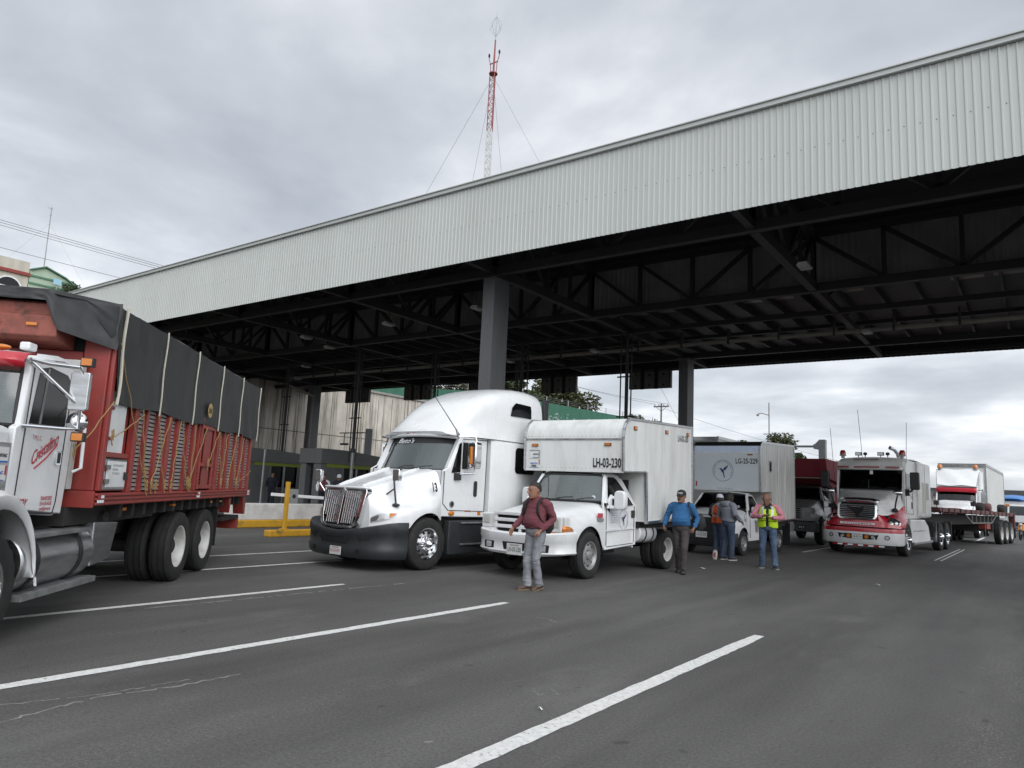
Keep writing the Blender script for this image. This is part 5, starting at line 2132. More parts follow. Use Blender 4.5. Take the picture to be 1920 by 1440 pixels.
for s in (-1, 1):
    for a, b in (((.5, 1.26), (.54, .5)), ((1.38, 1.26), (1.36, .5))):
        mm.beam((s * .903, *a), (s * .903, *b), .01, .01, BLK)
mm.box(.903, .92, 1.2, 1.33, 1.08, 1.12, W_PAINT)
mm.box(.903, .907, .98, 1.2, .65, 1.0, mat('grey_print', (.2, .2, .2), .6))
build2(mm, 'door_seam', t, smooth=0)
lettering('Q', .3, BLUE_L, t, (.925, -.02, 1.0), (-.05, 1, 0), (0, .0, 1), name='emblem')
RK, PV = rad(2.0), (2.0, 1.0)
mm = M()
prof = [(1.0, 1.88), (1.0, 3.08), (1.06, 3.26), (1.2, 3.38), (4.3, 3.38), (4.3, .96), (2.0, .96), (2.0, 1.88)]
W_GREY = mat('bluish_box_front', (.50, .545, .565), .45, 0, .06, 1.5)
mm.prism(prof, 'x', -1.06, 1.06, W_OLD)
bx = mm.build('cargo_box', t, smooth=30)
rake(bx, PV, RK)
mm = M()
mm.box(-1.03, 1.03, .985, .999, 1.9, 3.06, W_GREY)
fp = mm.build('front_panel', bx, smooth=0)
mm = M()
mm.hexa([(-1.03, .99, 3.08), (1.03, .99, 3.08), (1.03, 1.01, 3.08), (-1.03, 1.01, 3.08), (-1.03, 1.045, 3.27), (1.03, 1.045, 3.27), (1.03, 1.07, 3.27), (-1.03, 1.07, 3.27)], mat('pale_blue_strip', (.5, .58, .72), .4, 0, .1, 6))
mm.box(-1.06, 1.06, 1.08, 1.3, 3.385, 3.4, BLK)
mm.hexa([(-1.06, 1.03, 3.28), (1.06, 1.03, 3.28), (1.06, 1.06, 3.28), (-1.06, 1.06, 3.28), (-1.06, 1.17, 3.39), (1.06, 1.17, 3.39), (1.06, 1.2, 3.39), (-1.06, 1.2, 3.39)], BLK)
mm.build('roof_strip', bx, smooth=0)
mm = M()
for s in (-1, 1):
    for a, b in zip(prof[:4], prof[1:5]):
        mm.beam((s * 1.05, *a), (s * 1.05, *b), .07, .05, ALU, up=(1, 0, 0))
    mm.beam((s * 1.05, 2.0, .96), (s * 1.05, 4.3, .96), .05, .09, ALU, up=(1, 0, 0))
    mm.beam((s * 1.05, 4.3, .96), (s * 1.05, 4.3, 3.38), .06, .06, ALU, up=(1, 0, 0))
for q in range(12):
    for x in (-.8, -.15, .68):
        mm.cyl((x, .985, 1.95 + q * .1), (x, .981, 1.95 + q * .1), .007, STEEL, n=5)
build2(mm, 'edge_trim', bx, smooth=0, bevel=.008)
mm = M()
mm.prism(rrect(1.78, 2.0, 2.48, 2.84, .05), 'x', 1.06, 1.075, STEEL)
mm.prism(rrect(1.82, 1.96, 2.52, 2.8, .04), 'x', 1.075, 1.08, WIN)
mm.build('side_window', bx, smooth=0)
mm = M()
for y in (2.6, 3.3):
    mm.tube([(1.063, y, 3.3), (1.068, y + .02, 2.6), (1.066, y - .03, 2.0), (1.07, y + .03, 1.4), (1.063, y, 1.0)], [.01, .02, .025, .02, .01], W_OLD, 6)
mm.build('side_rib', bx, smooth=60)
mm = M()
mm.box(.68, .84, .97, .984, 2.98, 3.02, ORANGE_D)
mm.build('marker_lamp', bx, smooth=0)
mm = M()
mm.box(-.99, -.95, .978, .984, 2.0, 2.16, REDL)
mm.build('reflector', bx, smooth=0)
emblem(bx, -.1, 2.5, .33, y=.982, words='AGRUPAMIENTO METROPOLITANO')
lettering('LG-25-229', .22, BLKL, bx, (.3, .982, 2.73), (1, 0, 0), (0, 0, 1), width=.68, bold=.005)
lettering('Dios me guia', .1, mat('pale_print', (.25, .3, .33), .5), bx, (-.3, .982, 1.93), (1, 0, 0), (0, 0, 1), shear=.35, width=.5)
mm = M()
mm.box(-.5, .5, 1.5, 4.3, .45, .8, CHASSIS)
mm.box(-.9, .9, 2.0, 4.25, .8, .95, CHASSIS)
mm.box(-.8, .8, -.5, .45, .35, .95, BLKM)
mm.cyl((-.8, .05, .34), (.8, .05, .34), .06, CHASSIS)
mm.build('chassis', t, smooth=0)
for s in (-1, 1):
    mm = M()
    mm.box(s * .93 - .12, s * .93 + .12, 3.75, 3.78, .18, .9, BLKM)
    mm.box(s * 1.0 - .05, s * 1.0 + .02, 3.9, 4.28, .62, .95, STEEL)
    mm.build('mud_flap', t, smooth=0)
    wheel(t, s * .9, .05, .345, .22, 'steel', s)
    wheel(t, s * .92, 3.1, .345, .22, 'steel', s)

# ================================================================ RED STAKE TRUCK WITH TARPAULIN
_a = rad(-43)
_o = Vector((-10.53, 6.04)) - 1.2 * Vector((math.cos(_a), -math.sin(_a)))
t = thing('stake_truck', (_o.x, _o.y, 0), -43, 'red stake bed truck with white cab and black tarpaulin over its load', 'truck')
HB = 1.2
# floor rail
mm = M()
mm.box(-1.25, 1.25, -3.2, 3.9, 1.2, 1.34, RED)
mm.build('floor_frame', t, smooth=0, bevel=.01)
mm = M()
for z in (1.225, 1.275, 1.32):
    mm.box(1.25, 1.272, -3.2, 3.9, z - .014, z + .014, RED)
    mm.box(-1.272, -1.25, -3.2, 3.9, z - .014, z + .014, RED)
mm.box(-1.25, 1.25, -3.23, -3.2, 1.18, 1.36, RED)
build2(mm, 'floor_rail', t, smooth=0, bevel=.006)
for y in (-3.1, .4, 3.7):
    mm = M()
    for z in (1.25, 1.3):
        mm.box(1.273, 1.277, y - .08, y + .08, z - .016, z + .016, REDL if z > 1.28 and y < 3 else WHT)
        mm.box(1.2735, 1.2775, y - .0, y + .08, z - .016, z + .016, WHT)
    mm.build('reflective_tape', t, smooth=0)
# corrugated galvanised inner wall + red posts
GALV = mat('galvanised_board', (.42, .42, .41), .5, .3, .3, 5, (1, 1, 3), (.1, .095, .09), 5, .7)
mm = M()
z = 1.36
rnd = random.Random(8)
while z < 2.6:
    mm.box(HB - .05, HB - .014 + rnd.uniform(-.004, .004), -2.2, 3.86, z, z + .034, GALV)
    z += .052
mm.box(-1.2, -1.16, -3.1, 3.86, 1.35, 3.3, GALV)
mm.box(-1.15, 1.13, 3.82, 3.88, 1.35, 3.3, RED)
mm.box(-1.15, 1.1, -3.1, 3.8, 1.35, 3.1, BLKM)
mm.build('side_board', t, smooth=0)
posts = [-2.25, -1.9, -1.5, -1.07, -.72, -.25, .05, .3, 1.12, 1.4, 1.75, 2.05, 2.55, 2.95, 3.3, 3.75]
for k, y in enumerate(posts):
    mm = M()
    w = .07 if k % 3 else .12
    mm.box(HB - .04, HB + .035, y - w / 2, y + w / 2, 1.342, 3.3, RED)
    mm.box(HB - .06, HB + .012, y + w / 2, y + w / 2 + .03, 1.342, 3.3, RED)
    mm.build('stake', t, smooth=0, bevel=.006)
mm = M()
for a in (.36, 1.04):
    mm.box(HB + .036, HB + .06, a - .03, a + .03, 1.36, 2.5, RED)
for z in (1.4, 1.75, 2.35):
    mm.box(HB + .037, HB + .058, .39, 1.01, z - .03, z + .03, RED)
mm.box(HB + .01, HB + .036, .6, .95, 1.36, 2.4, RED)
mm.build('side_door', t, smooth=0, bevel=.005)
# front corner post, bulkhead, headboard
mm = M()
mm.box(.92, 1.2, -3.15, -2.98, 1.36, 3.3, RED)
mm.box(1.2, 1.25, -3.12, -3.03, 1.36, 3.3, RED)
mm.box(-1.2, -.92, -3.15, -2.98, 1.36, 3.3, RED)
build2(mm, 'corner_post', t, smooth=0, bevel=.012)
mm = M()
mm.box(-.9, .9, -3.12, -3.02, 1.36, 2.9, RED)
mm.box(1.0, 1.15, -2.97, -2.3, 1.36, 3.1, RED)
for z in (1.6, 1.95, 2.3, 2.65):
    mm.box(1.15, 1.24, -3.0, -2.93, z - .02, z + .02, RED)
mm.box(HB - .03, HB + .03, -2.98, -2.4, 1.74, 1.8, RED)
mm.build('bulkhead', t, smooth=0, bevel=.008)
mm = M()
mm.box(HB - .02, HB + .01, -2.98, -2.54, 1.8, 2.5, W_PAINT)
mm.build('white_panel', t, smooth=0)
mm = M()
mm.box(HB - .1, HB + .03, -3.0, -2.38, 1.36, 1.735, ALU)
tb = mm.build('tool_box', t, smooth=0, bevel=.02)
mm = M()
mm.box(HB + .031, HB + .045, -2.95, -2.43, 1.4, 1.7, W_PAINT)
mm.build('lid', tb, smooth=0, bevel=.01)
mm = M()
for z in (1.47, 1.63):
    mm.box(HB + .046, HB + .06, -3.0, -2.9, z - .025, z + .025, STEEL)
mm.box(HB + .046, HB + .062, -2.5, -2.42, 1.49, 1.58, BLK)
mm.build('latch', tb, smooth=0)
for q, s_ in enumerate(('AUTOTRANSPORTE', 'FEDERAL', 'DE CARGA')):
    lettering(s_, .035, mat('grey_print', (.2, .2, .2), .6), tb, (HB + .047, -2.82, 1.64 - q * .045), (0, 1, 0), (0, 0, 1), width=(.3, .16, .2)[q])
hd = [(-1.2, 3.33), (.78, 3.33), (.8, 3.3), (.8, 2.95), (.74, 2.88), (-1.2, 2.88)]
mm = M()
mm.prism([(-3.12, 2.9), (-3.12, 3.35), (-3.5, 3.36), (-3.54, 3.33), (-3.52, 3.22), (-3.55, 3.2), (-3.55, 2.98), (-3.47, 2.94)], 'x', -1.15, .8, RUST)
h_ = mm.build('headboard', t, smooth=0, bevel=.012)
for x in (-1.0, -.5, .18, .55):
    mm = M()
    mm.box(x - .055, x + .055, -3.575, -3.552, 3.08, 3.115, AMBER)
    mm.build('marker_lamp', h_, smooth=0, bevel=.008)
# tarpaulin
mm = M()
rows = []
ys = [-3.3, -3.2, -3.05, -2.6, -1.7, -1.0, -.35, .3, 1.0, 1.7, 2.4, 3.1, 3.86, 3.95]
rnd = random.Random(3)
NY = 76
for k in range(NY + 1):
    y = -3.62 + (3.95 + 3.62) * k / NY
    front = max(0, min(1, (-2.95 - y) / .6))
    rise = .34 * max(0, min(1, (y + 3.62) / 2.6))
    zc = 3.47
    row = []
    low = 2.37 + .02 * math.sin(y * 3.1)
    low = low if y > -3.06 else 2.37 + (3.02 - 2.37) * min(1, (-3.06 - y) / .06)
    if y < -3.2:
        low = 3.02 + .4 * min(1, (-3.2 - y) / .2)
    out = 1.262
    prof = []
    for j in range(12):
        u = j / 11
        z = low + (zc - .04 - low) * u
        fold = .018 * math.sin(y * 6 + u * 4 + math.sin(y * 2) * 2) * (1 - u) + .02 * noise.noise((y * 2.2, u * 3, 1.3)) + .012 * noise.noise((y * 7, u * 2, 4.3))
        x = out + fold
        if y < -3.2:
            x = out - .48 * min(1, (-3.2 - y) / .4) + fold
        prof.append((x, y, z))
    for j in range(1, 15):
        u = j / 14
        x0 = prof[11][0]
        x = x0 * (1 - 2 * u)
        z = zc - .04 + .04 * min(1, u * 6) * min(1, (1 - u) * 6) + rise * (1 - abs(1 - 2 * u) ** 1.6)
        prof.append((x, y, z + .012 * noise.noise((y * 1.5, u * 5, 7))))
    prof += [(-1.26, y, zc - .1), (-1.27, y, 2.37)]
    rows.append(prof)
mm.grid(rows, TARP)
mm.poly([p for p in rows[-1]], TARP)
tp = mm.build('tarpaulin', t, smooth=50)
# front flap hanging over the headboard with pulled folds
mm = M()
rows = []
NX = 60
for k in range(NX + 1):
    x = -1.24 + 2.52 * k / NX
    y0_ = -3.60 - .02 if x < .74 else -3.62 + .44 * min(1, (x - .74) / .5)
    zt_ = 3.462 + .02 * (1 - min(1, abs(x) / 1.2) ** 1.6)
    zb_ = 3.352 if x < .7 else 3.352 - .3 * min(1, (x - .7) / .1) - .1 * max(0, x - .8) / .4
    row = []
    for q in range(10):
        u = q / 9
        pull = math.sin((x - (1 - u) * .5 * (1 if x > .6 else -.3)) * 21) * .011 + .01 * noise.noise((x * 5, u * 4, 2))
        row.append((x + (.0 if x < 1.1 else .012 * math.sin(u * 9)), y0_ - .012 - pull * (1.1 - u), zb_ + (zt_ - zb_) * u))
    row.append((x * .985, y0_ + .09, zt_ + .02))
    rows.append(row)
mm.grid(rows, TARP)
mm.build('front_flap', tp, smooth=60)
for y in (-3.02, -1.68, -.3, 1.07, 2.44, 3.92):
    mm = M()
    P = [(1.283 + .004 * math.sin(q), y + (.022 * math.sin(q * .7) if y < -2 or y > 3 else .004 * math.sin(q)), 2.33 + (3.45 - 2.33) * q / 9) for q in range(10)]
    mm.tube(P, .011 if y > -3 else .018, CREAM, 6)
    mm.build('seam_band', tp)
mm = M()
mm.rings([[(1.30, .47 + .115 * math.cos(a), 2.62 + .115 * math.sin(a)) for a in [2 * PI * q / 24 for q in range(24)]], [(1.305, .47 + .115 * math.cos(a), 2.62 + .115 * math.sin(a)) for a in [2 * PI * q / 24 for q in range(24)]]], mat('gold_print', (.42, .3, .12), .7))
lg = mm.build('round_print', tp, smooth=0)
mm = M()
for q in range(5):
    yy = .40 + q * .035
    mm.box(1.3055, 1.308, yy - .008, yy + .008, 2.57 + .01 * (q % 2), 2.67 - .012 * (q % 3), BLKL)
mm.build('print', lg, smooth=0)
# ropes
rp = random.Random(9)
RP = [((-3.08, 3.03), (-1.95, 1.55)), ((-1.95, 1.55), (-1.55, 1.40)), ((-2.2, 2.36), (-1.85, 1.38)), ((-1.2, 2.35), (-1.7, 1.4)), ((-1.65, 2.34), (-1.2, 1.4)), ((-.75, 2.34), (-.95, 1.4)), ((-.68, 2.34), (-.3, 1.45)), ((-.05, 2.34), (-.12, 1.4)), ((.5, 2.34), (-.18, 1.42)), ((1.2, 2.33), (.72, 1.75)), ((1.25, 2.33), (1.6, 1.45)), ((1.75, 2.33), (1.55, 1.45)), ((2.4, 2.33), (2.0, 1.42)), ((2.95, 2.33), (2.6, 1.42)), ((3.75, 1.72), (2.6, 1.45)), ((2.3, 2.33), (2.55, 1.45)), ((-3.05, 2.36), (-3.9, 1.75)), ((-2.15, 2.3), (-3.05, 1.95))]
for a, b in RP:
    mm = M()
    P = []
    for q in range(9):
        u = q / 8
        P.append((1.275 + .012 * rp.uniform(-1, 1), a[0] + (b[0] - a[0]) * u, a[1] + (b[1] - a[1]) * u - .02 * math.sin(PI * u)))
    mm.tube(P, .0065, ROPE, 5)
    # knot
    k_ = P[-1]
    mm.tube([(k_[0] + .015, k_[1] + .03 * math.cos(q * 1.3) + rp.uniform(-.012, .012), k_[2] + .05 * math.sin(q * 1.3) + q * .012 - .02) for q in range(10)], .0075, ROPE, 5)
    mm.tube([(k_[0], k_[1], k_[2]), (k_[0] + .01, k_[1] + .03, k_[2] - .08)], .007, ROPE, 5)
    mm.build('rope', t)
# cab
cabs = [(-4.4, 1.2), (-3.45, 1.12), (-3.42, 1.5), (-3.4, 2.62), (-4.1, 2.66), (-4.34, 2.58), (-4.4, 2.0), (-4.5, 1.95), (-4.52, 1.36)]
mm = M()
for s in (-1, 1):
    mm.prism(cabs, 'x', s * .97, s * 1.04, W_PAINT)
    mm.poly([(s * .966, a, b) for a, b in cabs], INT)
mm.box(-.96, .96, -3.5, -3.42, 1.1, 2.6, W_PAINT)
rows = []
for y, z in ((-4.38, 2.58), (-4.36, 2.63), (-4.15, 2.7), (-3.8, 2.74), (-3.4, 2.72)):
    rows.append([(-1.04, y, z - .06), (-.98, y - .02, z - .01), (-.5, y - .08, z + .01), (0, y - .1, z + .02), (.5, y - .08, z + .01), (.98, y - .02, z - .01), (1.04, y, z - .06)])
mm.grid(rows, W_PAINT)
mm.hexa([(.97, -4.44, 1.95), (1.04, -4.42, 1.95), (1.04, -4.36, 1.95), (.98, -4.37, 1.95), (.97, -4.41, 2.58), (1.04, -4.38, 2.58), (1.04, -4.32, 2.58), (.98, -4.34, 2.58)], W_PAINT)
mm.hexa([(-1.04, -4.42, 1.95), (-.97, -4.44, 1.95), (-.98, -4.37, 1.95), (-1.04, -4.36, 1.95), (-1.04, -4.38, 2.58), (-.97, -4.41, 2.58), (-.98, -4.34, 2.58), (-1.04, -4.32, 2.58)], W_PAINT)
cb = mm.build('cab', t, smooth=35, bevel=.012)
windshield(t, -4.43, -4.62, .975, 1.97, -4.40, -4.54, .975, 2.58, GL_L)
interior(t, -4.32, -3.52, .92, 1.25, 1.92, 2.55)
mm = M()
rows = []
for d, z in ((0, 2.66), (-.14, 2.64), (-.2, 2.56), (-.18, 2.5)):
    rows.append([(x, -4.39 + d - .14 * (1 - (x / 1.05) ** 2), z) for x in [-1.07 + 2.14 * q / 12 for q in range(13)]])
mm.grid(rows, RED2)
mm.build('sun_visor', t, smooth=50, solid=.02)
mm = M()
mm.ell((.8, -4.5, 2.685), .1, .05, .03, AMBER, 10, 6)
mm.build('marker_lamp', t)
mm = M()
mm.box(.8, .9, -4.2, -4.05, 2.72, 2.8, W_PAINT)
mm.build('roof_horn', t, smooth=0, bevel=.02)
for s in (-1, 1):
    mm = M()
    x = 1.041 if s > 0 else -1.047
    mm.prism([(-4.3, 2.0), (-3.62, 2.02), (-3.62, 2.5), (-3.7, 2.55), (-4.05, 2.58), (-4.22, 2.54)], 'x', x, x + .006, WIN)
    build2(mm, 'door_window', t, smooth=0)
    mm = M()
    mm.beam((s * 1.05, -4.12, 2.0), (s * 1.05, -4.08, 2.56), .012, .02, STEEL)
    for a, b in (((-4.33, 2.58), (-4.37, 1.3)), ((-4.37, 1.3), (-4.28, 1.16)), ((-4.3, 1.16), (-3.64, 1.13)), ((-3.64, 1.13), (-3.6, 1.25)), ((-3.6, 1.25), (-3.56, 2.56))):
        mm.beam((s * 1.042, *a), (s * 1.042, *b), .01, .01, BLK)
    build2(mm, 'door_seam', t, smooth=0)
mm = M()
mm.prism(rrect(-3.72, -3.62, 1.62, 1.77, .02), 'x', 1.041, 1.055, CHROME)
mm.prism(rrect(-3.70, -3.64, 1.64, 1.75, .01), 'x', 1.055, 1.058, BLK)
mm.build('door_handle', t)
lettering('Cristalino', .17, REDT, t, (1.0445, -4.17, 1.6), (0, 1, .52), (0, -.25, 1), shear=.5, width=.52, bold=.002)
mm = M()
mm.tube([(1.046, -4.1, 1.66), (1.046, -3.95, 1.8), (1.046, -3.82, 1.87)], .006, REDT, 4)
mm.tube([(1.046, -4.1, 1.58), (1.046, -3.9, 1.69), (1.046, -3.72, 1.83)], .007, REDT, 4)
mm.build('flourish', t, smooth=0)
lettering('T.M.J. C.', .06, REDT, t, (1.0445, -4.2, 1.86), (0, 1, -.05), (0, 0, 1), width=.17)
lettering('MOY', .11, REDT, t, (1.0445, -4.33, 1.22), (0, 1, -.05), (0, 0, 1), shear=.4, width=.2, bold=.003)
for q, s_ in enumerate(('TRANSPORTES', '55-41-85-43-58', 'carga@correo.mx')):
    lettering(s_, .055, REDT, t, (1.0445, -3.9, 1.27 - q * .05), (0, 1, 0), (0, 0, 1), width=.22, bold=.001)
# cowl with stainless panel and stickers, hood flank
mm = M()
mm.box(.2, 1.03, -5.9, -4.53, 1.3, 1.95, W_PAINT)
mm.box(-1.03, -.2, -5.9, -4.53, 1.3, 1.95, W_PAINT)
mm.box(-.2, .2, -5.9, -4.53, 1.3, 1.96, W_PAINT)
mm.build('hood', t, smooth=0, bevel=.06)
mm = M()
mm.box(1.031, 1.041, -5.2, -4.535, 1.36, 1.8, ALU)
pn = mm.build('kick_panel', t, smooth=0)
stickers(pn, -4.86, -4.56, 1.46, 1.76, x=1.042)
# front fender, wheels, tank
mm = M()
R0, R1 = [], []
for q in range(17):
    a = rad(8 + 164 * q / 16)
    yy, zz = -4.78 + .68 * math.cos(a), .5 + .92 * math.sin(a) if False else .52 + .86 * math.sin(a)
    R0.append([(.72, yy, zz), (1.14, yy, zz), (1.19, yy, zz - .04), (1.19, yy * 1.0, zz - .16)])
R0.insert(0, [(.72, -4.1, .56), (1.14, -4.1, .56), (1.19, -4.1, .56), (1.19, -4.13, .56)])
mm.grid(R0, W_PAINT)
mm.build('fender', t, smooth=50, solid=.025)
mm = M()
mm.cyl((.82, -4.2, .68), (.82, -2.72, .68), .3, ALU, n=32)
ft_ = mm.build('fuel_tank', t, smooth=40, bevel=.025)
mm = M()
for y in (-3.95, -3.05):
    mm.lathe([(.302, -.03), (.315, -.03), (.315, .03), (.302, .03)], (.82, y, .68), BLK, 'y', 32)
mm.build('strap', ft_)
mm = M()
mm.box(.72, 1.12, -4.1, -2.9, .91, .96, STEEL)
mm.build('upper_step', t, smooth=0, bevel=.008)
mm = M()
mm.box(.86, 1.14, -4.2, -2.65, .34, .40, STEEL)
for q in range(30):
    y = -4.15 + q * .05
    mm.box(.9, 1.1, y, y + .02, .40, .406, ALU)
mm.build('lower_step', t, smooth=0, bevel=.006)
mm = M()
mm.prism([(-2.7, .5), (-2.2, .55), (-2.05, .97), (-2.7, 1.0)], 'x', .5, 1.08, ALU)
mm.build('battery_box', t, smooth=0, bevel=.015)
mm = M()
mm.prism([(-4.78 + .62 * math.cos(rad(8 * q)), .5 + .66 * math.sin(rad(8 * q))) for q in range(-2, 24)], 'x', .3, .72, BLKM)
mm.box(-.45, .45, -5.8, 3.8, .7, 1.19, CHASSIS)
mm.box(-1.1, 1.1, 2.6, 3.8, .75, .82, CHASSIS)
mm.box(-.7, 1.0, -3.3, -.7, .98, 1.18, CHASSIS)
for q in range(16):
    y = -2.2 + q * .38
    mm.box(.5, 1.15, y - .05, y + .05, 1.04, 1.19, CHASSIS)
for y in (0, 1.3):
    mm.cyl((-1, y, .5), (1, y, .5), .1, CHASSIS)
mm.cyl((.85, -2.35, 1.02), (1.05, -2.35, 1.02), .09, CHASSIS, n=14)
mm.build('chassis', t, smooth=0)
for q, y in enumerate((-2.1, -.3, 1.6, 2.2)):
    mm = M()
    mm.box(1.1, 1.16, y - .05, y + .05, 1.11, 1.15, AMBER)
    mm.build('marker_lamp', t, smooth=0, bevel=.006)
mm = M()
mm.prism([(2.55, 1.18), (2.75, 1.18), (2.68, .9)], 'x', 1.0, 1.2, RED)
mm.prism([(3.6, 1.18), (3.88, 1.18), (3.88, .84), (3.75, .84)], 'x', 1.0, 1.2, RED)
mm.box(-1.1, 1.1, 3.72, 3.84, .55, .78, RED)
build2(mm, 'rear_bracket', t, smooth=0, bevel=.008)
mm = M()
mm.box(-1.05, 1.15, 2.05, 2.09, .35, 1.15, BLKM)
mm.build('mud_flap', t, smooth=0)
for s in (-1, 1):
    for y in (0, 1.3):
        wheel(t, s * 1.2, y, .51, .28, 'dish', s)
        wheel(t, s * .87, y, .51, .28, 'dish', s)
    wheel(t, s * 1.1, -4.74, .51, .3, 'alu', s)
# mirror and grab rails
mm = M()
mm.tube([(1.03, -4.42, 2.6), (1.15, -4.3, 2.58), (1.36, -4.16, 2.58), (1.4, -4.12, 2.5), (1.4, -4.12, 1.98), (1.3, -4.2, 1.97), (1.04, -4.42, 1.97)], .018, CHROME, 8)
mm.tube([(1.04, -4.4, 2.58), (1.38, -4.1, 2.2)], .018, CHROME, 8)
mk = mm.build('mirror_bracket', t)
mm = M()
mm.prism(rrect(1.28, 1.46, 2.16, 2.54, .02), 'y', -4.14, -4.08, ALU)
mm.build('mirror', mk, smooth=0, bevel=.01)
mm = M()
mm.ell((1.36, -4.06, 2.05), .1, .07, .1, CHROME, 14, 8)
mm.build('round_mirror', mk)
for z in (2.64, 1.9):
    mm = M()
    mm.box(1.36, 1.48, -4.16, -4.09, z - .045, z + .045, BLK)
    mm.box(1.37, 1.47, -4.168, -4.16, z - .035, z + .035, AMBER)
    mm.build('turn_signal', mk, smooth=0, bevel=.006)
mm = M()
mm.tube([(1.06, -3.36, 2.05), (1.12, -3.34, 2.03), (1.13, -3.34, 1.6), (1.06, -3.36, 1.56)], .018, WHT, 8)
mm.build('grab_rail', t)
mm = M()
mm.box(.6, 1.0, -3.3, -3.2, 1.37, 2.78, mat('pale_panel', (.5, .5, .48), .5, 0, .15, 3))
mm.build('rear_shield', t, smooth=0, bevel=.01)

# ================================================================ GREY TRUCK UNDER MAROON CANVAS
t = thing('canvas_truck', (-7.95, 30.4, 0), 1, 'grey cab truck carrying a tall maroon canvas covered body', 'truck')
hm = M()
gt = [(-1.0, 1.44, .8, .9, 1.3, .98, 1.1), (-.7, 1.52, .82, .92, 1.34, 1.0, 1.12), (-.2, 1.62, .84, .92, 1.4, 1.02, 1.14), (.5, 1.74, .84, .9, 1.5, 1.0, 1.2)]
hm.grid(hood_rows(gt, (-.1, .5, .6), 14, .85), GREYB)
hm.build('hood', t, smooth=60)
mm = M()
mm.box(-1.0, 1.0, -1.02, -.9, .9, 1.42, GREYB)
mm.build('nose_panel', t, smooth=0, bevel=.02)
mm = M()
mm.box(-.75, .5, -1.05, -1.02, .98, 1.4, BLKM)
g = mm.build('grille', t, smooth=0)
mm = M()
for q in range(6):
    mm.box(-.75, .5, -1.075, -1.051, .98 + q * .082, .998 + q * .082, STEEL)
for x in (-.74, -.33, .08, .49):
    mm.box(x - .012, x + .012, -1.08, -1.0755, .98, 1.4, STEEL)
mm.build('grille_bar', g, smooth=0)
mm = M()
for q in range(5):
    mm.box(.53, .9, -1.045, -1.021, 1.0 + q * .082, 1.05 + q * .082, STEEL)
mm.build('side_grille', t, smooth=0)
mm = M()
mm.box(-.25, .05, -1.09, -1.081, 1.18, 1.24, CHROME)
mm.box(-.14, -.06, -1.092, -1.0905, 1.14, 1.28, CHROME)
mm.build('emblem', g, smooth=0)
mm = M()
mm.box(-1.15, 1.15, -1.25, -.95, .5, .88, mat('dark_bumper', (.06, .062, .065), .5, .2, .2, 4))
b_ = mm.build('bumper', t, smooth=0, bevel=.03)
plate(t, .15, -1.275, .68, .32, .16, '868-EV-2')
mm = M()
mm.box(.45, .72, -1.27, -1.252, .6, .76, BLK)
p_ = mm.build('number_plate', t, smooth=0)
lettering('012', .1, WHT, p_, (.48, -1.274, .64), (1, 0, 0), (0, 0, 1), width=.2)
for s in (-1, 1):
    mm = M()
    mm.box(s * .98 - .1, s * .98 + .1, -1.06, -1.02, 1.0, 1.2, CLEAR)
    mm.build('headlight', t, smooth=0, bevel=.02)
    wheel(t, s * 1.12, -.1, .5, .28, 'steel', s)
    wheel(t, s * 1.15, 4.5, .5, .28, 'dish', s)
cab_shell(t, [(.45, .9), (1.6, .9), (1.62, 1.75), (1.5, 2.2), (.8, 2.22), (.46, 1.72)], [(.55, 1.7), (1.5, 1.75), (1.42, 2.1), (.86, 2.14)], 1.0, .76, .9, 2.24, (.8, 1.5), GREYB, 1.7)
windshield(t, .46, .36, .88, 1.74, .84, .74, .74, 2.2, GL_D)
mm = M()
for s in (-1, 1):
    mm.hexa([(s * .86, .42, 1.72), (s * .98, .4, 1.72), (s * .98, .5, 1.72), (s * .88, .55, 1.72), (s * .72, .82, 2.2), (s * .78, .8, 2.2), (s * .78, .9, 2.2), (s * .72, .92, 2.2)], GREYB)
build2(mm, 'roof_pillar', t, smooth=0)
for s in (-1, 1):
    mm = M()
    mm.prism(rrect(s * 1.32 - .1, s * 1.32 + .1, 1.68, 2.14, .03), 'y', .2, .32, STEEL)
    mr = mm.build('door_mirror', t, smooth=0, bevel=.015)
    mm = M()
    mm.tube([(s * .9, .6, 2.2), (s * 1.3, .3, 2.2), (s * 1.34, .26, 1.5), (s * .95, .5, 1.45)], .018, STEEL, 6)
    mm.prism(rrect(s * 1.38 - .15, s * 1.38 + .15, 1.46, 1.62, .03), 'y', .1, .2, BLK)
    mm.build('arm', mr)
mm = M()
# maroon canvas box, slightly wider at the foot, and the slanted underside over the cab
mm.hexa([(-1.18, .35, 2.6), (1.18, .35, 2.6), (1.2, 7, 2.0), (-1.2, 7, 2.0), (-1.08, .42, 3.38), (1.08, .42, 3.38), (1.08, 7, 3.38), (-1.08, 7, 3.38)], MAROON)
cv = mm.build('canvas_cover', t, smooth=0, bevel=.03)
mm = M()
mm.tube([(-1.2, .335, 2.6), (0, .33, 2.595), (1.2, .335, 2.6)], .014, CREAM, 5)
mm.build('hem', cv)
mm = M()
for x0, x1 in ((.6, .95), (.75, 1.0), (-.7, -.95)):
    mm.tube([(x0, .385, 3.3), ((x0 + x1) / 2, .35, 2.9), (x1, .345, 2.65)], [.006, .014, .006], MAROON, 5)
mm.build('fold', cv)
mm = M()
mm.prism([(.4, 2.58), (7, 2.58), (7, 1.2), (1.7, 1.2), (1.7, 2.25), (1.0, 2.36)], 'x', -1.05, 1.05, MAROON)
mm.build('body_front', t, smooth=0)
mm = M()
mm.box(-.5, .5, -.9, 7, .6, .95, CHASSIS)
mm.box(-.8, .8, -.9, .5, .5, 1.25, BLKM)
mm.build('chassis', t, smooth=0)

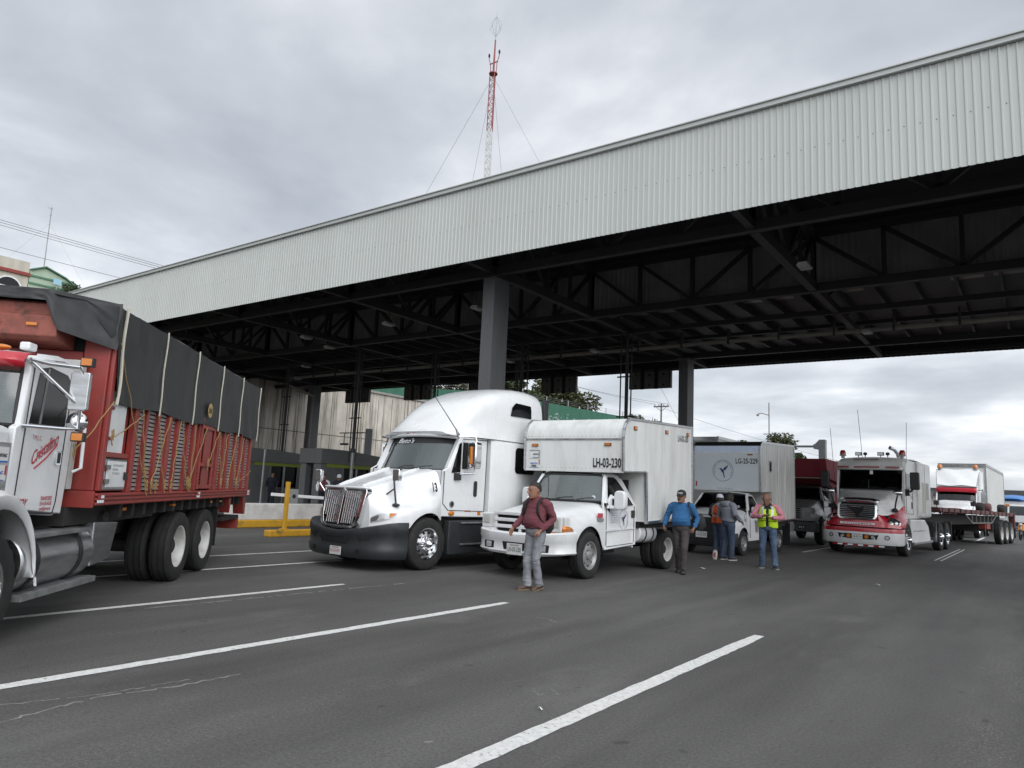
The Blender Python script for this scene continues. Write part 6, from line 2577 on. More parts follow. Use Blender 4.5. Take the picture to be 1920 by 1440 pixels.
# ================================================================ RED AND WHITE TRACTOR
SIL = mat('greyish_white_paint', (.7, .705, .69), .38, 0, .05, 2.5, (1, 1, 1), (.3, .3, .28), 1.5, .5, coat=.4)
t = thing('tractor_truck', (-4.73, 27.3, 0), 4, 'white and red truck tractor with black mirrors and red roof beacons facing the camera', 'truck')
tab = [(-1.3, 1.72, .5, .58, 1.35, .66, 1.0), (-1.15, 1.76, .55, .66, 1.3, .95, 1.05), (-.9, 1.81, .6, .76, 1.3, 1.16, 1.1), (-.55, 1.88, .65, .86, 1.36, 1.22, 1.18), (-.2, 1.97, .72, .92, 1.44, 1.22, 1.22), (.1, 2.08, .84, .98, 1.55, 1.18, 1.25), (.3, 2.16, .98, 1.05, 1.7, 1.12, 1.3)]
hm = M()
rows = hood_rows(tab, (0.02, .53, .62), 20, .92)
n0 = len(rows[0])
# upper hood is grey-white, flanks and fenders are red
hm.grid([r[4:n0 - 4] for r in rows], SIL)
hm.grid([r[:5] for r in rows], RED2)
hm.grid([r[n0 - 5:] for r in rows], RED2)
hm.build('hood', t, smooth=60, sub=1)
mm = M()
mm.poly([(p[0], p[1] + .004, p[2]) for p in rows[0]], RED2)
mm.grid([[(-1.16, -.95, 1.0), (-.9, -1.2, 1.08), (-.5, -1.36, 1.13), (0, -1.4, 1.14), (.5, -1.36, 1.13), (.9, -1.2, 1.08), (1.16, -.95, 1.0)], [(-1.2, -.95, .9), (-.93, -1.24, .92), (-.5, -1.4, .92), (0, -1.44, .92), (.5, -1.4, .92), (.93, -1.24, .92), (1.2, -.95, .9)]], RED2)
mm.build('nose_panel', t, smooth=50)
mm = M()
gy = lambda z: -1.47 + .1 * (z - 1.15) / .5
outer = rrect(-.6, .6, 1.15, 1.7, .14, 5)
inner = [(a * .9, 1.425 + (b - 1.425) * .88) for a, b in outer]
mm.rings([[(a, gy(b) + .2, b) for a, b in outer], [(a, gy(b), b) for a, b in outer], [(a, gy(b) - .01, b) for a, b in inner], [(a, gy(b) + .06, b) for a, b in inner]], CHROME, False, False)
g = mm.build('grille', t, smooth=30)
mm = M()
mm.poly([(a, gy(b) + .055, b) for a, b in inner], BLKM)
mm.prism([(-.3, 1.56), (.0, 1.5), (.18, 1.56), (.16, 1.4), (.06, 1.34), (.03, 1.2), (-.03, 1.2), (-.05, 1.34), (-.15, 1.4)], 'y', -1.46, -1.45, BLKM)
mm.build('grille_back', g, smooth=0)
mm = M()
for q in range(8):
    z = 1.2 + q * .058
    mm.box(-.55, .55, gy(z) + .005, gy(z) + .045, z - .012, z + .012, CHROME)
mm.build('grille_bar', g, smooth=0)
mm = M()
mm.grid([[(-.62, -1.4, 1.72), (-.4, -1.43, 1.76), (0, -1.44, 1.77), (.4, -1.43, 1.76), (.62, -1.4, 1.72)], [(-.66, -1.2, 1.78), (-.45, -1.22, 1.84), (0, -1.2, 1.85), (.45, -1.22, 1.84), (.66, -1.2, 1.78)]], CHROME)
mm.build('hood_shield', t, smooth=40, solid=.02)
for s in (-1, 1):
    pl = [(-.3, -.1), (.26, -.1), (.3, .05), (.2, .15), (.02, .15), (-.12, .06)]
    if s < 0:
        pl = [(-a, b) for a, b in reversed(pl)]
    mm = project_patch(hm, dense(pl, 3), (s * .98, -1.15, 1.08), (1, s * .62, 0), (0, 0, 1), CHROME, .012)
    hl = mm.build('headlight', t, smooth=60)
    mm = project_patch(hm, dense([(a * .9, b * .85 + .005) for a, b in pl], 3), (s * .98, -1.15, 1.08), (1, s * .62, 0), (0, 0, 1), BLK, .02)
    mm.build('reflector', hl, smooth=60)
    mm = M()
    for q in (-.02, .14):
        qq = q * s
        c_ = [(qq + .055 * math.cos(a), .015 + .055 * math.sin(a)) for a in [2 * PI * k / 12 for k in range(12)]]
        project_patch(hm, c_, (s * .98, -1.15, 1.06), (1, s * .62, 0), (0, 0, 1), CLEAR, .026, rings=2, mm=mm)
    mm.build('lens', hl, smooth=60)
mm = M()
mm.box(-.52, .52, -1.452, -1.44, .98, 1.05, WHT)
bd = mm.build('name_board', t, smooth=0)
lettering('G U I L L E R M I N A', .07, REDT, bd, (-.44, -1.455, .992), (1, 0, 0), (0, 0, 1), width=.88, bold=.002)
plan = [(-1.22, -.55), (-1.24, -.8), (-1.18, -1.05), (-1.0, -1.25), (-.5, -1.42), (0, -1.45), (.5, -1.42), (1.0, -1.25), (1.18, -1.05), (1.24, -.8), (1.22, -.55)]
rw = lambda k, z: [(a * k, b * k, z) for a, b in plan]
mm = M()
mm.grid([rw(.9, .885), rw(.995, .88), rw(1.0, .86), rw(1.0, .75)], RED2)
mm.build('bumper_band', t, smooth=40)
bm_ = M()
bm_.grid([rw(.999, .749), rw(1.0, .7), rw(.995, .42), rw(.97, .36), rw(.85, .36)], W_PAINT)
b_ = bm_.build('bumper', t, smooth=40)
mm = M()
project_patch(bm_, dense([(-.62, .08), (.62, .08), (.56, -.08), (-.56, -.08)], 4), (0, -1.5, .6), (1, 0, 0), (0, 0, 1), BLKM, .005, mm=mm)
mm.build('bumper_slot', b_, smooth=0)
for x, m_, r_ in ((-.85, CLEAR, .055), (.85, CLEAR, .055), (-.27, AMBER, .06), (.27, AMBER, .06), (-.45, CLEAR, .045), (.45, CLEAR, .045)):
    mm = M()
    c_ = [(r_ * math.cos(a), r_ * math.sin(a)) for a in [2 * PI * k / 14 for k in range(14)]]
    project_patch(bm_, c_, (x, -1.5, .6), (1, 0, 0), (0, 0, 1), m_, .014, rings=2, mm=mm)
    if r_ == .055:
        project_patch(bm_, [(a * 1.4, b * 1.4) for a, b in c_], (x, -1.5, .6), (1, 0, 0), (0, 0, 1), BLK, .01, rings=2, mm=mm)
    mm.build('fog_lamp', b_, smooth=0)
plate(t, 0, -1.475, .6, .32, .15, '38-AK-9V')
mm = M()
for q in range(10):
    x = -.78 + q * .156
    mm.box(x, x + .155, -1.4, -1.39, .30, .345, WHT if q % 2 else REDL)
mm.build('reflective_tape', t, smooth=0)
# cab and sleeper
mm = M()
cp = [(.28, 1.22), (2.6, 1.22), (2.6, 3.2), (.75, 3.2), (.35, 2.9), (.2, 2.2)]
for s in (-1, 1):
    mm.prism(cp, 'x', s * 1.0, s * 1.08, SIL)
    mm.poly([(s * .996, a, b) for a, b in cp], INT)
mm.box(-1.0, 1.0, .32, .6, 1.3, 2.15, SIL)
rows = []
for y, z in ((.28, 2.88), (.25, 2.95), (.3, 3.08), (.42, 3.2), (.8, 3.27), (2.0, 3.3), (3.85, 3.24)):
    rows.append([(-1.09, y + .14, z - .05), (-1.0, y + .06, z), (-.5, y + .01, z + .03), (0, y, z + .04), (.5, y + .01, z + .03), (1.0, y + .06, z), (1.09, y + .14, z - .05)])
mm.grid(rows, SIL)
cb = mm.build('cab', t, smooth=35, bevel=.01)
mm = M()
sl = rrect(-1.2, 1.2, 1.24, 3.22, .12, 4)
mm.rings([[(a * .95, 2.0, b) for a, b in sl], [(a, 2.2, b) for a, b in sl], [(a, 3.85, b) for a, b in sl]], SIL)
mm.build('sleeper', t, smooth=35)
mm = M()
mm.box(1.2, 1.206, 2.35, 2.75, 1.4, 2.5, mat('beige_print', (.45, .42, .33), .5))
mm.box(1.2, 1.206, 3.0, 3.5, 1.9, 2.5, mat('grey_print2', (.33, .34, .34), .5))
mm.box(1.2, 1.208, 2.85, 2.87, 1.3, 3.1, STEEL)
mm.build('side_panel', t, smooth=0)
lettering('Lobo', .22, mat('beige_print', (.45, .42, .33), .5), t, (1.084, 1.0, 1.9), (0, 1, 0), (0, 0, 1), shear=.3, width=.5)
mm = M()
rows = []
for d, z in ((0, 2.98), (-.1, 2.96), (-.14, 2.86), (-.12, 2.82)):
    rows.append([(x, .3 + d - .06 * (1 - x * x), z) for x in [-1.05 + 2.1 * q / 10 for q in range(11)]])
mm.grid(rows, SIL)
vz = mm.build('sun_visor', t, smooth=40, solid=.015)
mm = M()
for a, b in ((-1.0, -.62), (-.45, .35), (.55, .98)):
    mm.box(a, b, .06, .075 + .0, 2.89, 2.94, REDL)
mm.build('lamp_strip', vz, smooth=0)
wr = windshield(t, .26, .14, 1.0, 2.17, .42, .3, .98, 2.86, GL_M)
mm = M()
mm.box(-.012, .012, .1, .115, 2.17, 2.5, BLK)
mm.build('centre_strip', t, smooth=0)
mm = M()
mm.box(0.02, .12, .2, .21, 2.68, 2.84, WHT)
mm.build('permit_card', t, smooth=0)
interior(t, .5, 1.9, .98, 1.5, 2.14, 2.86)
mm = M()
mm.box(-.5, .32, .12, .2, 3.17, 3.2, mat('brown_strip', (.2, .09, .06), .4))
mm.build('roof_lamp_strip', t, smooth=0)
for s in (-1, 1):
    mm = M()
    x = 1.081 if s > 0 else -1.087
    mm.prism([(.42, 2.2), (.95, 2.22), (.95, 2.72), (.5, 2.74)], 'x', x, x + .006, WIN)
    build2(mm, 'door_window', t, smooth=0)
    mm = M()
    for a, b in (((.4, 2.8), (.38, 1.4)), ((.38, 1.4), (1.4, 1.36)), ((1.4, 1.36), (1.4, 2.8))):
        mm.beam((s * 1.084, *a), (s * 1.084, *b), .012, .012, BLK)
    mm.box(s * 1.09 - .01, s * 1.09 + .01, 1.18, 1.26, 1.55, 1.78, BLK)
    build2(mm, 'door_seam', t, smooth=0)
    mm = M()
    mm.prism(rrect(s * 1.42 - .14, s * 1.42 + .14, 2.18, 2.76, .05), 'y', .0, .14, BLK)
    mr = mm.build('door_mirror', t, smooth=40, bevel=.025)
    mm = M()
    mm.tube([(s * 1.09, .38, 2.1), (s * 1.25, .2, 2.12), (s * 1.36, .08, 2.2)], .03, BLK, 8)
    mm.box(s * 1.12 - .04, s * 1.12 + .08, .3, .42, 1.98, 2.2, BLK)
    mm.box(s * 1.22, s * 1.36, .2, .24, 2.05, 2.14, WHT)
    mm.build('arm', mr)
    mm = M()
    mm.tube([(s * .92, -.5, 1.5), (s * .98, -.6, 1.75), (s * 1.04, -.62, 1.98)], .025, BLK, 8)
    mm.ell((s * .92, -.5, 1.48), .1, .08, .08, BLK, 10, 6)
    st = mm.build('hood_mirror', t)
    mm = M()
    mm.ell((s * 1.05, -.64, 2.05), .14, .06, .09, CHROME, 14, 8)
    mm.build('mirror_head', st)
    # roof beacon
    mm = M()
    mm.cyl((s * .96, .62, 3.25), (s * .96, .62, 3.34), .06, STEEL, n=10)
    mm.box(s * .96 - .1, s * .96 + .1, .54, .7, 3.33, 3.36, STEEL)
    bc = mm.build('roof_beacon', t)
    mm = M()
    mm.lathe([(.1, 3.36), (.1, 3.46), (.07, 3.53), (.01, 3.54)], (s * .96, .62, 0), REDL, 'z', 14)
    mm.build('dome', bc)
for x in (-.42, .3):
    mm = M()
    mm.box(x - .1, x + .1, .5, .6, 3.34, 3.46, BLK)
    mm.box(x - .085, x + .085, .49, .5, 3.355, 3.445, CLEAR)
    mm.cyl((x, .55, 3.27), (x, .55, 3.34), .02, STEEL, n=6)
    mm.ell((x + .22, .55, 3.4), .07, .06, .06, BLK, 10, 6)
    mm.cyl((x + .22, .55, 3.28), (x + .22, .55, 3.35), .02, STEEL, n=6)
    mm.build('roof_lamp', t)
mm = M()
mm.tube([(.15, 3.95, 2.0), (.15, 3.95, 3.5), (.14, 3.9, 3.62), (.05, 3.75, 3.78), (-.08, 3.6, 3.84)], .075, CHROME, 12)
mm.build('exhaust_stack', t, smooth=50)
for x, top in ((1.04, 4.5), (-.35, 5.0), (-1.3, 4.35)):
    mm = M()
    mm.cyl((x, .8, 2.4 if x < -1 else 3.2), (x + (.05 if x > 0 else -.12), .75, top), .008, BLK, n=5)
    mm.build('whip_antenna', t)
# lower fairing, tank
for s in (-1, 1):
    mm = M()
    xa, xb = (1.0, 1.14) if s > 0 else (-1.14, -1.0)
    mm.prism([(.7, 1.2), (3.0, 1.18), (3.6, .95), (3.9, .5), (3.9, .36), (.75, .38)], 'x', xa, xb, SIL)
    mm.build('side_fairing', t, smooth=0, bevel=.03)
    mm = M()
    mm.box(s * 1.16 - .06, s * 1.16 + .06, .8, 3.9, .36, .44, ALU)
    mm.box(s * 1.12 - .08, s * 1.12 + .03, 1.0, 2.8, .78, .83, ALU)
    build2(mm, 'step', t, smooth=0, bevel=.01)
    wheel(t, s * 1.2, 0.02, .54, .3, 'alu', s)
    for y in (5.7, 7.05):
        wheel(t, s * 1.2, y, .53, .28, 'chromedual', s)
    mm = M()
    mm.box(s * .95 - .22, s * .95 + .25, 4.75, 4.79, .35, 1.1, CHROME)
    mm.build('mud_guard', t, smooth=0)
    mm = M()
    mm.box(s * .95 - .22, s * .95 + .25, 7.85, 7.89, .3, 1.1, CHROME)
    build2(mm, 'mud_guard', t, smooth=0)
mm = M()
mm.box(-.45, .45, -1.2, 8.0, .6, .95, CHASSIS)
mm.box(-.95, .95, .6, 3.8, .5, 1.2, CHASSIS)
mm.box(-.85, .85, -1.1, .4, .5, 1.3, BLKM)
mm.cyl((-.95, .02, .54), (.95, .02, .54), .08, CHASSIS)
mm.build('chassis', t, smooth=0)

# ================================================================ FLATBED TRAILER
MRN = mat('maroon_deck_paint', (.12, .035, .035), .55, 0, .25, 3, dirt=(.1, .07, .06), dscale=4, damt=.6)
t = thing('flatbed_trailer', (-4.28, 33.7, 0), 8.3, 'empty maroon flatbed trailer with three rear axles behind the red and white tractor', 'trailer')
mm = M()
mm.hexa([(-1.27, -.8, 1.5), (1.27, -.8, 1.5), (1.27, 13.6, 1.38), (-1.27, 13.6, 1.38), (-1.27, -.8, 1.66), (1.27, -.8, 1.66), (1.27, 13.6, 1.55), (-1.27, 13.6, 1.55)], MRN)
mm.build('deck', t, smooth=0, bevel=.01)
mm = M()
for q in range(16):
    y = -.4 + q * .9
    z = 1.58 - .0083 * (y + .8)
    mm.box(1.271, 1.30, y - .08, y + .08, z - .11, z + .08, CHASSIS if q % 2 else MRN)
    mm.box(-1.30, -1.271, y - .08, y + .08, z - .11, z + .08, CHASSIS if q % 2 else MRN)
build2(mm, 'stake_pocket', t, smooth=0)
mm = M()
for s in (-1, 1):
    mm.box(s * .5 - .08, s * .5 + .08, -.5, 13.5, .95, 1.36, CHASSIS)
mm.box(-.45, .45, 2.5, 3.2, .4, .95, CHASSIS)
mm.box(-1.0, 1.0, 9.5, 13.4, .6, .95, CHASSIS)
mm.build('chassis', t, smooth=0)
mm = M()
for q in range(6):
    y = 4.6 + q * .75
    mm.beam((1.2, y, 1.42), (1.2, y, 1.05), .03, .03, STEEL, up=(0, 1, 0))
mm.beam((1.2, 4.6, 1.05), (1.2, 8.35, 1.05), .035, .035, STEEL)
mm.beam((1.2, 3.3, 1.44), (1.2, 4.6, 1.05), .035, .035, STEEL)
mm.beam((1.2, 8.35, 1.05), (1.2, 9.4, 1.42), .035, .035, STEEL)
mm.beam((1.2, 7.0, 1.05), (1.2, 7.0, .15), .02, .02, STEEL, up=(0, 1, 0))
mm.build('side_rack', t, smooth=0)
mm = M()
mm.box(.8, 1.15, 7.6, 8.3, .75, 1.0, RED)
mm.build('tool_box', t, smooth=0, bevel=.02)
for q, y in enumerate((1.8, 6.5, 7.2)):
    mm = M()
    s = -1
    mm.cyl((s * .7, y, .2), (s * .7, y, 1.3), .06, CHASSIS, n=8)
    mm.box(s * .7 - .15, s * .7 + .15, y - .12, y + .12, .12, .2, CHASSIS)
    mm.build('landing_leg', t, smooth=0)
for s in (-1, 1):
    for y in (10.2, 11.4, 12.6):
        wheel(t, s * 1.27, y, .53, .28, 'dish', s)
mm = M()
mm.box(1.0, 1.27, 13.3, 13.5, .75, 1.38, MRN)
mm.box(-1.27, -1.0, 13.3, 13.5, .75, 1.38, MRN)
mm.box(.75, 1.25, 13.52, 13.56, .25, .95, BLKM)
build2(mm, 'rear_bracket', t, smooth=0)
for q, (x, y, z, lb, mt_) in enumerate(((.7, 8.6, 1.48, 'dark coil of strapping nearest on the maroon flatbed deck', CHASSIS), (.6, 10.6, 1.47, 'reddish winch block on the middle of the maroon flatbed deck', MRN), (.8, 12.8, 1.45, 'dark rounded bundle at the rear end of the maroon flatbed deck', CHASSIS))):
    tt = thing('deck_cargo', (-4.28 + x * math.cos(rad(8.3)) + y * math.sin(rad(8.3)), 33.7 - x * math.sin(rad(8.3)) + y * math.cos(rad(8.3)), z + .09), 8.3, lb, 'cargo', 'gear lying on the flatbed')
    mm = M()
    mm.lathe([(.04, -.16), (.2, -.16), (.24, -.1), (.24, .1), (.2, .16), (.04, .16)], (0, 0, .2), mt_, 'x', 14)
    mm.build('coil', tt, smooth=40)
    mm = M()
    mm.box(-.22, .22, -.2, .2, 0, .06, CHASSIS)
    mm.build('cradle', tt, smooth=0)

# ================================================================ WHITE SEMI AND BOX TRAILER FURTHER BACK
t = thing('semi_truck', (-4.1, 51.2, 0), 2, 'distant white semi with a bright red windshield visor behind the maroon flatbed', 'semi truck')
t.scale = (1, 1, 1.08)
tab = [(-1.2, 1.55, .55, .65, 1.3, .8, 1.0), (-.8, 1.66, .62, .8, 1.3, 1.15, 1.05), (-.2, 1.8, .7, .95, 1.35, 1.22, 1.15), (.4, 2.0, .92, 1.03, 1.6, 1.12, 1.3)]
hm = M()
hm.grid(hood_rows(tab, (.0, .5, .6), 12, .75), W_CLEAN)
hm.build('hood', t, smooth=60)
mm = M()
mm.box(-.6, .6, -1.3, -1.18, .8, 1.5, CHROME)
mm.build('grille', t, smooth=0, bevel=.04)
mm = M()
mm.box(-1.2, 1.2, -1.35, -.9, .35, .78, BUMPER)
mm.build('bumper', t, smooth=0, bevel=.06)
mm = M()
for s in (-1, 1):
    mm.prism([(.4, 1.0), (1.7, 1.0), (1.7, 2.75), (.85, 2.75), (.45, 2.0)], 'x', s * 1.0, s * 1.08, W_CLEAN)
mm.box(-1.0, 1.0, .5, .8, 1.0, 1.98, W_CLEAN)
mm.box(-1.08, 1.08, .8, 1.7, 2.76, 2.85, W_CLEAN)
mm.build('cab', t, smooth=0, bevel=.02)
for s in (-1, 1):
    mm = M()
    x = 1.081 if s > 0 else -1.087
    mm.prism([(.6, 2.0), (1.3, 2.02), (1.3, 2.55), (.85, 2.55)], 'x', x, x + .006, WIN)
    build2(mm, 'door_window', t, smooth=0)
    mm = M()
    mm.prism(rrect(s * 1.38 - .13, s * 1.38 + .13, 1.95, 2.5, .04), 'y', .6, .72, CHROME)
    mm.tube([(s * 1.08, .7, 2.6), (s * 1.36, .66, 2.62), (s * 1.38, .66, 2.5)], .02, BLK, 6)
    mm.build('door_mirror', t)
    mm = M()
    mm.tube([(s * .9, -.3, 1.4), (s * .95, -.35, 1.75)], .02, BLK, 6)
    mm.box(s * .95 - .14, s * .95 + .14, -.42, -.34, 1.7, 1.95, BLK)
    mm.build('hood_mirror', t)
    wheel(t, s * 1.19, 0, .5, .29, 'alu', s)
    wheel(t, s * 1.2, 5.2, .5, .28, 'chromedual', s)
windshield(t, .5, .36, .98, 1.99, .85, .72, .95, 2.6, GL_M)
interior(t, .7, 1.65, .95, 1.2, 1.9, 2.6)
mm = M()
rows = []
for d, z in ((.06, 2.72), (-.06, 2.69), (-.12, 2.46)):
    rows.append([(x, .7 + d - .12 * (1 - x * x), z + (.03 * (1 - x * x) if z < 2.6 else 0)) for x in [-1.06 + 2.12 * q / 12 for q in range(13)]])
mm.grid(rows, mat('vivid_red_visor', (.5, .02, .04), .4))
mm.build('sun_visor', t, smooth=40, solid=.02)
mm = M()
rows = []
for k in range(9):
    u = k / 8
    rows.append([(x * (1.02 + .14 * u), .75 + .9 * u - .1 * (1 - x * x), 2.84 + .95 * u + .03 * math.sin(x * 5 + u * 5)) for x in [-1 + 2 * q / 12 for q in range(13)]])
mm.grid(rows, W_CLEAN)
mm.build('roof_fairing', t, smooth=60)
mm = M()
mm.box(-1.2, 1.2, 1.71, 3.4, 1.0, 3.75, W_CLEAN)
mm.build('sleeper', t, smooth=0, bevel=.08)
for s in (-1, 1):
    mm = M()
    mm.cyl((s * .95, 1.6, 3.76), (s * .95, 1.6, 3.85), .1, STEEL, n=10)
    mm.lathe([(.14, 3.85), (.14, 4.0), (.1, 4.06), (.01, 4.07)], (s * .95, 1.6, 0), AMBER, 'z', 14)
    mm.build('roof_beacon', t)
mm = M()
mm.box(-.45, .45, -1.0, 6.5, .55, .95, CHASSIS)
mm.build('chassis', t, smooth=0)
t = thing('box_trailer', (-4.0, 55.4, 0), 2, 'distant tall white box trailer with smoke darkened front edge', 'trailer')
mm = M()
mm.box(-1.3, 1.3, 0, 13.5, 1.15, 4.55, W_BOX)
bx = mm.build('cargo_box', t, smooth=0)
mm = M()
for a in ((-1.3, 0), (1.3, 0), (1.3, 13.5), (-1.3, 13.5)):
    mm.box(a[0] - .04, a[0] + .04, a[1] - .04, a[1] + .04, 1.1, 4.6, ALU)
for s in (-1, 1):
    mm.box(s * 1.3 - .045, s * 1.3 + .045, .05, 13.45, 4.46, 4.61, ALU)
mm.box(-1.26, 1.26, -.045, .045, 4.36, 4.6, mat('sooty_trim', (.2, .2, .2), .6, .2, .5, 2))
mm.build('edge_trim', bx, smooth=0)
for x in (-.45, .6):
    mm = M()
    mm.box(x - .2, x + .2, -.03, -.001, 3.6, 4.15, ALU)
    mm.box(x - .14, x + .14, -.04, -.031, 3.6, 4.08, W_BOX)
    mm.build('gladhand_box', bx, smooth=0)
mm = M()
for q in range(26):
    mm.box(1.301, 1.312, .3 + q * .5, .33 + q * .5, 1.2, 4.45, W_BOX)
mm.build('side_rib', bx, smooth=0)
for s in (-1, 1):
    for y in (11.0, 12.3):
        wheel(t, s * 1.25, y, .5, .28, 'dish', s)
mm = M()
mm.box(-.5, .5, .5, 13, .9, 1.14, CHASSIS)
mm.build('chassis', t, smooth=0)

t = thing('box_trailer', (-13.35, 33.0, 0), 0, 'white trailer roof showing between the two box trucks', 'trailer')
mm = M()
mm.box(-1.25, 1.25, 0, 12, 1.1, 4.42, W_BOX)
bx = mm.build('cargo_box', t, smooth=0, bevel=.02)
mm = M()
for s in (-1, 1):
    mm.box(s * 1.25 - .04, s * 1.25 + .04, -.02, 12.02, 4.36, 4.5, ALU)
mm.box(-1.2, 1.2, -.04, .02, 4.3, 4.48, ALU)
mm.build('edge_trim', bx, smooth=0)
for s in (-1, 1):
    for y in (9.8, 11.0):
        wheel(t, s * 1.22, y, .5, .28, 'dish', s)
mm = M()
mm.box(-.5, .5, .3, 12, .7, 1.09, CHASSIS)
mm.box(-.6, .6, 1.5, 2.1, 0.0, 1.09, CHASSIS)
mm.build('chassis', t, smooth=0)

# ================================================================ FAR TRAFFIC AT THE RIGHT EDGE
BLUEP = mat('blue_bus_paint', (.06, .2, .5), .4, 0, .08, 2)


def small_truck(x, y, az, label, col, roof=None, w=2.3, h=2.6, L=5.0, name='delivery_truck', cat='truck', amber=False):
    t = thing(name, (x, y, 0), az, label, cat)
    mm = M()
    mm.prism([(0, .5), (0, 1.3), (.25, 2.1), (.5, h - .15), (1.6, h - .1), (1.6, .5)], 'x', -w / 2, w / 2, col)
    c_ = mm.build('cab', t, smooth=0, bevel=.06)
    mm = M()
    mm.hexa([(-w * .44, .0, 1.35), (w * .44, .0, 1.35), (w * .44, .05, 1.35), (-w * .44, .05, 1.35), (-w * .42, .22, 2.15), (w * .42, .22, 2.15), (w * .42, .3, 2.15), (-w * .42, .3, 2.15)], GL_M)
    mm.build('windshield', t, smooth=0)
    mm = M()
    mm.box(-w * .5, w * .5, -.15, .1, .4, .75, BLK)
    mm.build('bumper', t, smooth=0, bevel=.03)
    mm = M()
    for s in (-1, 1):
        mm.box(s * w * .38 - .15, s * w * .38 + .15, -.03, .0, .85, 1.05, CLEAR)
    mm.build('headlight', t, smooth=0)
    mm = M()
    mm.box(-w * .5, w * .5, 1.7, L, .9, h + (.4 if roof else .2), roof or col)
    mm.build('cargo_box', t, smooth=0, bevel=.05)
    if roof:
        mm = M()
        mm.grid([[(-w * .5, .3, h), (-w * .25, .2, h + .12), (0, .15, h + .15), (w * .25, .2, h + .12), (w * .5, .3, h)], [(-w * .52, 1.6, h + .4), (-w * .3, 1.6, h + .5), (0, 1.6, h + .55), (w * .3, 1.6, h + .5), (w * .52, 1.6, h + .4)]], roof)
        mm.build('roof_fairing', t, smooth=50, solid=.03)
    if amber:
        mm = M()
        mm.box(-w * .4, w * .4, .12, .22, 2.2, 2.4, AMBER)
        mm.build('lamp_strip', t, smooth=0)
    for s in (-1, 1):
        for yy in (.9, L - 1):
            wheel(t, s * w / 2, yy, .42, .24, 'steel', s)
    return t


small_truck(-2.3, 90, 3, 'far truck with a blue roof fairing and orange lamp strip beyond the flatbed', mat('far_white', (.5, .52, .54), .4), BLUEP, amber=True, h=2.85)
small_truck(-1.2, 78, 4, 'far small white truck under the blue roofed truck at the right edge', W_PAINT, None, h=2.1, L=4.5)
small_truck(-7.6, 45, 2, 'white truck half hidden between the canvas truck and the tractor', W_PAINT, None, h=2.3, L=5.0)
mm = M()
t = thing('height_marker', (-6.35, 34.5, 0), 0, 'thin red and white striped marker post behind the tractor mirror', 'marker post')
for q in range(6):
    mm = M()
    mm.cyl((0, 0, q * .45), (0, 0, (q + 1) * .45), .05, RED2 if q % 2 else RED2, n=8)
    mm.build('band', t)
t = thing('motorcycle', (-.98, 52.5, 0), 8, 'motorcycle with orange fairing at the right edge behind the flatbed', 'motorcycle')
for yy in (0, 1.35):
    mm = M()
    mm.lathe([(.2, -.05), (.3, -.05), (.32, 0), (.3, .05), (.2, .05)], (0, yy, .32), TYRE, 'x', 18)
    mm.build('wheel', t)
mm = M()
mm.tube([(0, 0, .32), (0, .25, .95)], .04, STEEL, 6)
mm.hexa([(-.14, .1, .55), (.14, .1, .55), (.14, 1.2, .6), (-.14, 1.2, .6), (-.12, .25, .95), (.12, .25, .95), (.1, 1.3, .8), (-.1, 1.3, .8)], mat('orange_fairing', (.6, .2, .02), .35))
mm.build('body', t, smooth=0, bevel=.03)
mm = M()
mm.tube([(-.35, .3, 1.05), (0, .25, .98), (.35, .3, 1.05)], .02, BLK, 6)
mm.build('handlebar', t)
mm = M()
mm.box(-.12, .12, .6, 1.3, .82, .9, BLK)
mm.build('saddle', t, smooth=0, bevel=.03)
mm = M()
mm.ell((0, .1, .9), .09, .06, .09, CLEAR, 10, 6)
mm.build('headlight', t)

# ================================================================ PEOPLE
def skin_mat(n, c):
    return mat(n, c, .55, 0, .1, 30, dirt=tuple(k * .7 for k in c), dscale=18, damt=.3)


EYE_W, EYE_D = mat('eye_white', (.3, .27, .25), .3), mat('eye_dark', (.015, .01, .008), .2)
HAIRB = mat('black_hair', (.012, .01, .009), .6, 0, .3, 40, bump=.3, bscale=150)


def remesh(mm, name, parent, voxel, smooth=2, disp=None):
    src = mm.mesh('tmp')
    o = bpy.data.objects.new('tmp', src)
    COL.objects.link(o)
    md = o.modifiers.new('r', 'REMESH')
    md.mode = 'VOXEL'
    md.voxel_size = voxel
    dg = bpy.context.evaluated_depsgraph_get()
    me = bpy.data.meshes.new_from_object(o.evaluated_get(dg))
    bpy.data.objects.remove(o)
    me.materials.clear()
    for m_ in mm.ms:
        me.materials.append(m_)
    bm = bmesh.new()
    bm.from_mesh(me)
    for _ in range(smooth):
        bmesh.ops.smooth_vert(bm, verts=bm.verts, factor=.5, use_axis_x=True, use_axis_y=True, use_axis_z=True)
    if disp:
        bm.normal_update()
        for v in bm.verts:
            v.co += v.normal * disp(v.co)
    if len(mm.ms) > 1:
        bv = BVHTree.FromPolygons([Vector(v) for v in mm.v], mm.f)
        for f in bm.faces:
            q = bv.find_nearest(f.calc_center_median())
            if q[2] is not None:
                f.material_index = mm.fm[q[2]]
    for f in bm.faces:
        f.smooth = True
    bm.to_mesh(me)
    bm.free()
    bpy.data.meshes.remove(src)
    me.name = name
    ob = bpy.data.objects.new(name, me)
    COL.objects.link(ob)
    ob.parent = parent
    return ob


def ellrings(mm, secs, m, n=18):
    """secs: (centre, halfwidth vec, halfdepth vec)"""
    R = []
    for c, u, w in secs:
        c, u, w = Vector(c), Vector(u), Vector(w)
        R.append([c + u * math.cos(2 * PI * j / n) + w * math.sin(2 * PI * j / n) for j in range(n)])
    mm.rings(R, m)


def V(*a):
    return Vector(a)


